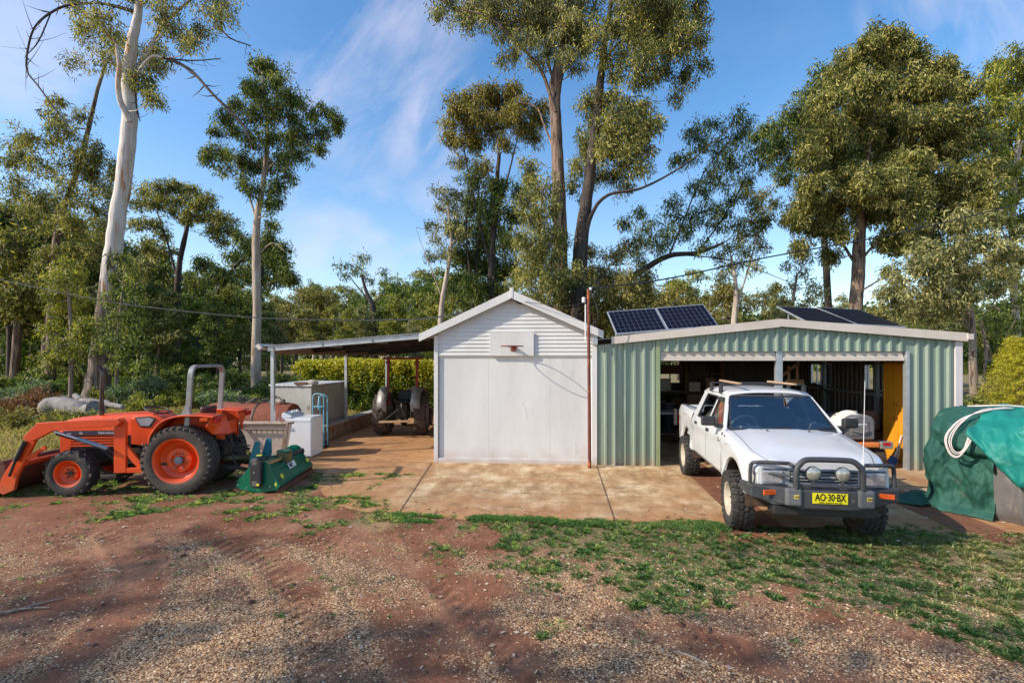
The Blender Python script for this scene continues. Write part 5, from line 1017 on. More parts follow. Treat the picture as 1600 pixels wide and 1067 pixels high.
MB().tube([(.02+.2*math.cos(a),.62+.2*math.sin(a)*.8,1.28+.2*math.sin(a)*.5) for a in np.linspace(0,2*pi,24,endpoint=False)],.012,6,closed=True).tube([(.02,.62,1.28),(.02,.8,1.1)],.015,6).build('steering_wheel',BLACK,OT,smooth=50)
# ================================================================ inside the green shed
CB=thing('storage_cabinet','tall orange yellow wooden cabinet just inside the right hand garage door','cabinet',(7.7,11.35,0))
cx=7.34; MB().box(cx,cx+.42,10.62,11.52,.02,2.12).build('carcass',CABY,CB,bevel=.005)
for y0_,y1_ in ((10.63,11.065),(11.075,11.51)):
    for z0_,z1_ in ((.08,1.08),(1.10,2.08)):
        d=MB().box(cx-.02,cx-.001,y0_,y1_,z0_,z1_).box(cx-.03,cx-.0201,y0_+.03,y0_+.06,z0_+.02,z1_-.02).box(cx-.03,cx-.0201,y1_-.06,y1_-.03,z0_+.02,z1_-.02).build('door',CABY,CB,bevel=.003)
        hy=y1_-.035 if y0_<11 else y0_+.035; hzz=z1_-.14 if z0_<.5 else z0_+.14; MB().tube(cat([(cx-.032,hy,hzz-.05),(cx-.06,hy,hzz),(cx-.032,hy,hzz+.05)],4),.007,6).build('handle',CHROME,d)
settle(CB)
RM=thing('ride_on_mower','orange ride-on mower with a grey grass catcher in the garage doorway','ride-on mower',(6.03,10.62,0),R(2))
MB().prism([(-.30,.60),(.30,.60),(.30,.96),(.25,1.05),(.15,1.09),(-.15,1.09),(-.25,1.05),(-.30,.96)],-.42,.02).build('grass_catcher',CATCH,RM,bevel=.03)
MB().prism([(-.17,.68),(.17,.68),(.17,.98),(-.17,.98)],-.432,-.42).build('catcher_panel',CATCH,RM,bevel=.008); MB().tube(cat([(-.16,-.445,.79),(-.08,-.46,.765),(.08,-.46,.765),(.16,-.445,.79)],4),.010,6).build('catcher_handle',GREYMET,RM)
text('Husqvarna',.062,WHITEL,RM,(0,-.4335,.91),(R(90),0,0))
MB().box(-.48,.42,-.40,1.3,.44,.55).build('fender_deck',M('pale_orange_plastic',(.85,.27,.07),(.75,.2,.05),4,.5),RM,bevel=.03); MB().box(-.25,.25,.75,1.5,.55,.95).build('bonnet',ORANGE,RM,bevel=.06)
MB().box(.42,.66,-.41,-.2,.42,.56).build('tail_panel',GREYMET,RM,bevel=.015); MB().box(.46,.60,-.418,-.41,.49,.55).build('tail_light',REDL,RM,bevel=.003)
MB().box(-.3,.3,-.3,1.4,.22,.44).box(-.25,.25,.1,.4,.55,.72).build('chassis',DARKMET,RM,bevel=.02); MB().obox((0,.45,.85),(.45,.1,.4),(R(-10),0,0)).build('seat',BLACK,RM,bevel=.03)
for s in (-1,1): wheelx(RM,(s*.47,-.1,.24),.245,.22,.11,GREYMET,'turf',s,RUBBERD,dish=.03); wheelx(RM,(s*.4,1.25,.18),.18,.14,.09,GREYMET,'turf',s,RUBBERD,dish=.03)
rws=[]
for i,t in enumerate(np.linspace(0,1,9)):
    rws.append([(5.45+.62*t,10.42+.25*u+.03*math.sin(6*t+4*u),.62+.52*math.sin(min(1,t*1.25)*pi/2)+.03*math.sin(9*u+3*t)-.10*u*u) for u in np.linspace(-1,1,9)])
tag(MB().grid(rws).build('drop_cloth',CLOTH,smooth=60,solid=.012),'cream cloth draped over the left side of the grey grass catcher','cloth')
bp=at(1362,665,11.9)
tag(MB().lathe([(0,0),(.17,0),(.21,.40),(.215,.42),(.20,.42),(.165,.02),(0,.02)],28,(bp[0],bp[1],.50),'z').build('plastic_bucket',CARDB,smooth=40),'brown plastic bucket on a stack of timber between the mower and the yellow cabinet','bucket')
stt=MB()
for k in range(6): stt.obox((bp[0]+.02*(k%2),bp[1]+.05,.04+.08*k),(1.0-.04*k,.75,.07),(0,0,.08*(k%3-1)))
tag(stt.build('timber_stack',OLDTIM,bevel=.004),'stack of dark timber offcuts beside the yellow cabinet','timber stack')
tag(MB().tube([tuple(at(1370,655,12.3)),tuple(at(1386,638,12.6))],.018,8).tube([tuple(at(1372,655,12.3)),(bp[0]+.1,bp[1]+.2,.3)],.018,8).build('pipe',GALV),'short pale pipe leaning behind the brown bucket','pipe')
FC=thing('folding_chair','folded white tubular chair with blue cloth leaning beside the yellow cabinet','folding chair',(7.12,10.66,0))
for a_,b_ in (((-.16,.0,.02),(.08,.1,.62)),((-.06,.04,.02),(.12,.12,.60)),((-.2,.0,.02),(-.02,.02,.42)),((-.12,.05,.02),(.02,.06,.4))): MB().tube([a_,b_],.011,6).build('tube_leg',WHITEL,FC)
MB().obox((-.17,-.02,.12),(.16,.05,.16),(0,.5,0)).build('blue_cloth',M('blue_cloth',(.03,.10,.30),(.05,.15,.4),9,.8),FC,bevel=.015)
WB=thing('workbench','pale legged workbench standing behind the ute tray in the dark left bay','workbench',(3.0,12.9,0))
MB().box(-.45,.9,-.3,.4,.80,.85).build('bench_top',FIBRO,WB,bevel=.006)
for x_,y_ in ((-.4,-.25),(.85,-.25),(-.4,.35),(.85,.35)): MB().box(x_-.03,x_+.03,y_-.03,y_+.03,0,.80).build('leg',GALV,WB)
MB().box(-.4,.85,-.22,.32,.28,.31).build('shelf',OLDTIM,WB)
tag(MB().lathe([(0,0),(.28,0),(.29,.3),(.30,.31),(.29,.32),(.29,.6),(.30,.61),(.28,.9),(0,.9)],28,(3.35,14.6,.0),'z').build('oil_drum',BLACK,smooth=40),'black steel drum in the dark behind the workbench','drum')
RK=thing('storage_rack','tall timber storage rack with boards against the back wall of the left bay','rack',(4.3,16.5,0))
for x_ in (-1.1,0,1.1): MB().box(x_-.04,x_+.04,-.4,.3,0,2.3).build('upright',OLDTIM,RK)
for z_ in (.5,1.1,1.7,2.2): MB().box(-1.15,1.15,-.39,.29,z_,z_+.04).build('shelf',OLDTIM,RK)
for k,(x_,z_,w_,h_,m_) in enumerate(((-.8,.54,.4,.3,CARDB),(-.2,.54,.5,.4,OLDTIM),(.6,.54,.6,.35,GREYMET),(-.7,1.14,.5,.4,GREYMET),(.3,1.14,.35,.3,CLOTH),(.8,1.14,.3,.42,CARDB),(-.4,1.74,.7,.25,OLDTIM),(.5,1.74,.5,.3,BLACK))):
    tag(MB().box(4.3+x_-w_/2,4.3+x_+w_/2,16.25,16.6,z_,z_+h_).box(4.3+x_-w_/2-.01,4.3+x_+w_/2+.01,16.24,16.61,z_+h_-.05,z_+h_-.0).build('storage_box',m_,bevel=.008),'%s box %s of the timber rack'%(('reddish','dark timber','grey steel','grey steel','cream','reddish','flat timber','black')[k],('at the left end of the low shelf','in the middle of the low shelf','at the right end of the low shelf','at the left end of the second shelf','in the middle of the second shelf','at the right end of the second shelf','on the left of the upper shelf','on the right of the upper shelf')[k]),'box')
# hanging timber frame with a little sign
HS=thing('hanging_timber_frame','pale timber bracket frame with a small wooden sign hanging behind the centre door post','hanging sign',at(1240,585,12.5))
MB().obox((.02,0,-.20),(.46,.03,.15)).build('sign_board',TIMBER,HS,bevel=.02); MB().beam((-.1,.04,.22),(-.1,.04,-.14),.05,.05).beam((.1,.04,.30),(.1,.04,-.14),.05,.05).beam((-.35,.04,-.10),(.15,.04,.30),.05,.05).build('bracket',TIMBER,HS)
tag(MB().obox(tuple(at(1085,640,14)),(.5,.4,.9)).build('old_cupboard',OLDTIM,bevel=.01),'dark timber cupboard deep inside the left bay','cupboard')
tag(MB().tube([tuple(at(1270,598,13.5)),tuple(at(1285,606,13.5)),tuple(at(1298,616,13.3))],.02,6).build('whip_hose',BLACK),'short black hose hanging below the middle side window','hose')
# ================================================================ tarpaulin pile
U0=np.array([5.42,8.05]); U1=np.array([6.02,7.18]); ud=(U1-U0)/np.linalg.norm(U1-U0); vd=np.array([-ud[1],ud[0]]); 
if vd[0]<0: vd=-vd
def PP(u,v,z): p=U0+ud*u+vd*v; return (p[0],p[1],z)
def wr(a,b,s=1,sd=0): return float(fbm(np.array(a+50.),np.array(b+50.),s,4,sd)-.5)
def rid(a,b,s=1,sd=0):
    "ridged noise: sharp creases"
    t=0;w=0;am=1
    for i in range(3): t+=am*(1-abs(2*float(vn(np.array(a+50.),np.array(b+50.),s*2**i,sd+i))-1)); w+=am; am*=.45
    return t/w-.55
def creases(u,h,sd): return .10*rid(u*1.1+1.1*h,h*.9-u*.4,1.3,sd+21)+.075*rid(u*1.5+.5*h,h*.55,1.5,sd)+.05*rid(u*2.6-.9*h,h*1.3,1.7,sd+5)+.034*rid(u*4.4+h,h*3.6-u,1.6,sd+9)
def drape(name,u0,u1,prof,mat,label,nu=110,nv=110,amp=1.,sd=0,ragged=0,endr=.35,ctr=.8):
    "prof: list of (v,z) running from the near foot over the top; the shape turns its corner at u0"
    P=np.array(prof,float); dl=np.concatenate([[0],np.cumsum(np.hypot(*np.diff(P,axis=0).T))]); rows=[]
    for i,u in enumerate(np.linspace(u0,u1,nu)):
        row=[]
        for j,t in enumerate(np.linspace(0,1,nv)):
            s_=t*dl[-1]; v=np.interp(s_,dl,P[:,0]); z=np.interp(s_,dl,P[:,1])
            e=max(0,1-(u-u0)/endr); rr=math.sqrt(max(0,1-e*e)) if e>0 else 1
            v2=ctr+(v-ctr)*(.2+.8*rr); z2=z*(.90+.10*rr) if z>.15 else z
            k=creases(u,s_,sd)*amp; k*=.5+.5*min(1,z/.4)
            top=sst(.15,.5,v)
            tz=z2+k*float(top)*.9; vv=v2-k*(1-float(top))*1.5
            if ragged and t<.06: tz+=ragged*(wr(u*2,1,1.5,sd+9)+.5*math.sin(u*4))
            uu=u+ .08*wr(s_*1.5,u*2,1,sd+7)
            row.append(PP(uu,vv,max(.012,tz)))
        rows.append(row)
    return tag(MB().grid(rows).build(name,mat,smooth=75,solid=.008),label,'tarpaulin')
main=[(-.14,.02),(-.04,.12),(.0,.4),(-.02,.75),(.03,1.02),(.14,1.20),(.35,1.31),(.8,1.38),(1.4,1.36),(1.9,1.2),(2.1,.6),(2.15,.02)]
drape('green_tarpaulin',.14,1.06,main,TARP,'large faded green tarpaulin draped in folds over a heap beside the green shed',120,130,1.7,1,endr=.42)
flap=[(-.085,.90),(-.13,.96),(-.09,1.10),(.04,1.27),(.3,1.38),(.7,1.45),(1.3,1.44)]
drape('green_tarpaulin_flap',.30,1.12,flap,TARP,'folded flap of faded green tarpaulin hanging under the coiled rope',80,80,.7,6,ragged=.10,endr=.3)
def tealshape():
    rows=[]
    for u in np.linspace(.84,2.7,120):
        row=[]; low=np.interp(u,[.84,1.03,1.22,1.35,1.6,2.0,2.7],[1.12,.92,.74,.56,.50,.5,.5])+.03*math.sin(u*9)
        for t in np.linspace(0,1,90):
            P=np.array([(-.18,low),(-.21,low+.06),(-.17,max(low+.1,1.08)),(.0,1.27),(.25,1.39),(.7,1.47),(1.3,1.46),(1.7,1.28)]); dl=np.concatenate([[0],np.cumsum(np.hypot(*np.diff(P,axis=0).T))])
            s_=t*dl[-1]; v=np.interp(s_,dl,P[:,0]); z=np.interp(s_,dl,P[:,1]); k=creases(u*.8,s_*.9,14)*1.5
            z-= .07*max(0,u-1.0)*max(0,v)
            top=float(sst(.1,.4,v)); row.append(PP(u+.05*wr(s_*2,u,1,3),v-(1-top)*k*1.4,z+top*k*.8))
        rows.append(row)
    return rows
tag(MB().grid(tealshape()).build('teal_tarpaulin',TARP2,smooth=75,solid=.008),'bright teal tarpaulin thrown over the black bale and the right half of the heap','tarpaulin')
rows=[]
for u in np.linspace(-.14,.34,50):
    rows.append([PP(u+.05*math.sin(5*v),v,.015+max(0,.16*(rid(u*4+v,v*3,1.2,4)+.25)*(1-abs(v-.3)*1.2))) for v in np.linspace(-.22,.85,80)])
tag(MB().grid(rows).build('trailing_tarpaulin_corner',TARP,smooth=75,solid=.006),'crumpled green tarpaulin corner trailing on the ground left of the heap','tarpaulin')
# plastic wrapped bale
rows=[]
for t in np.linspace(0,1,50):
    P=np.array([(.03,.0),(-.03,.10),(-.05,.5),(-.03,.82),(.06,.98),(.4,1.05),(1.2,1.05),(1.4,.9),(1.45,0)]); dl=np.concatenate([[0],np.cumsum(np.hypot(*np.diff(P,axis=0).T))]); s_=t*dl[-1]; v=np.interp(s_,dl,P[:,0]); z=np.interp(s_,dl,P[:,1])
    rows.append([PP(u,v-.10*wr(u*2,z*1.5,1.8,20)+.03*math.exp(-((u-1.42)/.05)**2)-.03*math.exp(-((u-1.30-.3*(z-.4)**2)/.035)**2),z) for u in np.linspace(1.04,2.9,90)])
ends=MB().grid(rows); 
ends.add([rows[i][0] for i in range(50)],[tuple(range(50))]); ends.build('black_bale',TANKP,smooth=60); tag(bpy.data.objects['black_bale'],'dusty black plastic wrapped bale under the teal tarpaulin','bale')
# rope coil
rp=MB()
for k in range(4):
    o_=.024*k+random.uniform(-.008,.008); pts=[PP(.98+.03*k,.60,1.50),PP(.84+o_,.28,1.47),PP(.745-o_*.6,.02,1.36),PP(.68-o_,-.17,1.20),PP(.655-o_,-.25-.004*k,1.05),PP(.685-o_*.5,-.27-.004*k,.93-o_),PP(.745,-.275-.004*k,.90-o_),PP(.80+o_*.4,-.265-.004*k,.96),PP(.825+o_*.6,-.25,1.06),PP(.85+o_*.5,-.20,1.17),PP(.93+o_*.5,-.05,1.27)]
    rp.tube(cat(pts,7),.0075,6)
rp.tube(cat([PP(.60,.52,1.49),PP(.75,.45,1.51),PP(1.0,.6,1.53),PP(1.15,.7,1.52)],6),.011,6)
tag(rp.build('coiled_rope',ROPE,smooth=60),'coil of pinkish white rope hanging over the green tarpaulin heap','rope')
# ================================================================ vegetation
LM={
 'olive':leafmat('olive_gum_leaves',(.04,.06,.014),(.20,.205,.05),(.64,.56,.20)),
 'deep':leafmat('deep_green_gum_leaves',(.025,.05,.012),(.11,.15,.03),(.46,.46,.11)),
 'yellow':leafmat('yellow_green_gum_leaves',(.05,.075,.012),(.24,.26,.04),(.58,.53,.10)),
 'grey':leafmat('grey_green_gum_leaves',(.055,.07,.025),(.25,.25,.10),(.70,.63,.28)),
 'fresh':leafmat('fresh_green_leaves',(.03,.07,.012),(.12,.19,.03),(.36,.42,.08)),
 'bronze':leafmat('bronze_gum_leaves',(.055,.055,.014),(.22,.195,.045),(.54,.44,.13)),
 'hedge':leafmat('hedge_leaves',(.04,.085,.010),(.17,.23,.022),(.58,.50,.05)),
 'gold':leafmat('golden_conifer_needles',(.20,.21,.015),(.48,.44,.03),(.75,.64,.07)),
 'fern':leafmat('blue_green_wattle_leaves',(.06,.11,.06),(.15,.22,.12),(.32,.40,.22)),
 'dead':leafmat('dead_bracken_fronds',(.10,.035,.015),(.24,.10,.04),(.36,.2,.09),.2),
}
def bark(name,c1,c2,c3,p3=.56,st=(1,1,.14),b=.9): return M(name,c1,c2,5,.85,lo=.42,hi=.6,bump=b,bscale=14,stretch=st,c3=c3,p3=p3,detail=8,w3=.05)
BK={'brown':bark('rough_brown_bark',(.12,.075,.05),(.30,.21,.15),(.05,.03,.022)),'dark':bark('dark_bark',(.045,.033,.027),(.09,.065,.05),(.025,.02,.018)),
 'pale':bark('pale_smooth_gum_bark',(.52,.44,.36),(.34,.25,.18),(.22,.12,.07),.6,b=.4),'white':None,'grey':bark('grey_brown_bark',(.22,.17,.13),(.33,.26,.2),(.10,.07,.055))}
def whitegum():
    m=bpy.data.materials.new('white_gum_bark'); m.use_nodes=True; nt=m.node_tree; b=nt.nodes['Principled BSDF']; L=nt.links.new
    tc=_n(nt,'ShaderNodeTexCoord'); mp=_n(nt,'ShaderNodeMapping'); mp.inputs['Scale'].default_value=(1.2,1.2,.16); L(tc.outputs['Object'],mp.inputs[0])
    n=_n(nt,'ShaderNodeTexNoise'); n.inputs['Scale'].default_value=2.2; n.inputs['Detail'].default_value=8; n.inputs['Roughness'].default_value=.6; L(mp.outputs[0],n.inputs['Vector'])
    smooth_=ramp(nt,[(.30,(.42,.38,.34)),(.47,(.66,.61,.55)),(.565,(.54,.46,.39)),(.61,(.50,.25,.12)),(.67,(.26,.12,.08))]); L(n.outputs['Fac'],smooth_.inputs[0])
    mp2=_n(nt,'ShaderNodeMapping'); mp2.inputs['Scale'].default_value=(5,5,.35); L(tc.outputs['Object'],mp2.inputs[0]); n2=_n(nt,'ShaderNodeTexNoise'); n2.inputs['Scale'].default_value=2.5; n2.inputs['Detail'].default_value=8; L(mp2.outputs[0],n2.inputs['Vector'])
    rough_=ramp(nt,[(.3,(.045,.03,.024)),(.5,(.12,.08,.06)),(.62,(.24,.19,.155)),(.7,(.36,.16,.07))]); L(n2.outputs['Fac'],rough_.inputs[0])
    s=_n(nt,'ShaderNodeSeparateXYZ'); L(tc.outputs['Object'],s.inputs[0]); a=_n(nt,'ShaderNodeMath',operation='MULTIPLY_ADD'); L(n.outputs['Fac'],a.inputs[0]); a.inputs[1].default_value=14; L(s.outputs['Z'],a.inputs[2])
    mr=_n(nt,'ShaderNodeMapRange'); mr.inputs[1].default_value=12.2; mr.inputs[2].default_value=12.9; L(a.outputs[0],mr.inputs[0])
    mx=_n(nt,'ShaderNodeMix',data_type='RGBA'); L(mr.outputs[0],mx.inputs[0]); L(rough_.outputs[0],mx.inputs[6]); L(smooth_.outputs[0],mx.inputs[7]); L(mx.outputs[2],b.inputs['Base Color'])
    bu=_n(nt,'ShaderNodeBump'); bu.inputs['Strength'].default_value=.6; bu.inputs['Distance'].default_value=.05; L(n2.outputs['Fac'],bu.inputs['Height']); L(bu.outputs[0],b.inputs['Normal']); b.inputs['Roughness'].default_value=.75; return m
BK['white']=whitegum()
def leafcloud(cl,rad,n,L_,W_,droop=.9,tint=None,flat=.75,sph=False):
    "cl (k,3) tuft centres, rad (k), n leaves per tuft -> V,F,tint"
    k=len(cl); N=k*n; c=np.repeat(cl,n,0); r=np.repeat(rad,n)[:,None]
    g=rng.normal(size=(N,3)); g/=np.maximum(1e-6,np.linalg.norm(g,axis=1))[:,None]; g*= (rng.random(N)**.45)[:,None]; g[:,2]*=flat
    p=c+g*r; d=rng.normal(size=(N,3))*.75+g*.35; d[:,2]-=droop; d/=np.linalg.norm(d,axis=1)[:,None]
    s=np.cross(d,rng.normal(size=(N,3))); s/=np.maximum(1e-6,np.linalg.norm(s,axis=1))[:,None]
    ll=(L_*rng.uniform(.5,1.5,N))[:,None]; ww=(W_*rng.uniform(.7,1.25,N))[:,None]
    V=np.stack([p,p+d*ll*.45+s*ww*.5,p+d*ll,p+d*ll*.45-s*ww*.5],1).reshape(-1,3)
    F=np.arange(4*N).reshape(-1,4); t0=np.repeat(rng.normal(0,.14,k) if tint is None else tint,n)
    # random leaf tint, spread wide to put lit and shaded contrast into colour
    t=np.clip(.48+t0+rng.normal(0,.24,N),0,1); return V,F,t
def tree(name,label,catg,trunks,blobs,leaf,bk,depth=None,L_=.17,W_=.045,dens=2.0,group=None,tuft=.42,branch=True,limbs=(),droop=.9,base=None,dead=(),flat=.8,tsides=12,shell=.5,twig=.02,world=False,jit=.55):
    """trunks/limbs: [(px,py,width_px[,dz])...] blobs: [(px,py,r_px[,dz])...]; all converted once into metres at their own distance"""
    def cv(p):
        if world: return np.array(p[:3],float),p[3]
        z=depth+(p[3] if len(p)>3 else 0); return at(p[0],p[1],z),p[2]*z/FPX/math.sqrt(1+((p[0]-800)/FPX)**2)
    sk=[]; root=None
    T=[]
    for tr in list(trunks)+list(limbs):
        q=[cv(p) for p in tr]; pts=[a for a,_ in q]; w_=[b for _,b in q]
        T.append((pts,w_))
    b0=T[0][0][0].copy(); 
    t=thing(name,label,catg,(b0[0],b0[1],0),0,group); o=np.array([b0[0],b0[1],0])
    mb=MB()
    for i,(pts,w_) in enumerate(T):
        if i<len(trunks): pts=[pts[0]*[1,1,0]+np.array([0,0,-.1])]+pts[0:]; w_=[w_[0]*1.35]+w_; 
        P=cat(pts,5); w2=np.interp(np.linspace(0,1,len(P)),np.linspace(0,1,len(w_)),w_)
        # slight knobbly wander
        P=[p+np.array([.07*w*(random.random()-.5),.07*w*(random.random()-.5),0]) if 0<j<len(P)-1 else p for j,(p,w) in enumerate(zip(P,w2))]
        KS=.95 if i<len(trunks) else .5
        mb.tube([p-o for p in P],[max(.008,w/2*KS) for w in w2],tsides if w2[0]>.15 else 7)
        for p,w in zip(P,w2): sk.append((p,w/2*KS))
    SKP=[p for p,_ in sk]; SKR=[r for _,r in sk]
    B=[]
    for b in blobs:
        if world: c,r=np.array(b[:3],float),b[3]
        else:
            dz=b[3] if len(b)>3 else random.uniform(-jit,jit)*2.6; z=depth+dz; c=at(b[0],b[1],z); r=b[2]*1.10*z/FPX/(1+((b[0]-800)/FPX)**2)**.3
        B.append((c,r))
    cen=np.mean([p for p in SKP[:max(1,len(SKP))]],0)
    tf=[];tr_=[]; 
    order=sorted(range(len(B)),key=lambda i:min(np.linalg.norm(B[i][0]-p) for p in SKP))
    for i in order:
        c,r=B[i]; A=np.array(SKP); dd=np.linalg.norm(A-c,axis=1)+1.3*np.maximum(0,A[:,2]-(c[2]-.35*r)); j=int(np.argmin(dd)); a=A[j]; ra=SKR[j]
        if branch and np.linalg.norm(c-a)>.25*r:
            mid=(a+c)/2+np.array([random.uniform(-.1,.1)*r,random.uniform(-.1,.1)*r,-.12*np.linalg.norm(c-a)]); P=cat([a,mid,c],4); r0=min(ra*.55,.012+.028*r+.004*np.linalg.norm(c-a)); rr_=np.linspace(max(.012,r0),max(.008,r0*.35),len(P))
            mb.tube([p-o for p in P],rr_,6)
            for p,q_ in zip(P[2:],rr_[2:]): SKP.append(p); SKR.append(q_)
        n_t=max(8,int(r*r*3.6/(tuft*tuft)*.55*dens*1.9)); n_t=min(n_t,260)
        g=rng.normal(size=(n_t,3)); g/=np.linalg.norm(g,axis=1)[:,None]; g*=(rng.random(n_t)**shell)[:,None]; g[:,2]=g[:,2]*flat
        out_=np.where(rng.random(n_t)<.16,1.38,.95)[:,None]; k=c+g*r*out_; tf.append(k); tr_.append(np.full(n_t,tuft)*rng.uniform(.6,1.25,n_t))
        if branch:
            m_=min(n_t,34)
            for q_ in k[:m_]:
                md=(c+q_)/2+np.array([0,0,-.06*r])+rng.normal(0,.05*r,3); mb.tube([c-o,md-o,q_-o],[twig*.9,twig*.6,twig*.3],4,caps=False)
    for tr in dead:
        q=[cv(p) for p in tr]; P=cat([a for a,_ in q],5); w2=np.interp(np.linspace(0,1,len(P)),np.linspace(0,1,len(q)),[b for _,b in q]); dm=MB(); dm.tube([p-o for p in P],[max(.007,w*.42) for w in w2],6)
        for p,w in list(zip(P,w2))[3:-1:2]:
            for _k in range(2): d_=rng.normal(size=3)*[.5,.3,.4]; dm.tube([p-o,p-o+d_*.5,p-o+d_+[0,0,.1]],[w*.2,w*.12,.004],4)
        dm.build('dead_branch',BK['dark'],t)
    mb.build('trunk',bk if not isinstance(bk,str) else BK[bk],t,smooth=60)
    tf=np.concatenate(tf)-o; tr_=np.concatenate(tr_); area=L_*W_*.5
    n_l=max(8,int(dens*.95*pi*tuft*tuft*.5/area*.55))
    V,F,tn=leafcloud(tf,tr_*.85,int(n_l*1.1),L_*1.08,W_*.98,droop*1.15,flat=1.2 if not world else .8)
    npmesh('crown',V,F,LM[leaf],t,attr=tn)
    global NL; NL+=len(F)
    return t
NL=0
# ---- the tall white gum at the left
tree('gum_tree','tall white-barked gum with orange streaks and a wide dark base','tree',
 [[(150,628,52),(158,560,40),(166,480,35),(176,400,32),(187,320,29),(198,240,29),(203,185,28),(201,120,26),(208,60,18),(216,20,15),(222,-50,12),(230,-140,8)]],
 [(150,25,34),(178,60,30),(165,95,28),(236,75,34),(222,115,28),(235,145,20),(140,45,26),(255,20,28),(330,25,26),(318,58,22),(352,10,24),(120,100,18),(300,70,20),(245,105,22),(262,40,24),(200,-20,40),(260,-30,40),(330,-30,36),(160,-40,36),(120,5,24),(238,150,14),(285,60,18)],'olive','white',22,L_=.17,W_=.042,dens=1.35,
 limbs=[[(203,190,26,-.2),(186,150,20,-.6),(186,100,16,-.8),(182,70,12,-.9)],[(207,115,16,.2),(235,75,15,.3),(252,42,13,.4),(275,20,11,.5),(303,-5,9,.5)],[(210,120,12,-.3),(235,90,9,-.5),(255,90,8,-.6)],[(303,-5,8,.5),(335,-30,6,.5),(360,20,3,.5),(390,60,2,.5)],],tuft=.42,dead=[[(255,90,7,-.6),(270,95,7,-.6),(300,112,7,-.8),(335,150,6,-1),(380,195,5,-1),(395,235,3,-1)],[(215,20,9,.4),(160,6,6,.5),(110,8,6,.5),(80,20,6,.4),(55,42,5,.3),(44,75,5,.2),(42,110,4,0),(60,135,4,-.2),(82,165,3,-.3),(112,205,2,-.3)],[(80,20,3,.4),(60,65,3,.4),(40,88,2,.4)],[(262,92,4,-.6),(300,95,3,-.6),(345,92,2,-.6)],[(213,110,5,0),(212,160,4,0),(219,190,2,0)],[(340,40,4,.4),(360,60,3,.4),(392,72,2,.4)]])
tree('young_gum','leafy young gum growing up around the dark base of the white-barked gum','tree',
 [[(182,628,9),(184,540,8),(190,470,6),(196,420,4)]],[(190,405,14),(205,420,16),(182,430,16),(212,445,18),(190,455,20),(172,470,18),(208,475,20),(185,495,22),(160,510,20),(210,505,20),(180,530,24),(205,540,22),(160,545,18),(188,565,22),(215,570,18)],'deep','grey',21,L_=.15,W_=.045,dens=1.5,tuft=.34)
tree('young_gum','leafy young gum with yellowish tips standing before the dark leaning gum','tree',
 [[(110,628,9),(112,540,8),(108,470,6),(104,430,4)]],[(100,415,16),(118,430,18),(92,440,18),(110,455,22),(80,465,18),(130,470,18),(100,490,24),(125,510,22),(80,515,20),(105,540,24),(135,550,18),(85,560,20)],'yellow','grey',22,L_=.15,W_=.045,dens=1.5,tuft=.34)
# ---- brown tree directly left of it, crown half hidden behind
tree('gum_tree','dark leaning gum with a broken crown just left of the white gum','tree',
 [[(78,620,22),(80,520,18),(82,440,16),(92,350,12),(120,270,10),(135,215,9),(150,150,7),(165,100,5)]],
 [(88,185,22),(105,205,26),(55,215,30),(30,240,30),(120,245,34),(140,270,30),(150,330,30),(110,300,30),(70,260,24),(35,280,20),(15,255,16),(158,240,22),(105,350,28),(170,300,24),(75,405,30),(40,330,18),(145,395,30),(100,430,28),(130,185,16),(60,310,30),(85,345,28),(180,270,22),(125,395,26),(60,440,26),(165,360,24),(25,305,26),(90,160,12)],'olive','brown',25,L_=.19,W_=.05,dens=1.5)
tree('gum_tree','yellow green gum leaning from the left picture edge, with several bare limbs','tree',
 [[(20,620,18),(28,500,16),(20,420,12),(8,350,9)]],[(15,335,26),(40,365,28),(5,395,26),(60,395,24),(25,420,30),(75,445,24),(10,460,30),(50,470,30),(-20,360,36)],'yellow','brown',28,L_=.2,W_=.055,dens=1.6,limbs=[[(80,455,12,-1),(50,400,9,-1),(20,330,6,-1)]])
# ---- umbrella gum and neighbours
tree('umbrella_gum','umbrella shaped dark gum with bare forked limbs right of the white gum','tree',
 [[(276,620,16),(276,520,14),(278,440,12),(284,390,8),(296,340,6)]],
 [(250,295,20),(275,292,20),(300,298,20),(322,312,20),(345,340,20),(335,360,18),(362,352,12),(310,325,18),(285,315,18),(240,318,16),(292,345,16),(270,330,14),(228,300,16),(345,375,14),(255,312,22),(300,335,20),(330,338,20),(360,362,16),(222,318,18),(240,350,18),(260,370,16),(235,390,18),(215,350,18)],'olive','dark',31,L_=.2,W_=.06,dens=1.6,flat=.5,limbs=[[(278,440,8),(262,380,6),(245,330,4)],[(279,430,6),(292,370,5),(300,320,3)]],tuft=.4)
tree('leaning_gum','slim dark gum leaning right under the umbrella shaped gum','tree',
 [[(298,610,13),(310,540,12),(335,470,10),(360,425,7),(385,400,5)]],[(385,380,24),(410,395,26),(430,412,22),(400,425,26),(440,425,16),(365,400,18),(340,430,22),(350,465,24),(430,440,16),(320,410,16),(308,440,20),(455,435,10)],'deep','dark',30,L_=.2,W_=.06,dens=1.8,flat=.6)
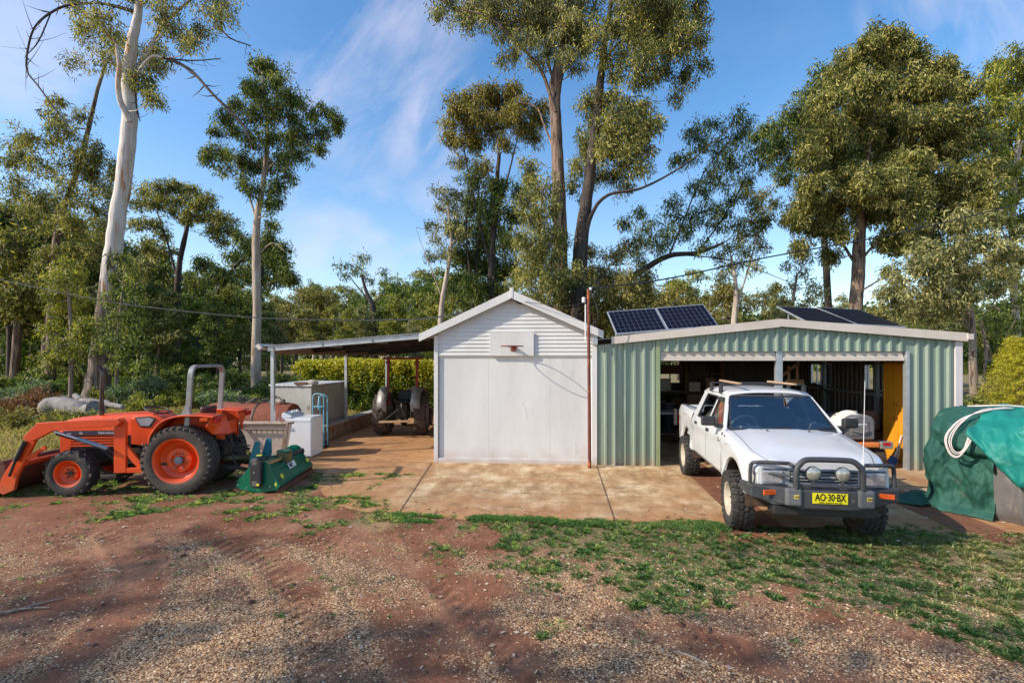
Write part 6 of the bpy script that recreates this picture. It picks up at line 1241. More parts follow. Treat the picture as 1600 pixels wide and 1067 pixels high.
# ---- tall slender gum left of centre
tree('gum_tree','tall slender gum with a pale trunk standing alone behind the carport corner','tree',
 [[(401,640,20),(400,560,17),(402,480,15),(400,400,15),(402,340,12),(412,280,9),(418,210,7),(412,150,5),(410,115,3)]],
 [(405,100,20),(420,112,22),(388,135,20),(408,145,24),(435,132,20),(452,150,22),(470,160,16),(372,165,18),(398,180,22),(428,175,24),(455,185,20),(350,185,18),(365,205,18),(488,180,16),(508,172,14),(522,185,16),(530,200,10),(500,205,16),(480,215,20),(452,218,22),(425,215,20),(395,220,20),(335,205,12),(350,240,18),(330,235,14),(372,250,18),(395,262,20),(420,255,20),(445,250,20),(468,240,16),(500,232,12),(430,290,18),(450,275,14),(405,300,16),(380,285,14),(318,245,10),(345,262,12),(420,320,12),(435,315,10)],'deep','pale',25,L_=.18,W_=.05,dens=1.75,flat=.7,tuft=.4,shell=.6,
 limbs=[[(402,350,8),(385,290,6),(370,240,4)],[(411,270,6),(450,240,5),(490,238,4),(515,235,2)],[(402,400,5),(425,380,4),(445,392,3)]])
tree('gum_tree','dark bushy gum hugging the lower trunk of the tall slender gum','tree',
 [[(398,640,10,.9),(404,480,8,.9),(412,400,6,.9)]],[(420,375,20),(440,392,18),(430,410,20),(450,425,14),(405,395,16),(388,385,14),(410,430,18),(455,438,10),(425,352,14),(385,430,14)],'deep','dark',26.5,L_=.19,W_=.055,dens=1.8,flat=.6)
# ---- the two tall trees behind the white shed
tree('gum_tree','very tall brown gum with a straight bare trunk rising behind the white shed ridge','tree',
 [[(878,640,30),(877,520,27),(876,430,25),(874,340,23),(872,260,20),(868,180,18),(868,130,20),(880,70,12),(890,20,10),(900,-60,8)]],
 [(700,5,22),(722,18,22),(745,10,26),(770,22,24),(735,38,16),(790,8,30),(815,30,26),(790,50,20),(832,10,30),(850,40,26),(820,65,22),(802,78,16),(870,20,30),(880,60,26),(900,35,28),(915,70,20),(858,80,20),(905,100,16),(838,100,12),(860,-20,40),(850,20,34),(885,30,32),(770,12,26),(905,65,24),(830,50,26),(800,-35,40),(735,-30,34),(920,-10,34),(890,90,18),(685,20,10),(790,88,12)],'grey','brown',22,L_=.16,W_=.042,dens=1.5,
 limbs=[[(868,175,12,-.2),(850,120,11,-.5),(835,95,9,-.7),(800,60,7,-1),(765,28,5,-1.2),(720,15,3,-1.3)],[(870,170,10),(878,120,9,.3),(890,90,7,.6)],[(869,140,10),(855,90,8,.3),(852,30,6,.5)],[(872,250,7,0),(850,195,6,.5),(838,168,5,.9),(810,160,3,1)]],tuft=.4)
tree('gum_tree','massive dark gum with pale yellow green crown beside the tall straight brown gum','tree',
 [[(905,640,30),(903,520,28),(904,440,26),(908,380,24),(915,320,20),(922,270,18),(930,200,15),(938,130,13),(945,70,10),(955,0,7)]],
 [(945,160,26),(965,175,28),(990,185,26),(930,190,24),(950,205,34),(985,215,32),(925,165,26),(1000,165,24),(960,225,32),(1020,190,22),(1010,205,20),(915,225,22),(940,240,28),(975,245,28),(1005,235,22),(900,260,18),(925,270,22),(960,275,24),(1000,262,20),(905,290,16),(980,295,14),
  (985,20,28),(1015,12,28),(1050,8,26),(1085,10,22),(960,45,24),(1000,50,28),(1040,40,28),(1075,45,22),(1095,30,14),(975,85,24),(1010,85,26),(1050,80,24),(1080,75,18),(1040,112,22),(1070,120,22),(1100,105,12),(1010,125,18),(1060,150,14),(960,120,18),(930,60,20),(940,95,16),(915,45,20),(1000,-25,50),(1070,-20,40),(1095,65,12),(1020,60,34),(980,50,32),(1060,60,28),(1000,110,28),(1040,20,32)],'olive','dark',21,L_=.16,W_=.042,dens=1.5,
 limbs=[[(906,400,16),(925,335,13,-.4),(950,305,10,-.8),(1000,295,8,-1),(1050,270,6,-1.2),(1100,235,4,-1.4),(1150,190,3,-1.5)],[(938,120,9),(948,90,8,.2),(975,60,6,.5),(1020,30,4,.8)],[(940,110,7),(985,95,5,.3),(1030,100,3,.5)],[(930,190,6),(950,160,5,-.3),(1000,150,3,-.5)]],tuft=.38)
tree('gum_tree','lacy dark gum crown with long drooping twigs spreading right of the massive forked gum','tree',
 [[(938,640,20),(942,500,16),(960,455,13),(1000,425,11),(1045,400,9),(1090,395,7),(1130,380,4)]],
 [(1110,195,20),(1080,205,16),(1135,215,20),(1150,180,14),(1165,195,16),(1100,230,20),(1140,250,22),(1175,235,18),(1195,225,14),(1070,245,16),(1115,270,20),(1160,285,22),(1195,260,14),(1080,290,18),(1140,315,22),(1180,315,16),(1100,330,22),(1060,340,20),(1035,350,18),(1010,360,16),(1075,365,20),(1120,355,20),(1155,350,18),(985,395,16),(1000,410,14),(1030,385,14),(1095,385,16),(1060,250,12),(1090,215,18),(1125,240,20),(1150,215,20),(1100,300,20),(1130,290,20),(1050,320,20),(1080,340,20),(1150,260,20),(1010,380,18),(1045,370,20),(1130,330,20),(975,350,14),(1000,330,10),(1190,345,12)],'deep','dark',23,L_=.17,W_=.042,dens=1.15,
 limbs=[[(1045,400,7),(1070,340,5),(1100,270,4),(1140,220,3)],[(1090,395,6),(1130,340,4),(1165,280,3)],[(1060,398,4),(1130,405,4),(1180,420,3),(1230,440,2)]],tuft=.40,droop=1.3)
tree('gum_tree','dark flat topped gum with twisted limbs behind the white shed','tree',
 [[(745,640,22),(752,540,18),(765,470,14),(770,380,10),(775,300,8),(780,240,6)]],
 [(712,165,20),(735,150,20),(762,142,22),(790,148,22),(812,165,20),(700,195,16),(728,195,20),(755,185,22),(785,185,22),(815,195,18),(835,180,18),(712,225,18),(745,225,18),(700,215,12),(835,215,14),(790,225,18),(760,260,16),(720,255,14),(850,165,16),(805,140,14),(740,170,24),(775,165,24),(720,175,20),(800,180,22),(825,205,18),(765,205,22),(735,215,20),(845,190,16)],'bronze','dark',26,L_=.18,W_=.05,dens=1.6,flat=.55,
 limbs=[[(768,420,9),(745,330,7),(730,260,5),(720,200,3)],[(770,360,7),(790,290,6),(805,230,4),(815,190,3)],[(752,520,8),(735,430,6),(728,350,5),(738,290,3)]],tuft=.40)
tree('gum_tree','dark dense gum foliage column below the flat topped crown','tree',
 [[(735,640,16),(738,520,12),(745,420,9),(750,330,6)]],[(745,280,22),(775,290,22),(735,320,26),(770,330,28),(800,340,20),(725,360,26),(760,370,30),(795,380,24),(735,405,28),(770,415,30),(800,420,20),(745,450,26),(780,455,26),(715,400,18),(810,300,14),(720,440,20)],'deep','dark',27,L_=.19,W_=.055,dens=1.9)
tree('gum_tree','young gum with a pale twisting trunk and sparse leaves beside the white shed roof','tree',
 [[(690,640,10),(688,540,9),(690,480,9),(698,430,7),(705,380,5),(700,320,3)]],[(685,295,14),(705,305,14),(722,300,14),(690,325,14),(715,330,16),(700,355,16),(682,375,14),(720,365,14),(690,400,14),(672,400,10),(708,395,14),(675,350,8)],'olive','pale',24,L_=.17,W_=.045,dens=1.2,limbs=[[(692,470,4),(670,410,3),(658,380,2),(650,355,1)]],tuft=.34)
tree('gum_tree','olive green bushy gum in front of the straight brown trunk','tree',
 [[(850,640,12),(848,520,10),(845,420,7),(842,330,5)]],[(830,280,20),(850,295,22),(825,315,20),(860,325,18),(840,345,24),(820,375,24),(855,375,26),(835,405,28),(868,405,20),(820,430,24),(855,435,28),(885,440,18),(840,465,26),(875,370,16),(880,465,22),(828,260,12),(900,430,14)],'olive','grey',20.5,L_=.16,W_=.045,dens=1.7)
tree('gum_tree','mixed green gum foliage filling the gap behind the rusty pole','tree',
 [[(930,640,14),(928,520,11),(935,440,8)]],[(925,425,24),(950,440,26),(980,440,24),(915,460,24),(945,470,30),(985,470,28),(1015,455,24),(1035,475,22),(960,400,18),(985,385,16),(1010,430,18),(925,395,14),(1055,460,18),(1070,480,18),(900,480,22),(940,500,26),(990,500,24)],'bronze','brown',21,L_=.16,W_=.045,dens=1.7)
# ---- big round tree at the right and neighbours
tree('gum_tree','huge dense round-crowned gum with a thick red brown trunk behind the green shed','tree',
 [[(1334,640,30),(1336,500,24),(1340,440,24),(1342,390,23),(1346,330,16),(1352,270,12),(1362,200,9),(1372,130,6)]],
 [(1375,62,24),(1400,72,26),(1352,80,24),(1330,100,26),(1425,90,26),(1380,105,30),(1440,115,28),(1470,110,24),(1310,130,26),(1350,140,32),(1400,145,32),(1445,155,30),(1485,135,26),(1505,150,20),(1290,165,26),(1330,180,32),(1380,190,34),(1430,195,34),(1475,185,30),(1515,185,24),(1290,210,30),(1335,225,34),(1390,240,36),(1440,240,34),(1490,230,32),(1530,220,24),(1265,240,22),(1285,260,28),(1325,275,34),(1380,290,34),(1435,290,34),(1490,280,32),(1535,265,26),(1270,295,26),(1255,325,24),(1300,320,30),(1350,335,28),(1410,335,32),(1465,330,32),(1520,320,28),(1238,345,18),(1270,355,22),(1310,365,20),(1390,375,22),(1440,375,28),(1250,385,14),(1300,400,14),(1410,260,38),(1360,200,36),(1470,220,36),(1500,200,30),(1420,310,34),(1500,310,30),(1350,290,34),(1300,245,30),(1450,140,30),(1540,290,24),(1540,330,22),(1400,380,22),(1500,350,24)],'olive','brown',22,L_=.165,W_=.05,dens=2.9,
 limbs=[[(1341,420,12),(1310,370,9,.4),(1285,330,6,.8)],[(1342,410,11),(1375,375,9,-.4),(1420,350,7,-.6),(1470,320,5,-.8)],[(1345,330,8),(1310,270,6,.5),(1290,210,4,.7)],[(1348,310,9),(1400,250,7,.3),(1440,190,5,.4)],[(1337,460,8),(1370,440,6,-.6),(1410,420,4,-1)]],tuft=.38)
tree('gum_tree','dark shaded gum crown peeping out behind the left shoulder of the huge round gum','tree',
 [[(1300,640,16,3),(1290,400,12,3),(1270,280,8,3)]],[(1290,120,24),(1270,145,24),(1255,170,24),(1235,190,24),(1215,210,22),(1195,205,18),(1180,215,14),(1220,235,22),(1250,215,26),(1265,190,24),(1200,240,16),(1240,255,20),(1230,280,16),(1255,290,16),(1215,265,12)],'deep','dark',27,L_=.2,W_=.055,dens=1.7)
tree('gum_tree','grey green drooping gum beside the right corner of the green shed','tree',
 [[(1523,650,18),(1520,560,15),(1518,500,13),(1510,430,9),(1500,370,6)]],
 [(1450,390,24),(1480,400,26),(1510,385,26),(1540,375,24),(1560,400,22),(1430,415,22),(1460,430,28),(1500,425,28),(1535,425,26),(1570,430,20),(1410,445,20),(1440,460,24),(1480,465,26),(1515,460,24),(1550,455,22),(1400,475,18),(1430,485,18),(1460,495,16),(1490,490,16),(1580,390,18),(1390,425,14),(1380,460,10),(1540,345,20),(1500,350,20),(1590,360,18)],'grey','grey',17,L_=.14,W_=.042,dens=2.2,
 limbs=[[(1519,520,6),(1490,470,5),(1450,450,4)],[(1519,520,5),(1470,480,4),(1420,495,3)],[(1530,640,12,.5),(1540,560,10,.5),(1533,500,7,.5)]],tuft=.34)
tree('gum_tree','tall pale-trunked gum at the right picture edge','tree',
 [[(1590,640,18),(1588,520,16),(1583,430,14),(1582,340,12),(1588,260,10),(1600,180,8)]],
 [(1560,105,22),(1585,100,24),(1610,120,30),(1545,130,20),(1575,140,26),(1560,170,24),(1595,175,28),(1575,210,26),(1600,240,30),(1560,240,18),(1590,290,24),(1570,310,18),(1600,340,20),(1565,350,16),(1550,300,20),(1545,200,18),(1540,260,22),(1570,270,22),(1530,310,20),(1555,330,22),(1600,400,24),(1565,430,20),(1610,460,24)],'yellow','pale',26,L_=.19,W_=.055,dens=2.2,limbs=[[(1582,400,8),(1560,350,6),(1530,330,5)],[(1585,330,8),(1605,270,6),(1620,240,5)]])
tree('gum_tree','dark twin-trunked gum filling the gap between the green shed corner and the golden conifer','tree',
 [[(1548,650,13),(1545,570,11),(1535,500,8)],[(1560,650,11),(1566,580,9),(1575,520,6)]],[(1540,500,18),(1560,520,20),(1580,500,18),(1545,540,18),(1570,555,18),(1555,480,18),(1530,520,12),(1585,540,14),(1550,575,14),(1590,470,16)],'deep','grey',19,L_=.15,W_=.045,dens=1.5,tuft=.34)
tree('gum_tree','small gum with a forked pale pink trunk behind the green shed ridge','tree',
 [[(1146,640,12),(1146,520,11),(1150,470,9),(1148,430,6),(1142,400,4)]],
 [(1170,300,12),(1190,305,16),(1208,320,14),(1185,325,16),(1200,340,14),(1175,345,16),(1160,370,16),(1185,365,16),(1140,385,16),(1165,395,18),(1190,385,14),(1125,405,14),(1150,415,16),(1180,415,12),(1130,430,10)],'olive','pale',22,L_=.16,W_=.045,dens=1.3,limbs=[[(1148,490,8),(1160,450,6),(1172,410,5),(1185,360,4),(1195,330,3)]],tuft=.34)
tree('gum_tree','small lacy gum seen against the sky between the two sets of solar panels','tree',
 [[(1238,640,10),(1235,540,8),(1238,480,6),(1245,430,4)]],[(1240,395,12),(1255,405,14),(1230,420,14),(1255,430,14),(1270,445,14),(1235,450,14),(1262,465,14),(1220,470,14),(1245,480,14),(1280,460,8),(1210,490,12),(1230,495,14)],'grey','grey',24,L_=.17,W_=.045,dens=1.1,tuft=.34)
tree('gum_tree','tall bare-limbed gum wrapped in dark foliage above the carport roof','tree',
 [[(585,600,16),(584,520,14),(582,480,10),(572,455,6),(565,430,4)]],
 [(530,415,9),(545,412,9),(555,425,9),(538,430,7),(565,402,9),(562,418,9),(575,405,8),(570,430,8),(580,438,8),(600,425,7),(605,438,8),(598,442,7),(583,500,12),(584,520,14),(586,545,14),(580,480,8)],'deep','dark',52,L_=.34,W_=.1,dens=1.0,flat=.7,limbs=[[(582,475,6),(560,450,4),(545,430,3)],[(583,475,5),(600,455,4),(604,430,3)]],tuft=.5)
print('leaves main',NL)
# ---- template trees for the forest behind, each copied
def tmpl(kind,leaf,bk,H,cr,seed,n,pad=.7,bare=.45,dens=1.3,L_=.34,W_=.12,lean=0):
    random.seed(seed); tr=[(0,0,0,H*.035),(lean*.2,0,H*.3,H*.028),(lean*.5+random.uniform(-.2,.2),.1,H*.6,H*.02),(lean,0,H*.92,H*.006)]
    bl=[]
    for i in range(n):
        h=H*(bare+(1-bare)*((i+.5)/n)); rr=cr*(1-.55*abs((i+.5)/n-.45)); a=random.uniform(0,2*pi); d=rr*random.uniform(.25,.95); bl.append((lean*h/H+d*math.cos(a),d*math.sin(a),h,cr*random.uniform(.28,.45)))
    return tree(kind,'x','tree',[tr],bl,leaf,bk,world=True,L_=L_,W_=W_,dens=dens,flat=pad,tuft=.6,tsides=7,twig=.03)
TP=[tmpl('forest_gum','olive','brown',13,3.2,1,22),tmpl('forest_gum','deep','dark',14,3.0,2,24,.6),tmpl('forest_gum','bronze','grey',11,3.6,3,20,.7,.35),tmpl('forest_gum','fresh','grey',10,3.0,4,20,.7,.25),tmpl('forest_gum','grey','pale',14,2.8,5,20,.65,.5),tmpl('forest_gum','yellow','pale',12,3.2,6,22,.6,.4)]
LOOK=['olive green gum','dark green gum','bronze tinted gum','fresh green bushy gum','grey green pale-trunked gum','yellow green pale-trunked gum']
for t in TP: CH[t.name]=kids(t)
def shrub(kind,leaf,w_,h_,seed,L_,W_,dens,fl=.8,cg='shrub'):
    random.seed(seed); bl=[(random.uniform(-.6,.6)*w_,random.uniform(-.5,.5)*w_,h_*random.uniform(.2,.75),w_*random.uniform(.28,.45)) for _ in range(9)]
    return tree(kind,'x',cg,[[(0,0,0,.06),(0,0,h_*.4,.04),(.05,0,h_*.7,.02)]],bl,leaf,'grey',world=True,L_=L_,W_=W_,dens=dens,flat=fl,tuft=.32,twig=.012,droop=.2)
SP=[shrub('understorey_shrub','fern',1.5,2.1,1,.20,.06,1.4),shrub('understorey_shrub','fresh',1.3,2.4,2,.16,.08,1.4),shrub('understorey_shrub','deep',1.6,2.8,3,.18,.07,1.5),shrub('understorey_shrub','yellow',1.2,1.8,4,.14,.07,1.3)]
SLOOK=['blue green feathery shrub','fresh green leafy shrub','dark green tall shrub','yellow green low shrub']
for t in SP: CH[t.name]=kids(t)
random.seed(5)
TOPY=None
NAME_ORD=['leftmost','second from the left','third from the left','fourth from the left','fifth from the left','sixth from the left','seventh from the left','eighth from the left','ninth from the left','tenth from the left','eleventh from the left','twelfth from the left','thirteenth from the left','fourteenth from the left','fifteenth from the left','sixteenth from the left','seventeenth from the left']
used=set()
def zone(spec,where,group,protos,looks,zmin,zmax):
    "spec: (px, top_py, depth, kind)"
    cnt={}; spec=sorted(spec)
    for px,ty,z,k in spec:
        p=at(px,560,z); H=HC+(560-ty)*z/FPX; src=protos[k]; base_h={0:13,1:14,2:11,3:10,4:14,5:12}[k] if protos is TP else {0:2.1,1:2.4,2:2.8,3:1.8}[k]
        key=(id(protos),k); o=src if key not in used else copy_tree(src); used.add(key)
        s=H/base_h*(.95 if protos is TP else .85); o.location=(p[0],p[1],-.05); o.rotation_euler=(0,0,random.uniform(0,6.28)); o.scale=(s*random.uniform(.9,1.15) if protos is TP else max(.7,s*.9),)*2+(s,)
        c=cnt.get(k,0); cnt[k]=c+1; o['label']='%s %s, %s'%(looks[k],where,NAME_ORD[c]); o['category']='tree' if protos is TP else 'shrub'; o['group']=group
zone([(418,462,62,0),(440,455,70,1),(462,448,58,2),(505,440,66,1),(520,452,56,2),(545,445,72,0),(560,452,60,3),(600,448,66,5),(618,432,64,3),(640,438,70,0),(655,428,62,3),(675,420,66,0),(700,415,60,5),(480,470,48,0),(430,480,44,4),(570,470,50,4),(640,460,50,5),(490,436,80,4),(530,470,46,5),(610,470,54,1)],'in the far treeline above the carport','trees in the far treeline',TP,LOOK,0,0)
zone([(-20,420,36,1),(30,440,34,3),(60,430,40,0),(110,445,33,3),(130,400,42,5),(200,410,38,0),(215,450,32,3),(235,400,44,4),(255,440,40,5),(320,455,34,3),(345,440,42,0),(375,450,36,1),(180,470,30,2),(300,480,38,5),(90,380,46,1),(0,330,44,4),(160,430,48,3),(225,370,36,0),(385,470,44,4),(265,500,28,3),(50,300,50,0),(140,340,50,1),(-10,380,30,0),(350,430,50,5),(400,440,38,1),(175,380,55,2),(75,350,38,3),(290,420,48,1),(305,440,60,4),(20,380,32,1),(95,330,36,1),(125,450,28,0),(-30,330,34,1),(345,400,50,1),(280,400,38,5),(230,430,30,1),(190,440,34,1),(-45,260,27,4),(15,300,29,1),(70,330,27,0),(118,360,28,1),(245,450,27,0),(340,470,27,1),(395,500,28,0)],'in the forest behind the orange tractor','forest trees behind the tractor',TP,LOOK,0,0)
zone([(1085,425,44,5),(1110,440,40,2),(1195,440,42,0),(1215,455,46,4),(1060,430,50,1),(1290,470,48,4),(1380,470,40,0),(1420,500,36,3),(1480,500,34,1),(1540,470,32,3),(1610,430,36,1),(1575,480,40,5),(1500,440,34,4),(1440,450,38,0),(1590,470,30,3),(1010,450,44,1),(1320,455,52,4),(980,440,38,0)],'behind the roof of the green shed','trees behind the green shed',TP,LOOK,0,0)
zone([(715,440,34,1),(760,445,36,2),(800,450,32,0),(690,460,38,5),(840,460,34,3),(870,470,38,2),(640,500,33,4),(820,490,30,1),(920,470,33,0)],'behind the white shed','trees behind the white shed',TP,LOOK,0,0)
zone([(5,590,21,0),(20,560,24,1),(45,575,22,0),(65,555,25,2),(100,560,23,1),(118,545,27,2),(195,555,24,1),(215,565,21,0),(238,555,26,1),(255,590,22,3),(272,550,25,2),(300,590,21,3),(318,550,24,1),(340,555,21,2),(362,540,25,1),(380,600,20,3),(415,575,22,1),(430,560,24,2),(455,560,27,1),(-30,560,22,2),(170,585,21,3),(230,600,19,3),(350,590,19,0),(185,540,29,2),(290,535,30,1),(85,520,30,2),(325,520,30,2),(10,510,32,1),(50,600,19.5,0)],'in undergrowth behind the tractor','undergrowth behind the tractor',SP,SLOOK,0,0)
zone([(1530,600,15,2),(1545,620,14,1),(1560,590,17,2),(1590,580,19,1),(1620,590,16,0),(560,570,27,2),(600,565,28,1),(650,560,27,2),(700,560,28,0)],'at the back of the sheds','undergrowth behind the sheds',SP,SLOOK,0,0)
# far wood as one mass
k=2600; ang=rng.uniform(R(-62),R(62),k); dist=rng.uniform(95,150,k); h=rng.random(k)**.8*(9+4*fbm(ang*8,dist*0,1.0,3,3)); cl=np.stack([np.sin(ang-TH)*dist,np.cos(ang-TH)*dist,h],1)
V,F,tn=leafcloud(cl,np.full(k,2.2),55,1.0,.45,.3); tag(npmesh('far_wood',V,F,LM['deep'],attr=tn),'dim wood closing the view behind the nearer trees','wood',kind='stuff')
# hedge behind the carport
hg=thing('hedge','clipped sunlit yellow green hedge running behind the carport','hedge',(-5,19.5,0))
n_=2600; hx_=rng.uniform(-10.2,-1.8,n_); hy_=rng.uniform(-.55,.55,n_); hz_=2.02*rng.random(n_)**.6; sd=np.abs(hy_)<.35; hz_=np.where(sd&(rng.random(n_)<.35),1.98,hz_)
hz_=hz_*(1+.10*(fbm(hx_,hy_*0,.9,3,5)-.5)); cl=np.stack([hx_+5,hy_,hz_],1); V,F,tn=leafcloud(cl,np.full(n_,.22),44,.10,.055,.1,tint=np.clip((hz_-1.25)*.55,-.25,.5)+rng.normal(0,.1,n_)); npmesh('foliage',V,F,LM['hedge'],hg,attr=tn)  # sunlit yellow top put into the leaf tint, rising with height
st=MB()
for i in range(30): x_=-4.9+.27*i; st.tube([(x_,0,0),(x_+.05,.05,.8),(x_-.1,-.1,1.6)],[.03,.022,.01],5)
st.build('stems',BK['dark'],hg)
# golden conifer at right edge
gc=at(1592,640,15.5); cl=[];
t=thing('golden_conifer','bright golden yellow conifer at the right edge behind the tarpaulins','conifer',(gc[0],gc[1],0)); tb=MB().tube([(0,0,0),(0,0,1.6),(0,0,2.9)],[.07,.05,.015],8)
for i in range(120):
    h=.2+2.55*i/120; a=i*2.4; r_=1.25*(1-h/3.1)+.1
    for q_ in np.linspace(.25,1,7): cl.append((r_*q_*math.cos(a),r_*q_*math.sin(a),h+.18*q_-.1*q_*q_))
    tb.tube([(0,0,h-.05),(r_*.5*math.cos(a),r_*.5*math.sin(a),h+.05),(r_*math.cos(a),r_*math.sin(a),h+.07)],[.012,.008,.004],4)
tb.build('trunk',BK['brown'],t); V,F,tn=leafcloud(np.array(cl),np.full(len(cl),.13),34,.075,.016,-.1); npmesh('crown',V,F,LM['gold'],t,attr=tn)
# ---- shade trees left of and behind the viewer: they throw the shade on the foreground
def shade(x,y,H,cr,n,sd,lab,leaf='olive'):
    random.seed(sd); bl=[]
    for i in range(n):
        a=random.uniform(0,2*pi); d=cr*math.sqrt(random.random()); bl.append((x+d*math.cos(a),y+d*math.sin(a)*.8,H*(.50+.48*random.random()),random.uniform(.8,1.3)))
    tree('gum_tree',lab,'tree',[[(x,y,0,.5),(x+.2,y,H*.3,.42),(x-.1,y+.1,H*.6,.3),(x,y,H*.9,.1)]],bl,leaf,'brown',world=True,L_=.26,W_=.08,dens=.5,tuft=.5)
for i,a in enumerate(SHADE): shade(*a)
random.seed(9)
# ---- bracken and log pile
br=at(35,645,17.2); 
def bracken(c,w_,n,lab,leafk='dead',h=.8,cat_='bracken',nm='dead_bracken'):
    t=thing(nm,lab,cat_,(c[0],c[1],0)); cl=np.stack([rng.uniform(-w_,w_,n),rng.uniform(-.5,.5,n),rng.random(n)*h*(.6+.5*rng.random(n))],1); V,F,tn=leafcloud(cl,np.full(n,.2),26,.14,.035,.3); npmesh('fronds',V,F,LM[leafk],t,attr=tn)
    s_=MB()
    for i in range(12): x_=random.uniform(-w_,w_); s_.tube([(x_,0,0),(x_+.1,.1,h*.5),(x_+random.uniform(-.2,.2),0,h)],[.012,.009,.005],4)
    s_.build('stalks',BK['brown'],t)
bracken(at(30,650,17.5),1.0,170,'rust brown dead bracken clump at the left edge of the clearing'); bracken(at(62,640,18),.7,130,'curled orange brown dead bracken beside the log pile',h=1.1)
bracken(at(100,655,15.5),.7,90,'pale dry weeds in front of the log pile','bronze',.5,'weeds','dry_weeds'); bracken(at(8,655,15.5),.9,120,'pale straw coloured weeds at the far left','bronze',.6,'weeds','dry_weeds'); bracken(at(135,650,15.5),.5,70,'green and straw weeds behind the tractor bonnet','yellow',.5,'weeds','dry_weeds')
LG=M('grey_weathered_log',(.20,.175,.16),(.32,.28,.25),3,.9,bump=.4,bscale=14,stretch=(1,1,1),c3=(.08,.06,.05),p3=.6)
lgs=[((72,640,17),(150,640,16.6),.34,'thick grey hollow log at the front of the log pile'),((85,628,17.8),(170,632,17.6),.18,'long dark log lying behind the thick hollow log'),((95,622,18.2),(140,634,17.6),.13,'pale split log leaning on top of the pile'),((118,618,18),(150,640,17.4),.10,'whitish plank-like log sloping down to the right'),((140,628,17.6),(192,636,17.2),.10,'thin brown log sticking out to the right of the pile'),((100,630,17.2),(118,644,16.8),.08,'short blue grey branch lying across the hollow log')]
for a,b_,r_,lab in lgs:
    P0,P1=at(*a),at(*b_); P0[2]=max(P0[2],r_*.9); P1[2]=max(P1[2],r_*.9); ctrl=[P0,(P0*2+P1)/3+rng.normal(0,r_*.25,3),(P0+P1*2)/3+rng.normal(0,r_*.25,3),P1]; P=cat(ctrl,5)
    tag(MB().tube(P,[r_*random.uniform(.8,1.08) for _ in P],11).build('log',LG,smooth=60),lab,'log','logs in the pile behind the tractor')
# roots and bark skirt of big gum are in its trunk; a few bark strips
# ---- grass, gravel, litter as uncountable stuff
def blades(N,xr,yr,dens_fn,h0,h1,w0,name,mat,lab,lean=.6,cap=None,zb=None,cluster=0):
    x=rng.uniform(*xr,N); y=rng.uniform(*yr,N); m=rng.random(N)<dens_fn(x,y); x=x[m];y=y[m]
    if cluster:
        k_=cluster; x=np.repeat(x,k_)+rng.normal(0,.022,len(x)*k_); y=np.repeat(y,k_)+rng.normal(0,.022,len(y)*k_)
    n=len(x); z=gz(x,y)+.0; h=rng.uniform(h0,h1,n)*(.6+.8*vn(x,y,3.,77)); a=rng.uniform(0,2*pi,n); dx=np.cos(a);dy=np.sin(a); l=rng.uniform(.1,1,n)*lean*h; w_=w0*rng.uniform(.7,1.3,n)
    b=np.stack([x,y,z],1); s=np.stack([-dy,dx,0*dx],1)*w_[:,None]/2; d=np.stack([dx*l,dy*l,h],1); md=np.stack([dx*l*.3,dy*l*.3,h*.6],1)
    V=np.stack([b-s,b+s,b+md+s*.8,b+d,b+md-s*.8],1).reshape(-1,3); F=np.arange(5*n).reshape(-1,5)
    t=np.clip(.35+.5*(vn(x,y,.9,61)-.5)+rng.normal(0,.18,n)+.75*dry(x,y)*.7,0,1); o=npmesh(name,V,F,mat,attr=t); return tag(o,lab[0],lab[1],kind='stuff')
GM=leafmat('grass_blades',(.10,.24,.08),(.27,.43,.17),(.62,.58,.30),.45)
def tufts(N,xr,yr,fn,name,lab,nb=(16,60),rad=(.02,.075),hh=(.02,.065),w0=.0045,mat=GM,spread=1.1):
    x=rng.uniform(*xr,N); y=rng.uniform(*yr,N); m=rng.random(N)<fn(x,y); x=x[m];y=y[m]; k=len(x); nb_=rng.integers(nb[0],nb[1],k); R_=rng.uniform(*rad,k)*(.6+.9*rng.random(k)**2); H_=rng.uniform(*hh,k); T_=np.clip(.46+rng.normal(0,.17,k)+.4*dry(x,y),0,1)
    X_=np.repeat(x,nb_);Y_=np.repeat(y,nb_);R_=np.repeat(R_,nb_);H_=np.repeat(H_,nb_);T_=np.repeat(T_,nb_); n=len(X_); a=rng.uniform(0,2*pi,n); q=np.sqrt(rng.random(n))*R_; X_=X_+q*np.cos(a);Y_=Y_+q*np.sin(a); a2=a+rng.normal(0,.6,n); l=H_*spread*(.25+q/R_)*rng.uniform(.5,1.2,n); h=H_*rng.uniform(.5,1.1,n)*(1.15-.5*q/R_)
    dx,dy=np.cos(a2),np.sin(a2); b=np.stack([X_,Y_,gz(X_,Y_)-.003],1); s_=np.stack([-dy,dx,0*dx],1)*(w0*rng.uniform(.6,1.3,n))[:,None]/2; md=np.stack([dx*l*.4,dy*l*.4,h*.75],1); d=np.stack([dx*l,dy*l,h*rng.uniform(.6,1,n)],1)
    V=np.stack([b-s_,b+s_,b+md+s_*.9,b+d,b+md-s_*.9],1).reshape(-1,3); o=npmesh(name,V,np.arange(5*n).reshape(-1,5),mat,attr=np.clip(T_+rng.normal(0,.14,n),0,1)); return tag(o,lab,'grass',kind='stuff')
tufts(9000,(-9.5,9),(3.1,9.2),lambda x,y: (grass(x,y)**.6)*.8,'grass_tufts','bright green grass tufts growing from the bare red soil')
tufts(26000,(-9.5,9),(3.1,9.2),lambda x,y: grass(x,y)**.5*.8+.05*sst(3.6,5,y),'short_grass','short sparse green grass and clover between the larger tufts',nb=(6,26),rad=(.012,.05),hh=(.010,.028),w0=.007,spread=1.3)
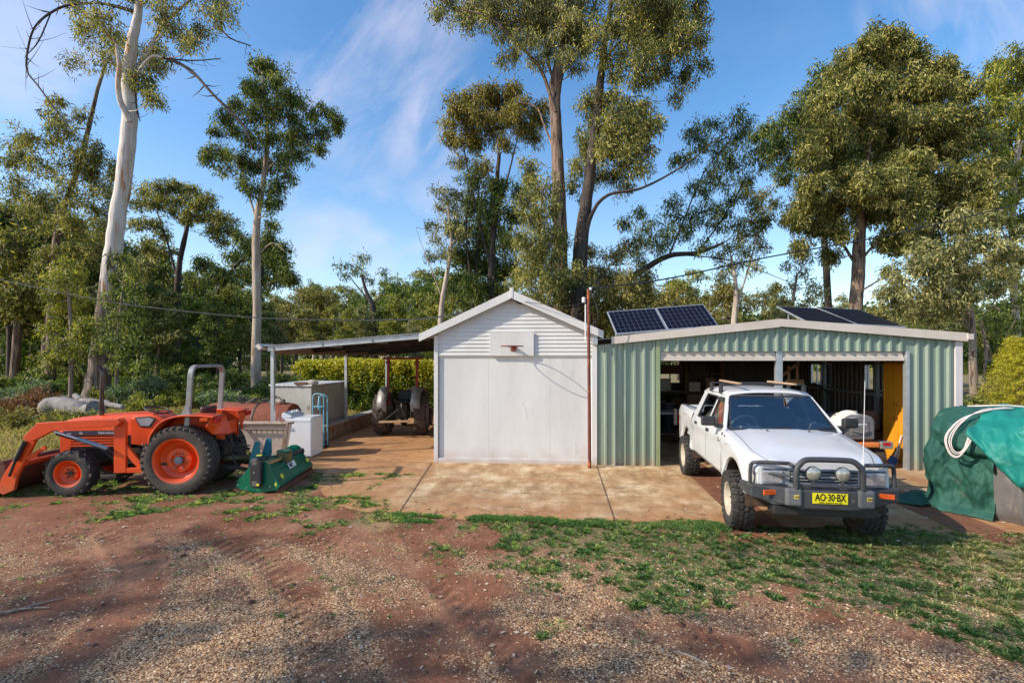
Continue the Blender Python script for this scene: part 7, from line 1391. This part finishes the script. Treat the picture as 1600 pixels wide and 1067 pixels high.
tufts(900,(-2.4,2.3),(6.5,6.84),lambda x,y: sst(.44,.6,fbm(x,y*2,2.3,4,55)),'apron_edge_grass','green grass fringe along the front edge of the concrete apron',hh=(.025,.06))
tufts(1500,(3,9),(3.6,6.8),lambda x,y: sst(.42,.6,fbm(x,y,2,3,58))*sst(3.5,5,x),'dry_grass','straw coloured dry grass at the sunlit side of the yard',nb=(20,50),hh=(.015,.045),mat=leafmat('straw_blades',(.12,.14,.05),(.42,.34,.16),(.66,.55,.32),.3))
blades(130000,(-26,-6.5),(9.0,22),lambda x,y: .45+0*x,.05,.22,.014,'meadow_grass',leafmat('meadow_grass_blades',(.10,.13,.03),(.28,.27,.08),(.50,.42,.20),.3),('sunlit straw and green grass in the clearing left of the tractor','grass'),.8)
# edge tufts along apron
blades(26000,(-2.2,2.3),(6.45,6.86),lambda x,y: sst(.46,.62,fbm(x,y*2,2.3,4,55))*.9*sst(6.86,6.80,y+.12*fbm(x,0*y,3,3,8)),.015,.055,.005,'apron_edge_grass',GM,('green grass fringe along the front edge of the concrete apron','grass'),1.0,cluster=2)
def stones(N,dens_fn,s0,s1,name,mat,lab,xr=(-6.5,8),yr=(2.9,6.8)):
    x=rng.uniform(*xr,N); y=rng.uniform(*yr,N); m=rng.random(N)<dens_fn(x,y); x=x[m];y=y[m]; n=len(x); z=gz(x,y); r=rng.uniform(s0,s1,n)*(.6+.8*rng.random(n)**2)
    O=np.array([(1,0,0),(.5,.87,0),(-.5,.87,0),(-1,0,0),(-.5,-.87,0),(.5,-.87,0),(.45,.2,.75),(-.35,.3,.8),(-.05,-.45,.72)]); a=rng.uniform(0,2*pi,n); ca,sa=np.cos(a),np.sin(a)
    P=O[None]*(1+rng.uniform(-.28,.28,(n,9,3)))*np.stack([r*rng.uniform(.8,1.4,n),r*rng.uniform(.6,1.,n),r*rng.uniform(.4,.8,n)],1)[:,None,:]
    X_=P[...,0]*ca[:,None]-P[...,1]*sa[:,None]; Y_=P[...,0]*sa[:,None]+P[...,1]*ca[:,None]; V=np.stack([X_+x[:,None],Y_+y[:,None],P[...,2]+z[:,None]+r[:,None]*.05],2).reshape(-1,3)
    T=np.array([(0,1,6),(1,7,6),(1,2,7),(2,3,7),(3,8,7),(3,4,8),(4,5,8),(5,6,8),(5,0,6),(6,7,8)]); F=(T[None]+9*np.arange(n)[:,None,None]).reshape(-1,3)
    t=np.repeat(np.clip(rng.normal(.5,.26,n),0,1),10); o=npmesh(name,V,F,mat,attr=t); return tag(o,lab[0],lab[1],kind='stuff')
def stonemat(n_,st):
    m=bpy.data.materials.new(n_); m.use_nodes=True; nt=m.node_tree; b=nt.nodes['Principled BSDF']; a=_n(nt,'ShaderNodeAttribute',attribute_name='tint'); r=ramp(nt,st); nt.links.new(a.outputs['Fac'],r.inputs[0]); nt.links.new(r.outputs[0],b.inputs['Base Color']); b.inputs['Roughness'].default_value=.8; return m
SM=stonemat('river_gravel',[(0,(.14,.06,.03)),(.25,(.42,.19,.08)),(.5,(.64,.36,.165)),(.75,(.80,.52,.26)),(1,(.88,.70,.48))])
stones(340000,lambda x,y: np.clip(grav(x,y)*1.1,0,1)**1.2*.75+.025,.004,.009,'gravel',SM,('tan and brown river gravel spread over the red soil in the foreground','gravel'))
stones(60000,lambda x,y: .22+.25*sst(.45,.6,fbm(x,y,1.3,3,71)),.003,.007,'loose_stones',stonemat('soil_crumbs',[(0,(.10,.04,.022)),(.5,(.26,.12,.06)),(.8,(.36,.2,.11)),(1,(.48,.34,.22))]),('scattered small stones and soil crumbs on the red earth','stones'))
stones(1400,lambda x,y: sst(.5,.62,fbm(x,y,1.2,3,75)),.012,.035,'clods',stonemat('red_clods',[(0,(.10,.04,.025)),(1,(.24,.11,.06))]),('larger clods of red soil and rock scattered in front','stones'))
# leaf litter
n=4200; x=rng.uniform(-7,8,n); y=rng.uniform(3.2,10,n); keep=(y<7.4)|(rng.random(n)<.12); x=x[keep];y=y[keep]; n=len(x)
z=np.where(y>6.9,np.where(x>-3,.012,gz(x,y)+.01),gz(x,y)+.008); a=rng.uniform(0,2*pi,n); l=rng.uniform(.02,.06,n); w_=l*rng.uniform(.14,.3,n); ca,sa=np.cos(a),np.sin(a); d=np.stack([ca*l,sa*l,rng.uniform(-.0,.25,n)*l],1); s=np.stack([-sa*w_,ca*w_,rng.uniform(.1,.6,n)*w_],1); p=np.stack([x,y,z],1)
tag(npmesh('leaf_litter',np.stack([p,p+d*.5+s,p+d,p+d*.5-s],1).reshape(-1,3),np.arange(4*n).reshape(-1,4),leafmat('dry_litter',(.14,.07,.04),(.34,.22,.14),(.55,.46,.36),.1),attr=rng.random(n)),'dry gum leaves and bark flakes scattered over the ground','leaf litter',kind='stuff')
for i,(px,py,an,ln,lab) in enumerate(((48,950,.9,.42,'pale bleached stick lying across others at the left foreground'),(40,955,.3,.36,'grey brown stick crossing under the bleached stick'),(1075,1030,-.6,.30,'short pale stick in the foreground grass right of centre'),(300,1005,.5,.22,'small twig on the gravel at the lower left'),(175,895,-.1,.22,'flat dark bark piece on the soil below the tractor front wheel'))):
    c=G(px,py); d=np.array([math.cos(an),math.sin(an),0])*ln/2; tag(MB().tube(cat([c-d+[0,0,.015],c+[.01,.02,.02],c+d+[0,0,.015]],4),[.008,.009,.01,.009,.01,.009,.008,.007,.006][:9],6).build('stick',BK['grey']),lab,'stick')
print('leaves total',NL)
